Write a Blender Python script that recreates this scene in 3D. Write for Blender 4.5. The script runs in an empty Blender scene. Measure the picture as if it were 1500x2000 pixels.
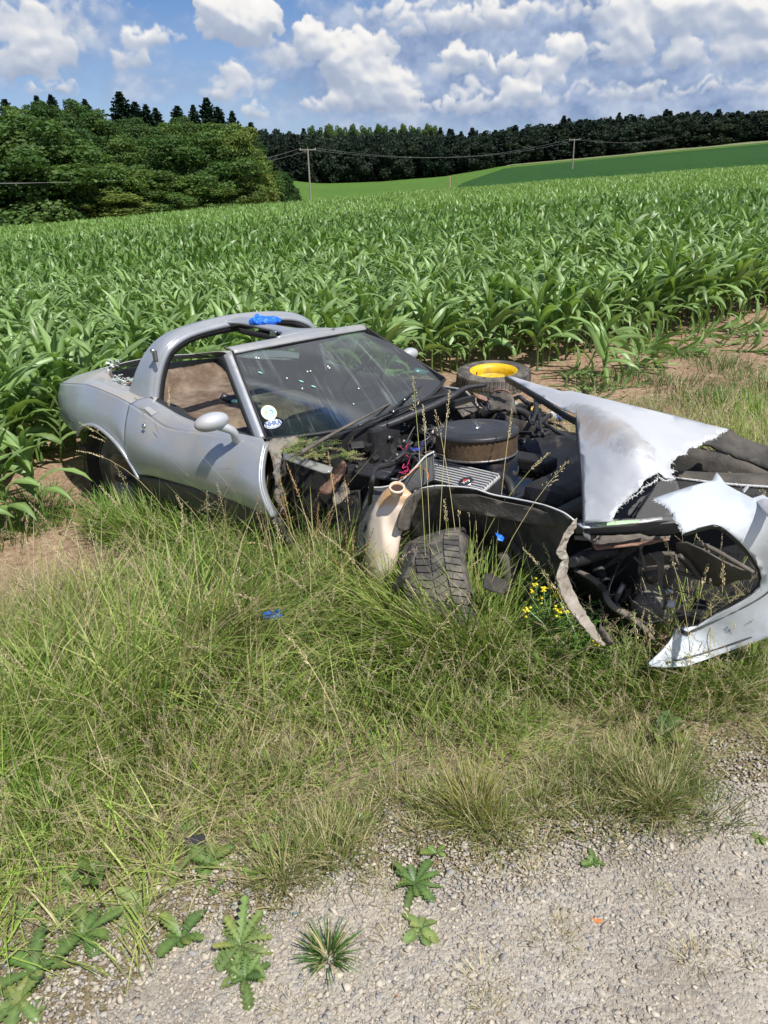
import bpy, bmesh, math, random
import numpy as np
from mathutils import Matrix, Vector
from mathutils.geometry import delaunay_2d_cdt
sc = bpy.context.scene
C = sc.collection
rad = math.radians
random.seed(7)
RNG = np.random.default_rng(11)

# ------------------------------------------------------------------ camera
FPX = 1445.0                                   # focal length for the 1500 x 2000 frame
PITCH = math.atan(640 / FPX); ROLL = rad(1.6)
CAM = np.array([0, 0, 1.65])
cf = np.array([0, math.cos(PITCH), -math.sin(PITCH)])
cr0 = np.array([1.0, 0, 0]); cu0 = np.cross(cr0, cf)
cr = cr0 * math.cos(ROLL) - cu0 * math.sin(ROLL)
cu = cu0 * math.cos(ROLL) + cr0 * math.sin(ROLL)
cam_d = bpy.data.cameras.new('camera'); cam = bpy.data.objects.new('camera', cam_d); C.objects.link(cam)
cam_d.sensor_fit = 'VERTICAL'; cam_d.sensor_height = 36; cam_d.lens = 36 * FPX / 2000
cam_d.clip_start = .05; cam_d.clip_end = 3000
M = Matrix.Identity(4)
for i in range(3):
    M[i][0] = cr[i]; M[i][1] = cu[i]; M[i][2] = -cf[i]; M[i][3] = CAM[i]
cam.matrix_world = M
sc.camera = cam

# ------------------------------------------------------------------ light
SUN_AZ = rad(146)        # compass-like angle from +Y towards +X
SUN_EL = rad(57)
sun_dir = Vector((math.sin(SUN_AZ) * math.cos(SUN_EL), math.cos(SUN_AZ) * math.cos(SUN_EL), math.sin(SUN_EL)))
sl = bpy.data.lights.new('sun', 'SUN'); sun = bpy.data.objects.new('sun', sl); C.objects.link(sun)
sl.energy = 5.0; sl.angle = rad(.5); sl.color = (1, .955, .88)
sun.rotation_euler = sun_dir.to_track_quat('Z', 'Y').to_euler()
sc.view_settings.view_transform = 'Standard'; sc.view_settings.look = 'None'
sc.view_settings.exposure = 0.15; sc.view_settings.gamma = 1
sc.cycles.max_bounces = 6; sc.cycles.transparent_max_bounces = 12; sc.cycles.transmission_bounces = 4
sc.cycles.diffuse_bounces = 3; sc.cycles.glossy_bounces = 3

def raypx(px, py):
    return cf + cr * (px - 750) / FPX - cu * (py - 1000) / FPX
def azel(px, py):
    d = raypx(px, py); d = d / np.linalg.norm(d)
    return math.degrees(math.atan2(d[0], d[1])), math.degrees(math.asin(d[2]))

# ------------------------------------------------------------------ sky (world)
world = bpy.data.worlds.new('World'); sc.world = world; world.use_nodes = True
nt = world.node_tree; nt.nodes.clear()
class NB:                                       # tiny node-building helper
    def __init__(s, nt): s.nt = nt
    def n(s, t, **k):
        x = s.nt.nodes.new(t)
        for a, v in k.items(): setattr(x, a, v)
        return x
    def lk(s, a, b): s.nt.links.new(a, b)
    def val(s, x, i, v):
        if hasattr(v, 'links'): s.lk(v, x.inputs[i])
        else: x.inputs[i].default_value = v
    def m(s, op, a, b=0.0, c=None, clamp=False):
        x = s.n('ShaderNodeMath', operation=op, use_clamp=clamp); s.val(x, 0, a); s.val(x, 1, b)
        if c is not None: s.val(x, 2, c)
        return x.outputs[0]
    def vm(s, op, a, b=None):
        x = s.n('ShaderNodeVectorMath', operation=op); s.val(x, 0, a)
        if b is not None: s.val(x, 1, b)
        return x.outputs['Value' if op in ('LENGTH', 'DOT_PRODUCT', 'DISTANCE') else 'Vector']
    def noise(s, v, scale, detail=4, rough=.5, color=False, dim='3D', dist=0):
        x = s.n('ShaderNodeTexNoise', noise_dimensions=dim)
        if v is not None: s.lk(v, x.inputs['Vector'])
        x.inputs['Scale'].default_value = scale; x.inputs['Detail'].default_value = detail
        x.inputs['Roughness'].default_value = rough; x.inputs['Distortion'].default_value = dist
        return x.outputs['Color' if color else 'Fac']
    def ramp(s, f, stops):
        x = s.n('ShaderNodeValToRGB'); s.lk(f, x.inputs[0]); cr_ = x.color_ramp
        while len(cr_.elements) < len(stops): cr_.elements.new(.5)
        for e, (p, c) in zip(cr_.elements, stops):
            e.position = p; e.color = (*c, 1) if len(c) == 3 else c
        return x.outputs[0]
    def mix(s, f, a, b, bt='MIX'):
        x = s.n('ShaderNodeMix', data_type='RGBA', blend_type=bt)
        s.val(x, 0, f)
        for i, v in ((6, a), (7, b)):
            if hasattr(v, 'links'): s.lk(v, x.inputs[i])
            else: x.inputs[i].default_value = (*v, 1) if len(v) == 3 else v
        return x.outputs[2]
    def mapr(s, v, a, b, c=0, d=1):
        x = s.n('ShaderNodeMapRange'); s.lk(v, x.inputs[0])
        for i, q in enumerate((a, b, c, d)): x.inputs[i + 1].default_value = q
        return x.outputs[0]
B = NB(nt)
out = B.n('ShaderNodeOutputWorld'); bg = B.n('ShaderNodeBackground')
sky = B.n('ShaderNodeTexSky', sky_type='NISHITA', sun_disc=False, sun_elevation=SUN_EL, sun_rotation=SUN_AZ)
sky.altitude = 300; sky.air_density = 1.0; sky.dust_density = .7; sky.ozone_density = 1.6
tc = B.n('ShaderNodeTexCoord').outputs['Generated']
sp = B.n('ShaderNodeSeparateXYZ'); B.lk(tc, sp.inputs[0])
azn = B.m('MULTIPLY', B.m('ARCTAN2', sp.outputs[0], sp.outputs[1]), 57.2958)
eln = B.m('MULTIPLY', B.m('ARCSINE', sp.outputs[2]), 57.2958)
cx = B.n('ShaderNodeCombineXYZ'); B.lk(azn, cx.inputs[0]); B.lk(eln, cx.inputs[1])
pos = cx.outputs[0]
# cloud masses in the sky: direction (from the photo), half sizes in degrees, weight
blobs = [(60, 50, 90, 30, .65), (30, 128, 80, 26, .8), (110, 100, 50, 22, .7), (150, 10, 120, 14, .6), (40, 90, 50, 20, .7), (270, 74, 36, 17, 1.2), (320, 76, 44, 14, 1.2), (252, 118, 36, 18, .85),
         (440, 25, 50, 30, 1.3), (490, 45, 45, 36, 1.4), (455, 65, 42, 20, 1.2), (452, 152, 32, 18, 1.0), (440, 182, 40, 16, .9), (522, 168, 20, 13, .9), (120, 174, 26, 13, 1.3), (75, 180, 22, 10, 1.1), (498, 220, 20, 16, .9), (440, 125, 26, 12, .6),
         (598, 62, 24, 22, 1.2), (625, 88, 30, 24, 1.1), (560, 110, 60, 20, .75), (690, 95, 44, 24, 1.2), (740, 95, 34, 20, 1.0), (665, 130, 34, 30, 1.2), (715, 150, 60, 34, 1.0), (640, 208, 44, 15, 1.4), (700, 195, 50, 22, 1.2), (775, 200, 42, 24, 1.3), (780, 160, 34, 20, .8),
         (800, 20, 100, 16, 1.0), (900, 42, 120, 20, 1.3), (970, 28, 60, 18, 1.2), (1130, 15, 160, 16, 1.0), (1230, 40, 50, 26, .9), (1235, 75, 32, 24, 1.1), (905, 108, 30, 22, 1.2), (880, 132, 32, 18, 1.1), (985, 124, 60, 17, 1.45), (915, 175, 34, 16, 1.1),
         (890, 208, 60, 16, 1.3), (1010, 176, 44, 22, 1.2), (1060, 192, 50, 16, 1.1), (960, 200, 50, 14, 1.1), (1105, 95, 26, 24, 1.3), (1070, 140, 30, 24, 1.1), (1160, 108, 22, 15, 1.2), (1200, 105, 26, 18, 1.1), (1245, 100, 24, 26, .9),
         (1330, 100, 26, 24, 1.1), (1300, 18, 70, 26, 1.0), (1400, 22, 110, 30, 1.3), (1480, 40, 70, 26, 1.2), (1450, 100, 66, 20, 1.35), (1250, 182, 70, 16, 1.15), (1160, 172, 50, 14, .9), (1400, 165, 60, 14, 1.0), (1480, 175, 60, 14, .9), (1265, 146, 16, 10, 1.0), (1060, 225, 60, 8, .7), (800, 232, 90, 8, .6),
         (-200, 60, 170, 50, 1.1), (-300, 170, 170, 40, 1.1), (1720, 50, 170, 50, 1.1), (1900, 150, 200, 40, 1.1), (-700, 100, 200, 60, 1.1), (2300, 100, 200, 60, 1.1)]
soft = [(1100, 40, 260, 42, 1.3), (900, 60, 140, 40, .8), (1250, 130, 300, 60, .95), (1000, 170, 260, 60, .8), (90, 60, 170, 70, .8), (700, 160, 130, 70, .6), (1450, 60, 200, 60, 1.0), (600, 110, 90, 50, .4), (340, 170, 160, 22, .35), (1400, 190, 300, 30, .7)]
def skypos(bx, by):
    return azel(bx, by) if 0 <= bx <= 1500 else ((bx - 750) / 30.0, 4.6 + (150 - by) / 25.)
# the clouds are computed here, once, into a sky map (direction -> colour and cover)
EW, EH = 4096, 2048; PPD = EW / 360.0
ra = np.random.default_rng(5)
def vnoise(X, Y, sc_, seed, octs=5, rough=.5, wrap=None):
    out = np.zeros_like(X); amp = 1; tot_ = 0
    for o in range(octs):
        r = np.random.default_rng(seed * 31 + o); T = r.random((257, 257)); T[256] = T[0]; T[:, 256] = T[:, 0]
        x = (X * sc_ * 2 ** o + 17.3 * o) % 256; y = (Y * sc_ * 2 ** o + 5.1 * o) % 256
        xi = x.astype(int); yi = y.astype(int); fx = x - xi; fy = y - yi; fx = fx * fx * (3 - 2 * fx); fy = fy * fy * (3 - 2 * fy)
        xi %= 256; yi %= 256
        out += amp * ((T[yi, xi] * (1 - fx) + T[yi, xi + 1] * fx) * (1 - fy) + (T[yi + 1, xi] * (1 - fx) + T[yi + 1, xi + 1] * fx) * fy); tot_ += amp; amp *= rough
    return out / tot_
skymap = np.zeros((EH, EW, 4), np.float32)
# generic sky outside the photographed window
yy, xx = np.mgrid[0:EH:8, 0:EW:8]; ela = (yy / EH - .5) * 180; aza = (xx / EW - .5) * 360
px_ = np.cos(np.radians(aza)) / (np.sin(np.radians(np.abs(ela))) + .12); py_ = np.sin(np.radians(aza)) / (np.sin(np.radians(np.abs(ela))) + .12)
gnz = vnoise(px_ + 40, py_ + 40, .9, 3, 5, .55); cov_ = np.clip((gnz - .50) / .10, 0, 1) * (ela > -1)
shd = np.clip(1.15 - (gnz - .5) * 3.2, .5, 1) * .75
low = np.stack([.80 * shd, .83 * shd, .89 * shd, cov_ * .9], -1)
skymap[:] = np.repeat(np.repeat(low, 8, 0), 8, 1)
# window
X0, X1, Y0, Y1 = -70.0, 70.0, -1.0, 17.0
c0, c1 = int((X0 + 180) * PPD), int((X1 + 180) * PPD); r0, r1 = int((Y0 + 90) * PPD), int((Y1 + 90) * PPD)
WX, WY = np.meshgrid((np.arange(c0, c1) + .5) / PPD - 180, (np.arange(r0, r1) + .5) / PPD - 90)
wx = (vnoise(WX + 100, WY + 50, 1.1, 7, 5, .55) - .5); wy = (vnoise(WX + 100, WY + 50, 1.1, 8, 5, .55) - .5)
UX, UY = WX + wx * 1.3, WY + wy * 1.0
H = np.zeros_like(WX); Lh = np.zeros_like(WX); Wt = np.zeros_like(WX) + 1e-4
for (bx, by, rx, ry, wt) in blobs:
    a_, e_ = skypos(bx, by); RX, RY = rx / 24.5, ry / 24.5
    n_p = int(min(90, 10 + 9 * RX * RY * 3)); a_c = int((a_ - RX * 1.8 - X0) * PPD), int((a_ + RX * 1.8 - X0) * PPD); r_c = int((e_ - RY * 2 - Y0) * PPD), int((e_ + RY * 2.2 - Y0) * PPD)
    sl_ = (slice(max(0, r_c[0]), max(0, r_c[1])), slice(max(0, a_c[0]), max(0, a_c[1])))
    ux, uy = UX[sl_], UY[sl_]
    if ux.size == 0: continue
    h_ = np.zeros_like(ux)
    for _ in range(n_p):
        th = ra.uniform(0, 6.283); q = ra.random() ** .5; cx_ = a_ + math.cos(th) * q * RX * .92; cy_ = e_ + math.sin(th) * q * RY * .9
        if cy_ < e_ - RY * .55: cy_ = e_ - RY * ra.uniform(.35, .55)
        R_ = min(RX, RY) * ra.uniform(.28, .62) * (1.1 - .4 * q)
        d2 = ((ux - cx_) ** 2 * .8 + (uy - cy_) ** 2) / R_ ** 2
        b_ = np.clip(1 - d2, 0, 1) ** .5 * R_
        h_ = np.maximum(h_, b_) * .7 + (h_ + b_) * .3
    H[sl_] = np.maximum(H[sl_], h_ * wt) * .6 + (H[sl_] + h_ * wt) * .4
    g_ = np.exp(-(((ux - a_) / RX) ** 2 + ((uy - e_) / RY) ** 2)) * wt
    Lh[sl_] += g_ * np.clip((uy - e_) / RY, -1.3, 1.3); Wt[sl_] += g_
S = np.zeros_like(WX)
for (bx, by, rx, ry, wt) in soft:
    a_, e_ = skypos(bx, by); S += wt * np.exp(-.8 * (((UX - a_) / (rx / 25.2)) ** 2 + ((UY - e_) / (ry / 25.2)) ** 2))
fine = vnoise(WX + 60, WY + 60, 2.2, 11, 5, .6) - .5
mid_ = vnoise(WX + 60, WY * 1.6 + 60, .5, 12, 5, .55) - .5
Hn = H + fine * .16
def blur(a, k):
    w_ = np.exp(-np.linspace(-2, 2, 2 * k + 1) ** 2 / 1.2); w_ /= w_.sum()
    for ax_ in (0, 1):
        pad = np.pad(a, [(k, k) if q_ == ax_ else (0, 0) for q_ in (0, 1)], mode='edge'); acc_ = 0
        for i_ in range(2 * k + 1): acc_ = acc_ + w_[i_] * (pad[i_:i_ + a.shape[0]] if ax_ == 0 else pad[:, i_:i_ + a.shape[1]])
        a = acc_
    return a
Hb = blur(Hn, 4)
gy, gx = np.gradient(Hb, 1 / PPD)
Lit = .60 + .34 * Lh / (Wt + .15) + np.clip(-gy * .11 - gx * .04, -.18, .20) + fine * .12 + mid_ * .25
cov = np.clip((Hn - .04) / .50, 0, 1); cov = cov * cov * (3 - 2 * cov)
def ramp_np(t, stops):
    return np.stack([np.interp(t, [q[0] for q in stops], [q[1][k] for q in stops]) for k in range(3)], -1)
ccl = ramp_np(np.clip(Lit, 0, 1.1), [(0, (.27, .33, .46)), (.35, (.38, .44, .56)), (.6, (.54, .58, .66)), (.85, (.79, .785, .78)), (1.1, (.92, .90, .87))])
sc_cov = np.clip((S + mid_ * 1.5 - .12) / .8, 0, 1) * .92
scl = ramp_np(np.clip(.5 + mid_ * 2.2 + fine * .5, 0, 1), [(0, (.21, .29, .47)), (.5, (.32, .40, .57)), (1, (.46, .53, .66))])
A = cov + sc_cov * (1 - cov)
col_ = (ccl * cov[..., None] + scl * (sc_cov * (1 - cov))[..., None]) / (A[..., None] + 1e-5)
# fade window borders into the generic sky
fade = np.clip((16.5 - WY) / 3.0, 0, 1) * np.clip((70 - np.abs(WX)) / 8, 0, 1)
old = skymap[r0:r1, c0:c1].copy(); f_ = fade[..., None]
skymap[r0:r1, c0:c1, :3] = old[..., :3] * (1 - f_) + col_ * f_; skymap[r0:r1, c0:c1, 3] = old[..., 3] * (1 - fade) + A * fade
img = bpy.data.images.new('sky_clouds', EW, EH, alpha=True, float_buffer=False, is_data=True)
img.alpha_mode = 'CHANNEL_PACKED'
# the equirectangular lookup looks along +X at its centre; this scene looks along +Y
skymap = np.roll(skymap, 0, 1)
img.pixels.foreach_set(np.clip(skymap, 0, 1).astype(np.float32).ravel()); img.pack()
del skymap
cz = B.n('ShaderNodeCombineXYZ'); B.lk(B.m('ADD', B.m('DIVIDE', azn, 360.0), .5), cz.inputs[0]); B.lk(B.m('ADD', B.m('DIVIDE', eln, 180.0), .5), cz.inputs[1])
it = B.n('ShaderNodeTexImage'); it.image = img; it.interpolation = 'Linear'; it.extension = 'REPEAT'; B.lk(cz.outputs[0], it.inputs[0])
ccol = it.outputs[0]; cover = it.outputs[1]
skyb = B.vm('MULTIPLY', sky.outputs[0], (.060, .074, .098))
# thin milky veil near the horizon
veil = B.mapr(eln, 1, 11, .62, .0)
skyb2 = B.mix(veil, skyb, (.40, .50, .68))
fin = B.mix(cover, skyb2, ccol)
B.lk(fin, bg.inputs[0]); bg.inputs[1].default_value = 1.0
B.lk(bg.outputs[0], out.inputs[0])
world.cycles.sampling_method = 'MANUAL'; world.cycles.sample_map_resolution = 512

# ------------------------------------------------------------------ object helpers
def tag(o, label=None, cat=None, group=None, kind=None):
    if label: o['label'] = label
    if cat: o['category'] = cat
    if group: o['group'] = group
    if kind: o['kind'] = kind
    return o
def empty(name, loc=(0, 0, 0), rz=0):
    o = bpy.data.objects.new(name, None); C.objects.link(o); o.location = loc; o.rotation_euler = (0, 0, rz)
    o.empty_display_size = .1
    return o
def link(name, me, mat=None, parent=None):
    o = bpy.data.objects.new(name, me); C.objects.link(o)
    if mat is not None:
        for m_ in (mat if isinstance(mat, (list, tuple)) else [mat]): me.materials.append(m_)
    if parent is not None: o.parent = parent
    return o
def npmesh(name, V, F, col=None, smooth=False, midx=None):
    """V (n,3); F (m,k) uniform polygons, or a list of such arrays."""
    Fs = F if isinstance(F, list) else [F]
    me = bpy.data.meshes.new(name)
    V = np.asarray(V, np.float32)
    me.vertices.add(len(V)); me.vertices.foreach_set('co', V.ravel())
    nl = sum(f.size for f in Fs); npoly = sum(len(f) for f in Fs)
    me.loops.add(nl); me.polygons.add(npoly)
    me.loops.foreach_set('vertex_index', np.concatenate([f.ravel() for f in Fs]).astype(np.int32))
    st = []; o = 0
    for f in Fs:
        st.append(o + np.arange(len(f)) * f.shape[1]); o += f.size
    me.polygons.foreach_set('loop_start', np.concatenate(st).astype(np.int32))
    if smooth: me.polygons.foreach_set('use_smooth', np.ones(npoly, bool))
    if midx is not None: me.polygons.foreach_set('material_index', np.asarray(midx, np.int32))
    if col is not None:
        a = me.color_attributes.new('Col', 'FLOAT_COLOR', 'POINT')
        c4 = np.ones((len(V), 4), np.float32); c4[:, :3] = col; a.data.foreach_set('color', c4.ravel())
    me.update(calc_edges=True)
    return me

# ------------------------------------------------------------------ materials
MATS = {}
def newmat(name):
    m_ = bpy.data.materials.new(name); m_.use_nodes = True; m_.node_tree.nodes.clear(); MATS[name] = m_
    b = NB(m_.node_tree); o = b.n('ShaderNodeOutputMaterial'); p = b.n('ShaderNodeBsdfPrincipled')
    b.lk(p.outputs[0], o.inputs[0])
    return m_, b, p, o
def simple(name, c1, c2=None, rough=.5, metal=0, scale=8, bump=0, bscale=60, rough2=None, coat=0, dirt=None, dirt_amt=.5, dscale=3):
    m_, b, p, o = newmat(name)
    tco = b.n('ShaderNodeTexCoord').outputs['Object']
    c2 = c2 or tuple(x * .8 for x in c1)
    f = b.mapr(b.noise(tco, scale, 5, .6), .3, .7)
    col = b.mix(f, c1, c2)
    if dirt:
        df = b.mapr(b.noise(tco, dscale, 6, .65), .62 - dirt_amt * .3, .75 - dirt_amt * .15)
        col = b.mix(b.m('MULTIPLY', df, .8), col, dirt)
    b.lk(col, p.inputs['Base Color'])
    p.inputs['Metallic'].default_value = metal
    if rough2 is not None: b.lk(b.mapr(f, 0, 1, rough, rough2), p.inputs['Roughness'])
    else: p.inputs['Roughness'].default_value = rough
    if coat: p.inputs['Coat Weight'].default_value = coat; p.inputs['Coat Roughness'].default_value = .15
    if bump:
        bn = b.n('ShaderNodeBump'); bn.inputs['Strength'].default_value = bump; bn.inputs['Distance'].default_value = .01
        b.lk(b.noise(tco, bscale, 4, .6), bn.inputs['Height']); b.lk(bn.outputs[0], p.inputs['Normal'])
    return m_
def leafmat(name, transl=.3, rough=.5, spec=.4, tint=(1, 1, 1), vscale=0):
    m_, b, p, o = newmat(name)
    at = b.n('ShaderNodeVertexColor', layer_name='Col').outputs[0]
    col = b.mix(1.0, at, tint, 'MULTIPLY')
    oi = b.n('ShaderNodeObjectInfo').outputs['Random']
    col = b.mix(b.mapr(oi, 0, 1, 0, vscale or .35), col, b.mix(1.0, col, (.75, .8, .8) if not vscale else (.55, .68, .75), 'MULTIPLY'))
    b.lk(col, p.inputs['Base Color']); p.inputs['Roughness'].default_value = rough
    p.inputs['Specular IOR Level'].default_value = spec
    if transl:
        t = b.n('ShaderNodeBsdfTranslucent'); b.lk(b.mix(1.0, col, (1.25, 1.3, .5), 'MULTIPLY'), t.inputs[0])
        mx = b.n('ShaderNodeMixShader'); mx.inputs[0].default_value = transl
        b.lk(p.outputs[0], mx.inputs[1]); b.lk(t.outputs[0], mx.inputs[2]); b.lk(mx.outputs[0], o.inputs[0])
    return m_

# ------------------------------------------------------------------ terrain
N2 = np.array([-.47, .883])                      # across the road edge, towards the field
T2 = np.array([.883, .47])
def sstep(a, b, x):
    t = np.clip((x - a) / (b - a), 0, 1); return t * t * (3 - 2 * t)
EL_AZ = np.array([-60, -24, -15, -5.8, .2, 5, 9.5, 14, 20, 25.6, 60])
EL_V = np.array([.3, .3, .2, .12, .15, .4, 1.0, 1.25, 1.6, 1.9, 3.0])       # elevation of the forest foot
def rcrest(az): return np.interp(az, [-60, -25, -6, 5, 26, 60], [80, 84, 100, 112, 125, 130])
def ground_z(x, y):
    x = np.asarray(x, float); y = np.asarray(y, float)
    r = np.hypot(x, y) + 1e-6; az = np.degrees(np.arctan2(x, y))
    s = N2[0] * x + N2[1] * y
    field = -.21 + .043 * x - .0015 * y
    near = np.where(s < 2.3, -.14 * sstep(1.25, 2.3, s), 0)
    k = sstep(1.25, 4.2, s)
    zn = (-.16 * sstep(1.3, 2.4, s)) * (1 - sstep(2.2, 4.6, s)) + (field) * sstep(2.2, 4.6, s)
    zn = zn + .02 * np.sin(x * 3.1 + y * 1.7) * k * (r < 14) + .012 * np.sin(x * 7.3 - y * 5.1) * k * (r < 14)
    rc = rcrest(az)
    el = np.interp(az, EL_AZ, EL_V)
    z300 = 1.65 + 300 * np.tan(np.radians(el))
    zc = -.21 + .043 * rc * np.sin(np.radians(az)) - .0015 * rc * np.cos(np.radians(az))
    t = np.clip((r - rc) / (300 - rc), 0, 1)
    dip = -2.2 * np.sin(np.clip(t * 3.2, 0, 1) * math.pi) * sstep(-12, 0, az)
    zf = zc + (z300 - zc) * t ** 1.25 + dip
    hill = 9.0 * sstep(-3.0, -14, az) * sstep(105, 190, r)            # wooded hill behind the grove
    zf = zf + hill
    zh = z300 + (np.clip(r, 300, 420) - 300) * .055 + hill
    front = y > -5
    z = np.where(r < rc, zn, np.where(r < 300, zf, zh))
    return np.where(front | (r < 60), z, np.where(r < 60, zn, -1.0 + 0 * zn))
def gz(x, y): return float(ground_z(x, y))
def at_ground(px, py, dz=0.0):                    # where the view ray through a pixel meets the ground
    d = raypx(px, py); t = 1.0; z = 0
    for _ in range(40):
        p = CAM + d * t; z = gz(p[0], p[1]) + dz
        t = t + .8 * ((z - p[2]) / d[2])
    p = CAM + d * t
    return p

def polar_sheet(name, az0, az1, naz, rs, dz, mat, label=None):
    az = np.radians(np.linspace(az0, az1, naz))
    R_ = rs if callable(rs) else (lambda a: np.asarray(rs))
    rows = np.array([R_(math.degrees(a)) for a in az])                 # (naz, nr)
    X = rows * np.sin(az)[:, None]; Y = rows * np.cos(az)[:, None]
    Z = ground_z(X, Y) + dz
    V = np.stack([X, Y, Z], -1).reshape(-1, 3); nr = rows.shape[1]
    i, j = np.meshgrid(np.arange(naz - 1), np.arange(nr - 1), indexing='ij')
    a = i * nr + j
    F = np.stack([a, a + nr, a + nr + 1, a + 1], -1).reshape(-1, 4)[:, ::-1]
    me = npmesh(name, V, F, smooth=True)
    # make sure normals look up
    me.update()
    if me.polygons[0].normal.z < 0: me.flip_normals()
    o = link(name, me, mat); o['kind'] = 'structure'
    return o

# ground material: soil with clods, thatch under the grass, stony dust near the road
m_, b, p, o_ = newmat('soil')
tco = b.n('ShaderNodeTexCoord').outputs['Object']
n1 = b.noise(tco, 1.3, 6, .6); n2_ = b.noise(tco, 22, 6, .65); n3 = b.noise(tco, 90, 4, .6)
soilc = b.ramp(n2_, [(.30, (.20, .125, .08)), (.5, (.36, .245, .165)), (.68, (.50, .37, .26))])
that = b.ramp(n3, [(.3, (.10, .08, .045)), (.5, (.25, .205, .12)), (.7, (.42, .36, .23))])
sxyz = b.n('ShaderNodeSeparateXYZ'); b.lk(tco, sxyz.inputs[0])
sdist = b.m('ADD', b.m('MULTIPLY', sxyz.outputs[0], N2[0]), b.m('MULTIPLY', sxyz.outputs[1], N2[1]))
sdn = b.m('ADD', sdist, b.m('MULTIPLY', b.m('SUBTRACT', n1, .5), 2.2))
infield = b.mapr(sdn, 3.4, 4.3)
col = b.mix(infield, that, soilc)
b.lk(col, p.inputs['Base Color']); p.inputs['Roughness'].default_value = .95; p.inputs['Specular IOR Level'].default_value = .15
bn = b.n('ShaderNodeBump'); bn.inputs['Strength'].default_value = .9; bn.inputs['Distance'].default_value = .03
b.lk(b.m('ADD', n2_, b.m('MULTIPLY', n3, .4)), bn.inputs['Height']); b.lk(bn.outputs[0], p.inputs['Normal'])
radii = np.concatenate([[.05], np.geomspace(.4, 16, 90), np.geomspace(17, 900, 90)])
polar_sheet('ground', -180, 180, 361, radii, 0, MATS['soil'])

# road: gravel and fines
m_, b, p, o_ = newmat('gravel_fines')
tco = b.n('ShaderNodeTexCoord').outputs['Object']
vo = b.n('ShaderNodeTexVoronoi'); b.lk(tco, vo.inputs['Vector']); vo.inputs['Scale'].default_value = 95
vc = b.n('ShaderNodeSeparateColor'); b.lk(vo.outputs['Color'], vc.inputs[0])
base = b.ramp(b.noise(tco, 5, 5, .6), [(.3, (.38, .335, .27)), (.7, (.52, .465, .38))])
pb = b.ramp(vc.outputs[0], [(0, (.22, .21, .20)), (.5, (.42, .39, .34)), (1, (.58, .54, .47))])
col = b.mix(b.mapr(b.noise(tco, 14, 5, .7), .4, .6, .25, .75), base, pb)
col = b.mix(b.mapr(b.noise(tco, 2.2, 4, .6), .5, .7, 0, .55), col, (.17, .135, .095))
b.lk(col, p.inputs['Base Color']); p.inputs['Roughness'].default_value = .95; p.inputs['Specular IOR Level'].default_value = .15
bn = b.n('ShaderNodeBump'); bn.inputs['Strength'].default_value = .8; bn.inputs['Distance'].default_value = .006
b.lk(b.m('ADD', b.m('MULTIPLY', vo.outputs['Distance'], -1.0), b.noise(tco, 260, 3, .6)), bn.inputs['Height']); b.lk(bn.outputs[0], p.inputs['Normal'])
ss = np.linspace(-6, 1.0, 30); tt = np.linspace(-30, 30, 300)
Tt, Ss = np.meshgrid(tt, ss, indexing='ij')
edge_s = np.interp(tt, [-30, -1, 0, .8, 1.25, 1.7, 2, 30], [1.45, 1.45, 1.46, 1.36, 1.16, 1.09, .98, .98]) + .09 * np.sin(tt * 5.1) + .06 * np.sin(tt * 12.7 + 1)
Ss = Ss * 1.0; Ss[:, -1] = edge_s; Ss[:, -2] = edge_s - .25
Ss[:, :-2] = np.minimum(Ss[:, :-2], edge_s[:, None] - .3)
X = N2[0] * Ss + T2[0] * Tt; Y = N2[1] * Ss + T2[1] * Tt
Z = ground_z(X, Y) + .006; Z[:, -1] -= .012
V = np.stack([X, Y, Z], -1).reshape(-1, 3); ns_ = Ss.shape[1]
i, j = np.meshgrid(np.arange(len(tt) - 1), np.arange(ns_ - 1), indexing='ij'); a = i * ns_ + j
me = npmesh('gravel_road', V, np.stack([a, a + ns_, a + ns_ + 1, a + 1], -1).reshape(-1, 4), smooth=True)
if me.polygons[500].normal.z < 0: me.flip_normals()
o = link('gravel_road', me, MATS['gravel_fines']); o['kind'] = 'structure'

# far fields
def fieldmat(name, c1, c2, sc_=.6):
    m_, b, p, o_ = newmat(name); tco = b.n('ShaderNodeTexCoord').outputs['Object']
    col = b.mix(b.mapr(b.noise(tco, sc_, 6, .7), .35, .65), c1, c2)
    col = b.mix(b.mapr(b.noise(tco, sc_ * .06, 3, .6), .4, .6, 0, .5), col, c2)
    b.lk(col, p.inputs['Base Color']); p.inputs['Roughness'].default_value = .9; p.inputs['Specular IOR Level'].default_value = .1
    bn = b.n('ShaderNodeBump'); bn.inputs['Strength'].default_value = 1; bn.inputs['Distance'].default_value = .6
    b.lk(b.noise(tco, 2.2, 5, .7), bn.inputs['Height']); b.lk(bn.outputs[0], p.inputs['Normal'])
    return m_
fieldmat('meadow', (.13, .25, .045), (.10, .20, .04)); fieldmat('far_crop', (.028, .085, .022), (.045, .12, .032)); fieldmat('stubble', (.30, .31, .17), (.22, .27, .13))  # far crop: cloud shadow is put into its dark green
fieldmat('forest_floor', (.03, .05, .02), (.05, .06, .03))
polar_sheet('meadow', -30, 5.3, 120, lambda a: np.linspace(rcrest(a) + 6, 297, 40), .12, MATS['meadow'])
polar_sheet('far_crop_field', 5.36, 45, 140, lambda a: np.linspace(rcrest(a) + 4, np.interp(a, [5.3, 9, 14, 45], [150, 262, 268, 272]), 40), .12, MATS['far_crop'])
polar_sheet('meadow_strip', 5.36, 45, 140, lambda a: np.linspace(np.interp(a, [5.3, 9, 14, 45], [150.5, 262.5, 268.5, 272.5]), 297, 20), .14, MATS['stubble'] if 0 else MATS['meadow'])
polar_sheet('forest_floor', -60, 60, 200, np.linspace(298, 460, 14), .25, MATS['forest_floor'])
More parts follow.
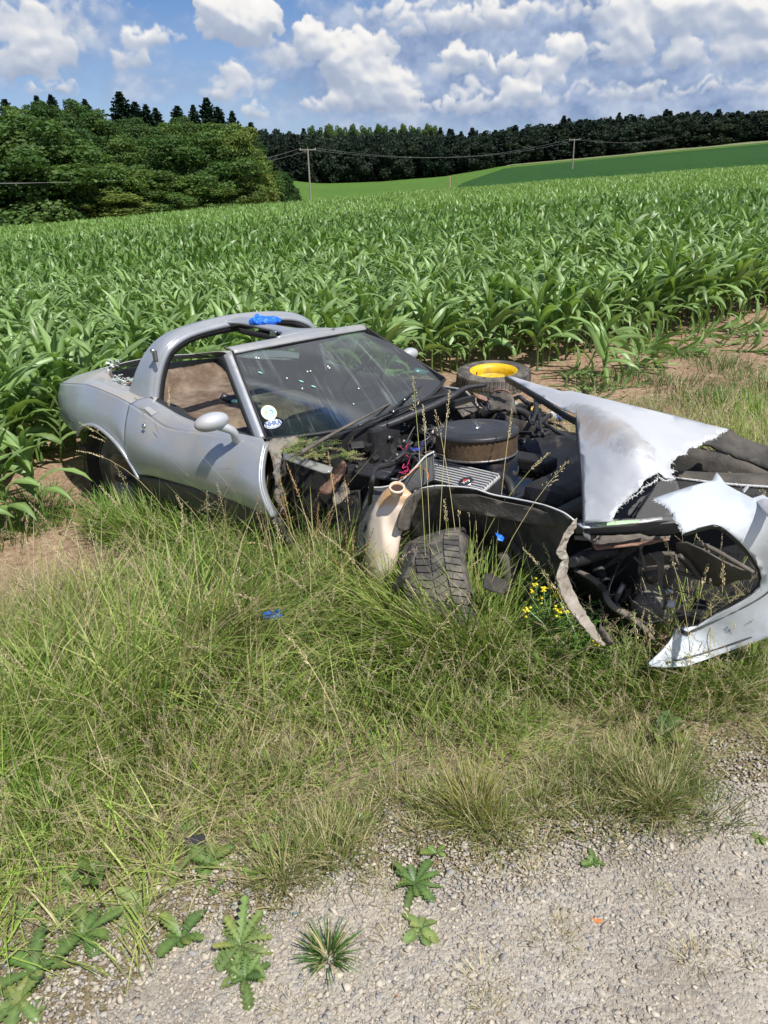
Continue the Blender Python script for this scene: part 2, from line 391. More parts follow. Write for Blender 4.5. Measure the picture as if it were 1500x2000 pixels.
polar_sheet('meadow', -75, -30.1, 80, lambda a: np.linspace(rcrest(a) + 2, 296, 30), .2, MATS['meadow'])
polar_sheet('forest_floor', -30, -6.6, 100, lambda a: np.linspace(rcrest(a) + 5, 296, 30), .25, MATS['forest_floor'])
polar_sheet('stubble_strip', 9.2, 45, 100, lambda a: np.linspace(np.interp(a, [9.2, 14, 45], [286, 280, 276]), 296, 8), .22, MATS['stubble'])

# ------------------------------------------------------------------ corn
leafmat('corn_leaf', .30, .42, .6)
def corn_variant(seed, H=1.0, nleaf=10, seg=6, across=3, stalk=5):
    r = np.random.default_rng(seed); V = []; F = []; Cc = []
    # stalk
    hs = H * .70; k = stalk
    if k:
        zs = np.linspace(-.03, hs, 5)
        lean = r.normal(0, .02, 2)
        for zi, z in enumerate(zs):
            rr = .013 * (1 - .55 * z / hs)
            for a in range(k):
                th = 2 * math.pi * a / k
                V.append((lean[0] * z + rr * math.cos(th), lean[1] * z + rr * math.sin(th), z)); Cc.append((.17, .28, .07))
        for zi in range(4):
            for a in range(k):
                F.append((zi * k + a, zi * k + (a + 1) % k, (zi + 1) * k + (a + 1) % k, (zi + 1) * k + a))
    else: lean = np.zeros(2)
    pl = r.uniform(0, 2 * math.pi)
    for i in range(nleaf):
        t = (i + .5) / nleaf
        z0 = hs * (.26 + .76 * t)
        az = pl + (math.pi if i % 2 else 0) + r.normal(0, .45)
        L = H * (.27 + .30 * math.sin(math.pi * min(1, t * .95 + .12))) * r.uniform(.85, 1.12)
        W = .041 * (.65 + .5 * math.sin(math.pi * min(1, t + .1))) * H * r.uniform(.85, 1.15)
        e0 = rad(50 + 32 * t + r.normal(0, 8)); bend = rad(r.uniform(50, 140) * (1.2 - .70 * t))
        p_ = np.array([lean[0] * z0, lean[1] * z0, z0]); tw0 = r.normal(0, .25); tw1 = r.normal(0, .7)
        g0 = r.uniform(.7, 1.25); yel = r.uniform(0, .25)
        cb = np.array([.135 + .06 * yel, .245, .062]) * g0; cm = np.array([.30, .44, .16]) * g0
        base = len(V)
        for s_ in range(seg + 1):
            u = s_ / seg
            el = e0 - bend * u ** 1.25
            d = np.array([math.cos(az) * math.cos(el), math.sin(az) * math.cos(el), math.sin(el)])
            if s_: p_ = p_ + d * (L / seg)
            side = np.array([-math.sin(az), math.cos(az), 0]); up = np.cross(d, side)
            tw = tw0 + tw1 * u
            sd = side * math.cos(tw) + up * math.sin(tw)
            w = W * (min(1, .45 + 2.2 * u) * (1 - u ** 2.2) ** .8)
            fold = .35 * w
            wav = .25 * w * math.sin(u * 11 + i * 2)
            if across == 3:
                upn = np.cross(sd, d); 
                V += [tuple(p_ + sd * w - upn * fold * -1 + up * wav), tuple(p_), tuple(p_ - sd * w + upn * fold - up * wav)]
                Cc += [tuple(cb), tuple(cm), tuple(cb)]
            else:
                V += [tuple(p_ + sd * w), tuple(p_ - sd * w)]; Cc += [tuple(cb * 1.15)] * 2
        for s_ in range(seg):
            a = base + s_ * across
            for q in range(across - 1):
                F.append((a + q, a + q + 1, a + across + q + 1, a + across + q))
    return np.array(V, np.float32), np.array(F, np.int32), np.array(Cc, np.float32)
near_var = [corn_variant(100 + i, nleaf=11 + i % 3) for i in range(7)]
mid_var = [corn_variant(200 + i, nleaf=10, seg=4, across=2, stalk=3) for i in range(8)]
far_var = [corn_variant(300 + i, nleaf=6, seg=2, across=2, stalk=0) for i in range(6)]
def scatter(variants, P, yaw, S, tilt=None, colmul=None, seed=1):
    r = np.random.default_rng(seed); which = r.integers(0, len(variants), len(P))
    Vs, Fs, Cs = [], [], []; off = 0
    for k, (v, f, c) in enumerate(variants):
        idx = np.where(which == k)[0]; n = len(idx)
        if not n: continue
        cy, sy = np.cos(yaw[idx])[:, None], np.sin(yaw[idx])[:, None]; s = S[idx][:, None]
        x = v[None, :, 0] * s; y = v[None, :, 1] * s; z = v[None, :, 2] * s
        X = x * cy - y * sy; Y = x * sy + y * cy; Z = z
        if tilt is not None:
            X = X + tilt[idx, 0][:, None] * Z; Y = Y + tilt[idx, 1][:, None] * Z
        W = np.stack([X + P[idx, 0][:, None], Y + P[idx, 1][:, None], Z + P[idx, 2][:, None]], -1)
        Vs.append(W.reshape(-1, 3)); Fs.append((f[None] + (off + np.arange(n) * len(v))[:, None, None]).reshape(-1, f.shape[1])); off += n * len(v)
        cc = np.repeat(c[None], n, 0)
        if colmul is not None: cc = cc * colmul[idx][:, None, None]
        Cs.append(cc.reshape(-1, 3))
    return np.concatenate(Vs), np.concatenate(Fs), np.concatenate(Cs)
ROWN = np.array([-.53, .848]); ROWT = np.array([.848, .53])
rows = np.arange(0, 210) * .55; pos_t = np.arange(-120, 150, .135)
PR, PT = np.meshgrid(rows, pos_t, indexing='ij')
PR = PR + RNG.normal(0, .035, PR.shape); PT = PT + RNG.normal(0, .04, PT.shape)
E0 = 5.62 - 1.12 * sstep(2.4, -1.2, PT) + .12 * sstep(5.2, 6.4, PT)
cxw = ROWN[0] * (PR + E0) + ROWT[0] * PT; cyw = ROWN[1] * (PR + E0) + ROWT[1] * PT
cxw = cxw.ravel(); cyw = cyw.ravel(); rr_ = np.hypot(cxw, cyw); azw = np.degrees(np.arctan2(cxw, cyw))
keep = (azw < 33 + 60 / np.maximum(rr_, 4)) & (azw > -45 - 60 / np.maximum(rr_, 4)) & (rr_ < rcrest(azw)) & (cyw > 2)
keep &= ~((azw < -5) & (rr_ > 96))
# keep the crushed corner beside the wreck and the track clear
# thin out far plants
thin = np.where(rr_ > 55, .45, np.where(rr_ > 30, .7, 1.0))
keep &= RNG.random(len(rr_)) < thin
cxw, cyw, rr_ = cxw[keep], cyw[keep], rr_[keep]
# car footprint and swath
CARYAW = rad(-44.54)
dx = cxw + 1.15; dy = cyw - 4.996
cX = dx * math.cos(CARYAW) + dy * math.sin(CARYAW); cY = -dx * math.sin(CARYAW) + dy * math.cos(CARYAW)
ok = ~((cX > -1.2) & (cX < 3.6) & (np.abs(cY) < 1.12)) & (np.hypot(cxw - 1.06, cyw - 6.75) > .95)
cxw, cyw, rr_ = cxw[ok], cyw[ok], rr_[ok]
zz = ground_z(cxw, cyw); P3 = np.stack([cxw, cyw, zz], -1)
hv = 1.0 + .10 * np.sin(cxw * .35 + cyw * .2) * np.sin(cyw * .27 + 1)
Sc = hv * RNG.uniform(.82, 1.12, len(P3)) * np.where(rr_ > 55, 1.05, 1) * np.where(rr_ < 5.6, .84, 1)
Yw = RNG.uniform(0, 6.283, len(P3)); Tl = RNG.normal(0, .06, (len(P3), 2)); cm_ = RNG.uniform(.82, 1.2, len(P3))
order = np.argsort(rr_)
# visible ones nearest first: those not hidden behind the first ranks count anyway
ind = order[:300]; near_i = order[300:][rr_[order[300:]] < 15]; mid_i = order[300:][(rr_[order[300:]] >= 15) & (rr_[order[300:]] < 34)]; far_i = order[300:][rr_[order[300:]] >= 34]
parts_ = []
for var, idx, sd in ((near_var, near_i, 1), (mid_var, mid_i, 2), (far_var, far_i, 3)):
    wide = 1.0 if sd < 3 else 1.0
    parts_.append(scatter(var, P3[idx], Yw[idx], Sc[idx], Tl[idx], cm_[idx] * (1, 1.0, 1.08, 1.2)[sd], sd))  # farther bands get lighter leaf colour, as painted haze
off = 0; Vv, Ff, Cl = [], [], []
for v, f, c in parts_:
    Vv.append(v); Ff.append(f + off); Cl.append(c); off += len(v)
me = npmesh('corn_field', np.concatenate(Vv), np.concatenate(Ff), np.concatenate(Cl), smooth=True)
o = link('corn_field', me, MATS['corn_leaf'])
tag(o, 'dense field of green young corn stretching back to the trees', 'corn field', kind='stuff')
near_me = [npmesh('corn_plant', v, f, c, smooth=True) for v, f, c in near_var]
for m2 in near_me: m2.materials.append(MATS['corn_leaf'])
for k, i in enumerate(ind):
    o = bpy.data.objects.new('corn_plant', near_me[k % 7]); C.objects.link(o)
    o.location = P3[i]; o.rotation_euler = (Tl[i, 0] * 1.5, Tl[i, 1] * 1.5, Yw[i]); o.scale = (Sc[i],) * 3
    tag(o, 'upright green corn plant in the front rows of the field', 'corn plant', 'corn plants in the front rows')

# ------------------------------------------------------------------ trees
leafmat('tree_foliage', .35, .6, .2, vscale=1.0)
leafmat('needle_foliage', .08, .7, .2)
simple('bark', (.10, .075, .055), (.16, .13, .10), .9, scale=4, bump=.6, bscale=20)
def cards(P, size, rng, nrm=None, squash=1.0, tri=False):
    n = len(P); d = rng.normal(0, 1, (n, 3))
    if nrm is not None: d = d * .75 + nrm
    d /= np.linalg.norm(d, axis=1)[:, None]
    a = np.cross(d, rng.normal(0, 1, (n, 3))); a /= np.linalg.norm(a, axis=1)[:, None]
    b_ = np.cross(d, a) * squash
    s = (size * rng.uniform(.6, 1.3, n))[:, None]
    V = np.stack([P - a * s, P - b_ * s * .8 , P + a * s, P + b_ * s * .8 + d * s * .25], 1)
    V += rng.normal(0, .12, V.shape) * s[:, None]
    F = (np.arange(n)[:, None] * 4 + np.arange(4)[None])
    return V.reshape(-1, 3), F
def limb_mesh(name, segs, k=6):
    V, F = [], []
    for (p0, p1, r0, r1) in segs:
        p0 = np.array(p0, float); p1 = np.array(p1, float); d = p1 - p0; d /= np.linalg.norm(d) + 1e-9
        a = np.cross(d, [.3, .9, .2]); a /= np.linalg.norm(a); b_ = np.cross(d, a); o = len(V)
        for pp, r in ((p0, r0), (p1, r1)):
            for q in range(k):
                th = 2 * math.pi * q / k; V.append(pp + a * r * math.cos(th) + b_ * r * math.sin(th))
        for q in range(k): F.append((o + q, o + (q + 1) % k, o + k + (q + 1) % k, o + k + q))
    return npmesh(name, np.array(V), np.array(F), smooth=True)
def broad_variant(seed, col, n=26000, size=.135, low=True, nb=34):
    """unit tree: height 10, crown radius about 4; returns crown mesh, trunk mesh"""
    r = np.random.default_rng(seed); blobs_ = []
    for i in range(nb):
        th = r.uniform(0, 6.283); hh = r.uniform(.06 if low else .25, .93)
        R0 = 3.6 * math.sin(math.pi * min(.98, max(.08, hh * .80 + .16))) ** .6
        q = r.uniform(.35, 1.0) ** .6 * R0
        blobs_.append((q * math.cos(th), q * math.sin(th), hh * 10 * .96, r.uniform(.75, 1.5) * (1.15 - .45 * hh), r.uniform(.8, 1.22)))
    blobs_.append((0, 0, 9.2, .9, 1.0)); blobs_.append((0, 0, 6.5, 2.4, .95)); blobs_.append((0, 0, 4, 2.7, .9))
    wts = np.array([b_[3] ** 2 for b_ in blobs_]); wts /= wts.sum(); Vs, Fs, Cs = [], [], []; off = 0
    for (x, y, z, rr, cm), w in zip(blobs_, wts):
        m_ = int(n * w); d = r.normal(0, 1, (m_, 3)); d /= np.linalg.norm(d, axis=1)[:, None]
        rad_ = rr * r.uniform(.72, 1.12, m_) ** .7
        lump = 1 + .16 * np.sin(d[:, 0] * 7 + x) * np.sin(d[:, 1] * 6 + y) + .12 * np.sin(d[:, 2] * 9 + z)
        P = np.array([x, y, z]) + d * (rad_ * lump)[:, None] * np.array([1, 1, .82])
        v, f = cards(P, size, r, d)
        Vs.append(v); Fs.append(f + off); off += len(v)
        c = np.array(col) * cm * r.uniform(.75, 1.3, (m_, 1)) * np.array([1 + r.normal(0, .05), 1, 1])
        Cs.append(np.repeat(c, 4, 0))
    crown = npmesh('crown', np.concatenate(Vs), np.concatenate(Fs), np.concatenate(Cs)); crown.materials.append(MATS['tree_foliage'])
    segs = [((0, 0, -.5), (.1, 0, 2.5), .28, .22), ((.1, 0, 2.5), (0, .1, 6), .22, .12), ((0, .1, 6), (0, 0, 8.8), .12, .04)]
    for b_ in blobs_[:12]: segs.append(((.05, .02, max(1.6, b_[2] * .6)), (b_[0] * .85, b_[1] * .85, b_[2]), .09, .03))
    tr = limb_mesh('trunk', segs); tr.materials.append(MATS['bark'])
    return crown, tr
def conifer_variant(seed, col, n=3600, tall=1.0):
    """unit conifer: height 10, radius about 1.9"""
    r = np.random.default_rng(seed); Vs = []; P = []; D = []
    z = 1.2
    while z < 9.9:
        t = (z - 1.2) / 8.8; R0 = 2.3 * (1 - t) ** .75 * r.uniform(.7, 1.2) + .12; k = int(5 + 4 * (1 - t))
        a0 = r.uniform(0, 6.28)
        for i in range(k):
            th = a0 + 6.283 * i / k + r.normal(0, .12); L = R0 * r.uniform(.75, 1.15); m_ = int(4 + L * 13)
            u = r.uniform(.05, 1, m_) ** .8
            w = r.normal(0, .16, m_) * (1.15 - u) * L * .6
            P.append(np.stack([np.cos(th) * u * L - np.sin(th) * w, np.sin(th) * u * L + np.cos(th) * w, z - .35 * u * L * (1 - t) + .10 * L * u ** 3 + r.normal(0, .05, m_)], 1))
        z += .34 * (1 - .45 * t)
    P = np.concatenate(P); s = .30 * (1.1 - .55 * P[:, 2] / 10)
    v, f = cards(P, s, r, np.tile([0, 0, .9], (len(P), 1)))
    c = np.array(col) * r.uniform(.7, 1.35, (len(P), 1)); c = np.repeat(c, 4, 0)
    crown = npmesh('crown', v, f, c); crown.materials.append(MATS['needle_foliage'])
    tr = limb_mesh('trunk', [((0, 0, -.6), (0, 0, 5), .17, .1), ((0, 0, 5), (0, 0, 10), .1, .015)]); tr.materials.append(MATS['bark'])
    return crown, tr
BR = {'mid': [broad_variant(s, (.135, .205, .055)) for s in (1, 2, 3)],
      'dark': [broad_variant(s, (.085, .150, .045)) for s in (4, 5)],
      'light': [broad_variant(s, (.19, .245, .065)) for s in (6, 7)],
      'far': [broad_variant(s, (.038, .056, .038), 4200, .34) for s in (8, 9, 10)]}  # far crowns: cloud shadow painted into the dark base, lightened for haze
CO = {'near': [conifer_variant(s, (.022, .050, .028)) for s in (21, 22, 23)],
      'far': [conifer_variant(s, (.030, .047, .037), tall=1) for s in (24, 25, 26)]}  # far spruces likewise carry cloud shadow and haze in their colour
def put_tree(var, name, x, y, height, width, label, group, cat='tree', rz=None, zoff=0):
    root = empty(name, (x, y, gz(x, y) + zoff), RNG.uniform(0, 6.28) if rz is None else rz)
    u = (7.6 if var[0].name.startswith('crown') and len(var[0].vertices) and var in sum(BR.values(), []) else 3.9)
    root.scale = (width / u, width / u, height / 10)
    for nm, me in (('crown', var[0]), ('trunk', var[1])):
        o = bpy.data.objects.new(nm, me); C.objects.link(o); o.parent = root
    tag(root, label, cat, group)
    return root
def tree_px(kind, k, px, ytop, r_, wpx, label, conifer=False, name=None, cat='tree', group='trees of the grove left of the field'):
    a, e = azel(px, ytop); x = r_ * math.sin(rad(a)); y = r_ * math.cos(rad(a))
    h = 1.65 + r_ * math.tan(rad(e)) - gz(x, y)
    var = (CO if conifer else BR)[kind][k]
    return put_tree(var, name or ('conifer' if conifer else 'broadleaf_tree'), x, y, h, wpx / FPX * r_ / .97, label, group, cat)
ORD = 'first second third fourth fifth sixth seventh eighth ninth tenth eleventh twelfth thirteenth fourteenth fifteenth sixteenth'.split()
# front of the grove (left), each tree named by what sets it apart
GR = [
 ('dark', 0, -120, 240, 88, 200, 'dark green tree outside the left end of the grove'),
 ('dark', 0, 30, 222, 88, 230, 'tall dark green tree at the left end of the grove'),
 ('mid', 0, 115, 262, 90, 150, 'dark leafy tree second from the left end of the grove'),
 ('mid', 1, 195, 300, 92, 150, 'round leafy tree right of the tall dark ones'),
 ('mid', 2, 285, 330, 94, 140, 'lower leafy tree in the middle of the grove front'),
 ('light', 1, 205, 372, 88, 150, 'low yellow-green bush tree at the foot of the grove'),
 ('mid', 0, 345, 262, 99, 150, 'leafy tree with a high round crown in the grove middle'),
 ('mid', 1, 410, 238, 102, 150, 'tall full tree right of the grove middle'),
 ('light', 0, 455, 240, 103, 120, 'tall pale yellow-green tree near the right end of the grove'),
 ('mid', 2, 385, 330, 97, 120, 'low leafy tree before the tall pale one'),
 ('mid', 1, 470, 318, 101, 90, 'small leafy tree under the tall pale crown'),
 ('mid', 0, 510, 322, 106, 70, 'small sloping tree near the right tip of the grove'),
 ('dark', 1, 545, 333, 110, 60, 'small dark bush tree at the right tip of the grove'),
 ('dark', 1, 110, 345, 87, 110, 'shaded low tree between the dark ones at the grove foot'),
 ('mid', 2, 330, 372, 95, 90, 'round bush at the foot of the grove middle'),
 ('light', 0, 430, 362, 99, 80, 'pale round bush at the foot near the right end'),
 ('mid', 1, 500, 368, 104, 60, 'small bush at the grove foot near its right tip'),
]
for (kd, k, px, yt, r_, w_, lb) in GR: tree_px(kd, k, px, yt, r_, w_, lb)
# wooded hill behind
HB = [(-60, 215, 130, 110, 'dark'), (20, 205, 140, 100, 'mid'), (75, 195, 150, 100, 'dark'), (135, 192, 150, 90, 'dark'), (190, 212, 145, 90, 'mid'), (265, 228, 150, 90, 'dark'),
      (320, 238, 160, 80, 'mid'), (360, 226, 165, 70, 'dark'), (430, 240, 160, 70, 'mid'), (480, 262, 170, 70, 'dark'), (160, 250, 120, 110, 'dark'), (230, 262, 122, 100, 'mid'), (300, 262, 130, 100, 'dark'), (60, 235, 118, 100, 'dark')]
for i, (px, yt, r_, w_, kd) in enumerate(HB):
    tree_px(kd, i % 2, px, yt, r_, w_, f'broadleaf tree on the wooded hill behind the grove, {ORD[sorted(q_[0] for q_ in HB).index(px)]} of them from the left', group='broadleaf trees on the hill behind the grove')
HC = [(8, 193, 50), (70, 186, 44), (98, 184, 44), (165, 193, 46), (232, 178, 62), (262, 198, 50), (283, 203, 44), (303, 210, 44), (345, 206, 52), (376, 204, 40), (402, 190, 58), (425, 208, 48), (452, 216, 42), (490, 238, 44)]
for i, (px, yt, w_) in enumerate(HC):
    lb = {232: 'tall dark spruce standing highest above the left wood', 402: 'dark bushy-topped spruce above the pale grove trees'}.get(px, f'pointed dark spruce on the left skyline, {ORD[i]} spruce from the left')
    tree_px('near', i % 3, px, yt, 175, w_, lb, True, group=None if px in (232, 402) else 'spruces on the hill behind the grove')
# dark forest across the valley
skx = [-600, 470, 560, 640, 700, 830, 870, 1000, 1100, 1200, 1300, 1500, 2000]
sky_ = [250, 240, 246, 252, 250, 244, 250, 240, 226, 219, 213, 207, 190]
n_for = 0
for row in range(5):
    r0_ = 300 + row * 16; px = 440 - row * 9
    while px < 1760:
        conif = random.random() < (.15 if px < 860 else .35)
        yt = np.interp(px, skx, sky_) + random.uniform(3, 13) + (4 - row) * 3.5 - (4 if conif else 0)
        a, e = azel(px, yt); rr = r0_ + random.uniform(-5, 5); x = rr * math.sin(rad(a)); y = rr * math.cos(rad(a))
        h = 1.65 + rr * math.tan(rad(e)) - gz(x, y)
        w_ = random.uniform(8, 12) if not conif else random.uniform(6.5, 9.5)
        var = random.choice((CO if conif else BR)['far'])
        put_tree(var, 'conifer' if conif else 'broadleaf_tree', x, y, h, w_,
                 'dark spruce in the shaded forest beyond the fields' if conif else 'dark round-crowned tree in the shaded forest beyond the fields',
                 'spruces of the far dark forest' if conif else 'broadleaf trees of the far dark forest')
        n_for += 1; px += random.uniform(20, 30) if not conif else random.uniform(15, 23)
for i, px in enumerate(range(610, 860, 16)):
    a, e = azel(px, 244 + 4 * math.sin(i * 2.1)); rr = 460
    x = rr * math.sin(rad(a)); y = rr * math.cos(rad(a)); h = 1.65 + rr * math.tan(rad(e)) - gz(x, y)
    put_tree(BR['mid'][i % 3], 'broadleaf_tree', x, y, h, 9, f'pale distant tree showing over the dark forest top, {ORD[i]} of its row from the left', 'distant pale trees over the forest')

# ------------------------------------------------------------------ power line
simple('weathered_wood', (.33, .30, .26), (.24, .21, .18), .85, scale=6, bump=.4)
simple('cable', (.30, .30, .30), (.24, .24, .24), .6)
simple('porcelain', (.7, .68, .64), None, .3)
tops = []
for (pxb, pxt, yt, r_, hh, lb) in ((608, 601, 291, 138, None, 'wooden utility pole in the corn left of centre, with a short crossarm'),
                                   (1117, 1122, 272, 205, None, 'wooden utility pole in the far crop right of centre'),
                                   (1366, 1367, 252, 330, None, 'smallest and farthest utility pole on the right, before the forest')):
    a, e = azel(pxt, yt); x = r_ * math.sin(rad(a)); y = r_ * math.cos(rad(a)); z0 = gz(x, y); zt = 1.65 + r_ * math.tan(rad(e)); H = zt - z0
    root = empty('utility_pole', (x, y, z0), rad(12)); tag(root, lb, 'utility pole', 'poles of the power line')
    k_ = 1.0 if r_ < 300 else 1.1
    link('pole_shaft', limb_mesh('pole_shaft', [((0, 0, -.5), (0, 0, H), .16 * k_, .12 * k_)], 10), MATS['weathered_wood'], root)
    arm = link('crossarm', limb_mesh('crossarm', [((-1.4, 0, H - .15), (1.4, 0, H - .15), .075, .075)], 6), MATS['weathered_wood'], root)
    for sx in (-1.25, 0, 1.25):
        link('insulator', limb_mesh('insulator', [((sx, 0, H - .1), (sx, 0, H + .15), .055, .03)], 6), MATS['porcelain'], arm)
    tops.append((np.array([x, y, zt + .12]), 1.25))
arm_dir = np.array([math.cos(rad(12)), math.sin(rad(12)), 0])
a, e = azel(-160, 357); start = np.array([70 * math.sin(rad(a)), 70 * math.cos(rad(a)), 1.65 + 70 * math.tan(rad(e))])
def span(p0, p1, sag, r_, name, label):
    pts = []
    for i in range(33):
        t = i / 32; q = p0 * (1 - t) + p1 * t; q = q.copy(); q[2] -= sag * 4 * t * (1 - t); pts.append(q)
    o = link(name, limb_mesh(name, [(pts[i], pts[i + 1], r_, r_) for i in range(32)], 4), MATS['cable'])
    tag(o, label, 'power cable', 'cables of the power line')
for q in (-1.25, 1.25):
    w_ = 'front' if q < 0 else 'rear'
    span(start + arm_dir * q * .9, tops[0][0] + arm_dir * q, 1.6, .014, 'power_cable', f'long pale power cable crossing before the grove, {w_} one of the pair')
    span(tops[0][0] + arm_dir * q, tops[1][0] + arm_dir * q, 2.6, .014, 'power_cable', f'thin cable sagging between the first and second poles, {w_} one of the pair')
    span(tops[1][0] + arm_dir * q, tops[2][0] + arm_dir * q, 2.4, .014, 'power_cable', f'thin cable running from the second pole to the farthest pole, {w_} one of the pair')

# ------------------------------------------------------------------ the wreck: frame and helpers
def rotm(a, b_, c):
    ca, sa, cb, sb, cc, s_c = math.cos(a), math.sin(a), math.cos(b_), math.sin(b_), math.cos(c), math.sin(c)
    return np.array([[ca, -sa, 0], [sa, ca, 0], [0, 0, 1]]) @ np.array([[cb, 0, sb], [0, 1, 0], [-sb, 0, cb]]) @ np.array([[1, 0, 0], [0, cc, -s_c], [0, s_c, cc]])
RC = rotm(rad(-44.54), rad(-3.85), rad(-1.75)); TCAR = np.array([-1.15, 4.996, -.3476])
def c2w(c): return np.asarray(c, float) @ RC.T + TCAR
def w2c(w_): return (np.asarray(w_, float) - TCAR) @ RC
def cp(px, py, ax, v):                          # a photographed point, placed on a plane of the car
    d = RC.T @ raypx(px, py); o = RC.T @ (CAM - TCAR); i = 'xyz'.index(ax); return o + d * (v - o[i]) / d[i]
def depth(c): return (c2w(c) - CAM) @ cf
def atdepth(px, py, dp): return w2c(CAM + raypx(px, py) * dp)
car = empty('wrecked_sports_car'); Mc = Matrix.Identity(4)
for i in range(3):
    for j in range(3): Mc[i][j] = RC[i][j]
    Mc[i][3] = TCAR[i]
car.matrix_world = Mc
tag(car, 'wrecked silver two-seat sports car with its torn-open front end in the tall grass', 'car')

def add_mod(o, thick=0, bevel=0, sub=0, off=0):
    if thick:
        m_ = o.modifiers.new('solid', 'SOLIDIFY'); m_.thickness = thick; m_.offset = off
    if bevel:
        m_ = o.modifiers.new('bevel', 'BEVEL'); m_.width = bevel; m_.segments = 2; m_.limit_method = 'ANGLE'
    if sub:
        m_ = o.modifiers.new('sub', 'SUBSURF'); m_.levels = sub; m_.render_levels = sub
    return o
def cr1(P, n):                                   # Catmull-Rom along axis 0
    P = np.asarray(P, float); k = len(P)
    if k == 2: t = np.linspace(0, 1, n); return P[0] * (1 - t).reshape(-1, *[1] * (P.ndim - 1)) + P[1] * t.reshape(-1, *[1] * (P.ndim - 1))
    E = np.concatenate([[2 * P[0] - P[1]], P, [2 * P[-1] - P[-2]]])
    u = np.linspace(0, k - 1 - 1e-9, n); i = u.astype(int); t = (u - i).reshape(-1, *[1] * (P.ndim - 1))
    p0, p1, p2, p3 = E[i], E[i + 1], E[i + 2], E[i + 3]
    return .5 * (2 * p1 + (p2 - p0) * t + (2 * p0 - 5 * p1 + 4 * p2 - p3) * t ** 2 + (3 * p1 - p0 - 3 * p2 + p3) * t ** 3)
def surf(name, P, nu, nv, mat, parent, thick=.006, label=None, bevel=0, flip=False, off=0, noise=0):
    P = np.asarray(P, float); Q = cr1(P, nu); Q = np.swapaxes(cr1(np.swapaxes(Q, 0, 1), nv), 0, 1)
    if noise:
        Q = Q + np.random.default_rng(3).normal(0, noise, Q.shape)
    V = Q.reshape(-1, 3); i, j = np.meshgrid(np.arange(nu - 1), np.arange(nv - 1), indexing='ij'); a = i * nv + j
    F = np.stack([a, a + nv, a + nv + 1, a + 1], -1).reshape(-1, 4)
    if flip: F = F[:, ::-1]
    o = link(name, npmesh(name, V, F, smooth=True), mat, parent); add_mod(o, thick, bevel, off=off)
    if label: o['label'] = label
    return o
def in_poly(x, y, poly):
    c = False; n = len(poly)
    for i in range(n):
        x1, y1 = poly[i]; x2, y2 = poly[i - 1]
        if (y1 > y) != (y2 > y) and x < (x2 - x1) * (y - y1) / (y2 - y1 + 1e-12) + x1: c = not c
    return c
def jag(pts, amp=3, step=5, seed=0):
    r = random.Random(seed); out = [pts[0]]
    for a, b_ in zip(pts[:-1], pts[1:]):
        L = math.hypot(b_[0] - a[0], b_[1] - a[1]); n = max(1, int(L / step))
        for k in range(1, n + 1):
            t = k / n; q = (a[0] + (b_[0] - a[0]) * t, a[1] + (b_[1] - a[1]) * t)
            if k < n: q = (q[0] + r.uniform(-amp, amp), q[1] + r.uniform(-amp, amp))
            out.append(q)
    return out
def depth_field(ctrl):
    X = np.array([(c[0], c[1]) for c in ctrl], float) / 100
    v = np.array([1 / (c[3] if c[2] == 'd' else depth(cp(*c))) for c in ctrl])
    n = len(X)
    A = np.concatenate([np.ones((n, 1)), X], 1)
    if n <= 3: co = np.linalg.lstsq(A, v, rcond=None)[0]; w_ = np.zeros(n)
    else:
        def U(r2): return np.where(r2 > 0, .5 * r2 * np.log(r2 + 1e-12), 0)
        K = U(((X[:, None] - X[None]) ** 2).sum(-1)) + np.eye(n) * .02
        Z = np.block([[K, A], [A.T, np.zeros((3, 3))]]); s_ = np.linalg.solve(Z, np.concatenate([v, np.zeros(3)])); w_, co = s_[:n], s_[n:]
    def f(px, py):
        p_ = np.array([px, py], float) / 100; val = co[0] + co[1:] @ p_
        if n > 3:
            r2 = ((X - p_) ** 2).sum(1); val += w_ @ np.where(r2 > 0, .5 * r2 * np.log(r2 + 1e-12), 0)
        return 1 / val
    return f
def sheet(name, outline, ctrl, mat, parent, thick=.004, step=11, label=None, bump=0, seed=0, smooth=True, flat=False):
    """a panel with real thickness whose points lie on the car planes named in ctrl"""
    f = depth_field(ctrl); pts = [tuple(p_) for p_ in outline]; n = len(pts)
    xs = [p_[0] for p_ in pts]; ys = [p_[1] for p_ in pts]; r = random.Random(seed)
    inner = []
    y = min(ys) + step / 2
    while y < max(ys):
        x = min(xs) + step / 2
        while x < max(xs):
            q = (x + r.uniform(-.2, .2) * step, y + r.uniform(-.2, .2) * step)
            if in_poly(*q, pts) and min((q[0] - a) ** 2 + (q[1] - c) ** 2 for a, c in pts) > (step * .35) ** 2: inner.append(q)
            x += step
        y += step
    allp = [Vector(p_) for p_ in pts + inner]
    vs, es, fs, *_ = delaunay_2d_cdt(allp, [(i, (i + 1) % n) for i in range(n)], [], 0, 1e-4)
    V = [atdepth(v.x, v.y, f(v.x, v.y) + (r.gauss(0, bump) if bump else 0)) for v in vs]; F = []
    for t in fs:
        cx_ = sum(vs[i].x for i in t) / len(t); cy_ = sum(vs[i].y for i in t) / len(t)
        if in_poly(cx_, cy_, pts): F.append(tuple(t))
    me = bpy.data.meshes.new(name); me.from_pydata([tuple(v) for v in V], [], F)
    if smooth: me.polygons.foreach_set('use_smooth', [True] * len(me.polygons))
    me.update()
    # face the camera
    k = len(me.polygons) // 2
    if k and (Vector(w2c(CAM)) - me.polygons[k].center).dot(me.polygons[k].normal) < 0: me.flip_normals()
    o = link(name, me, mat, parent); add_mod(o, thick, off=-1)
    if label: o['label'] = label
    return o
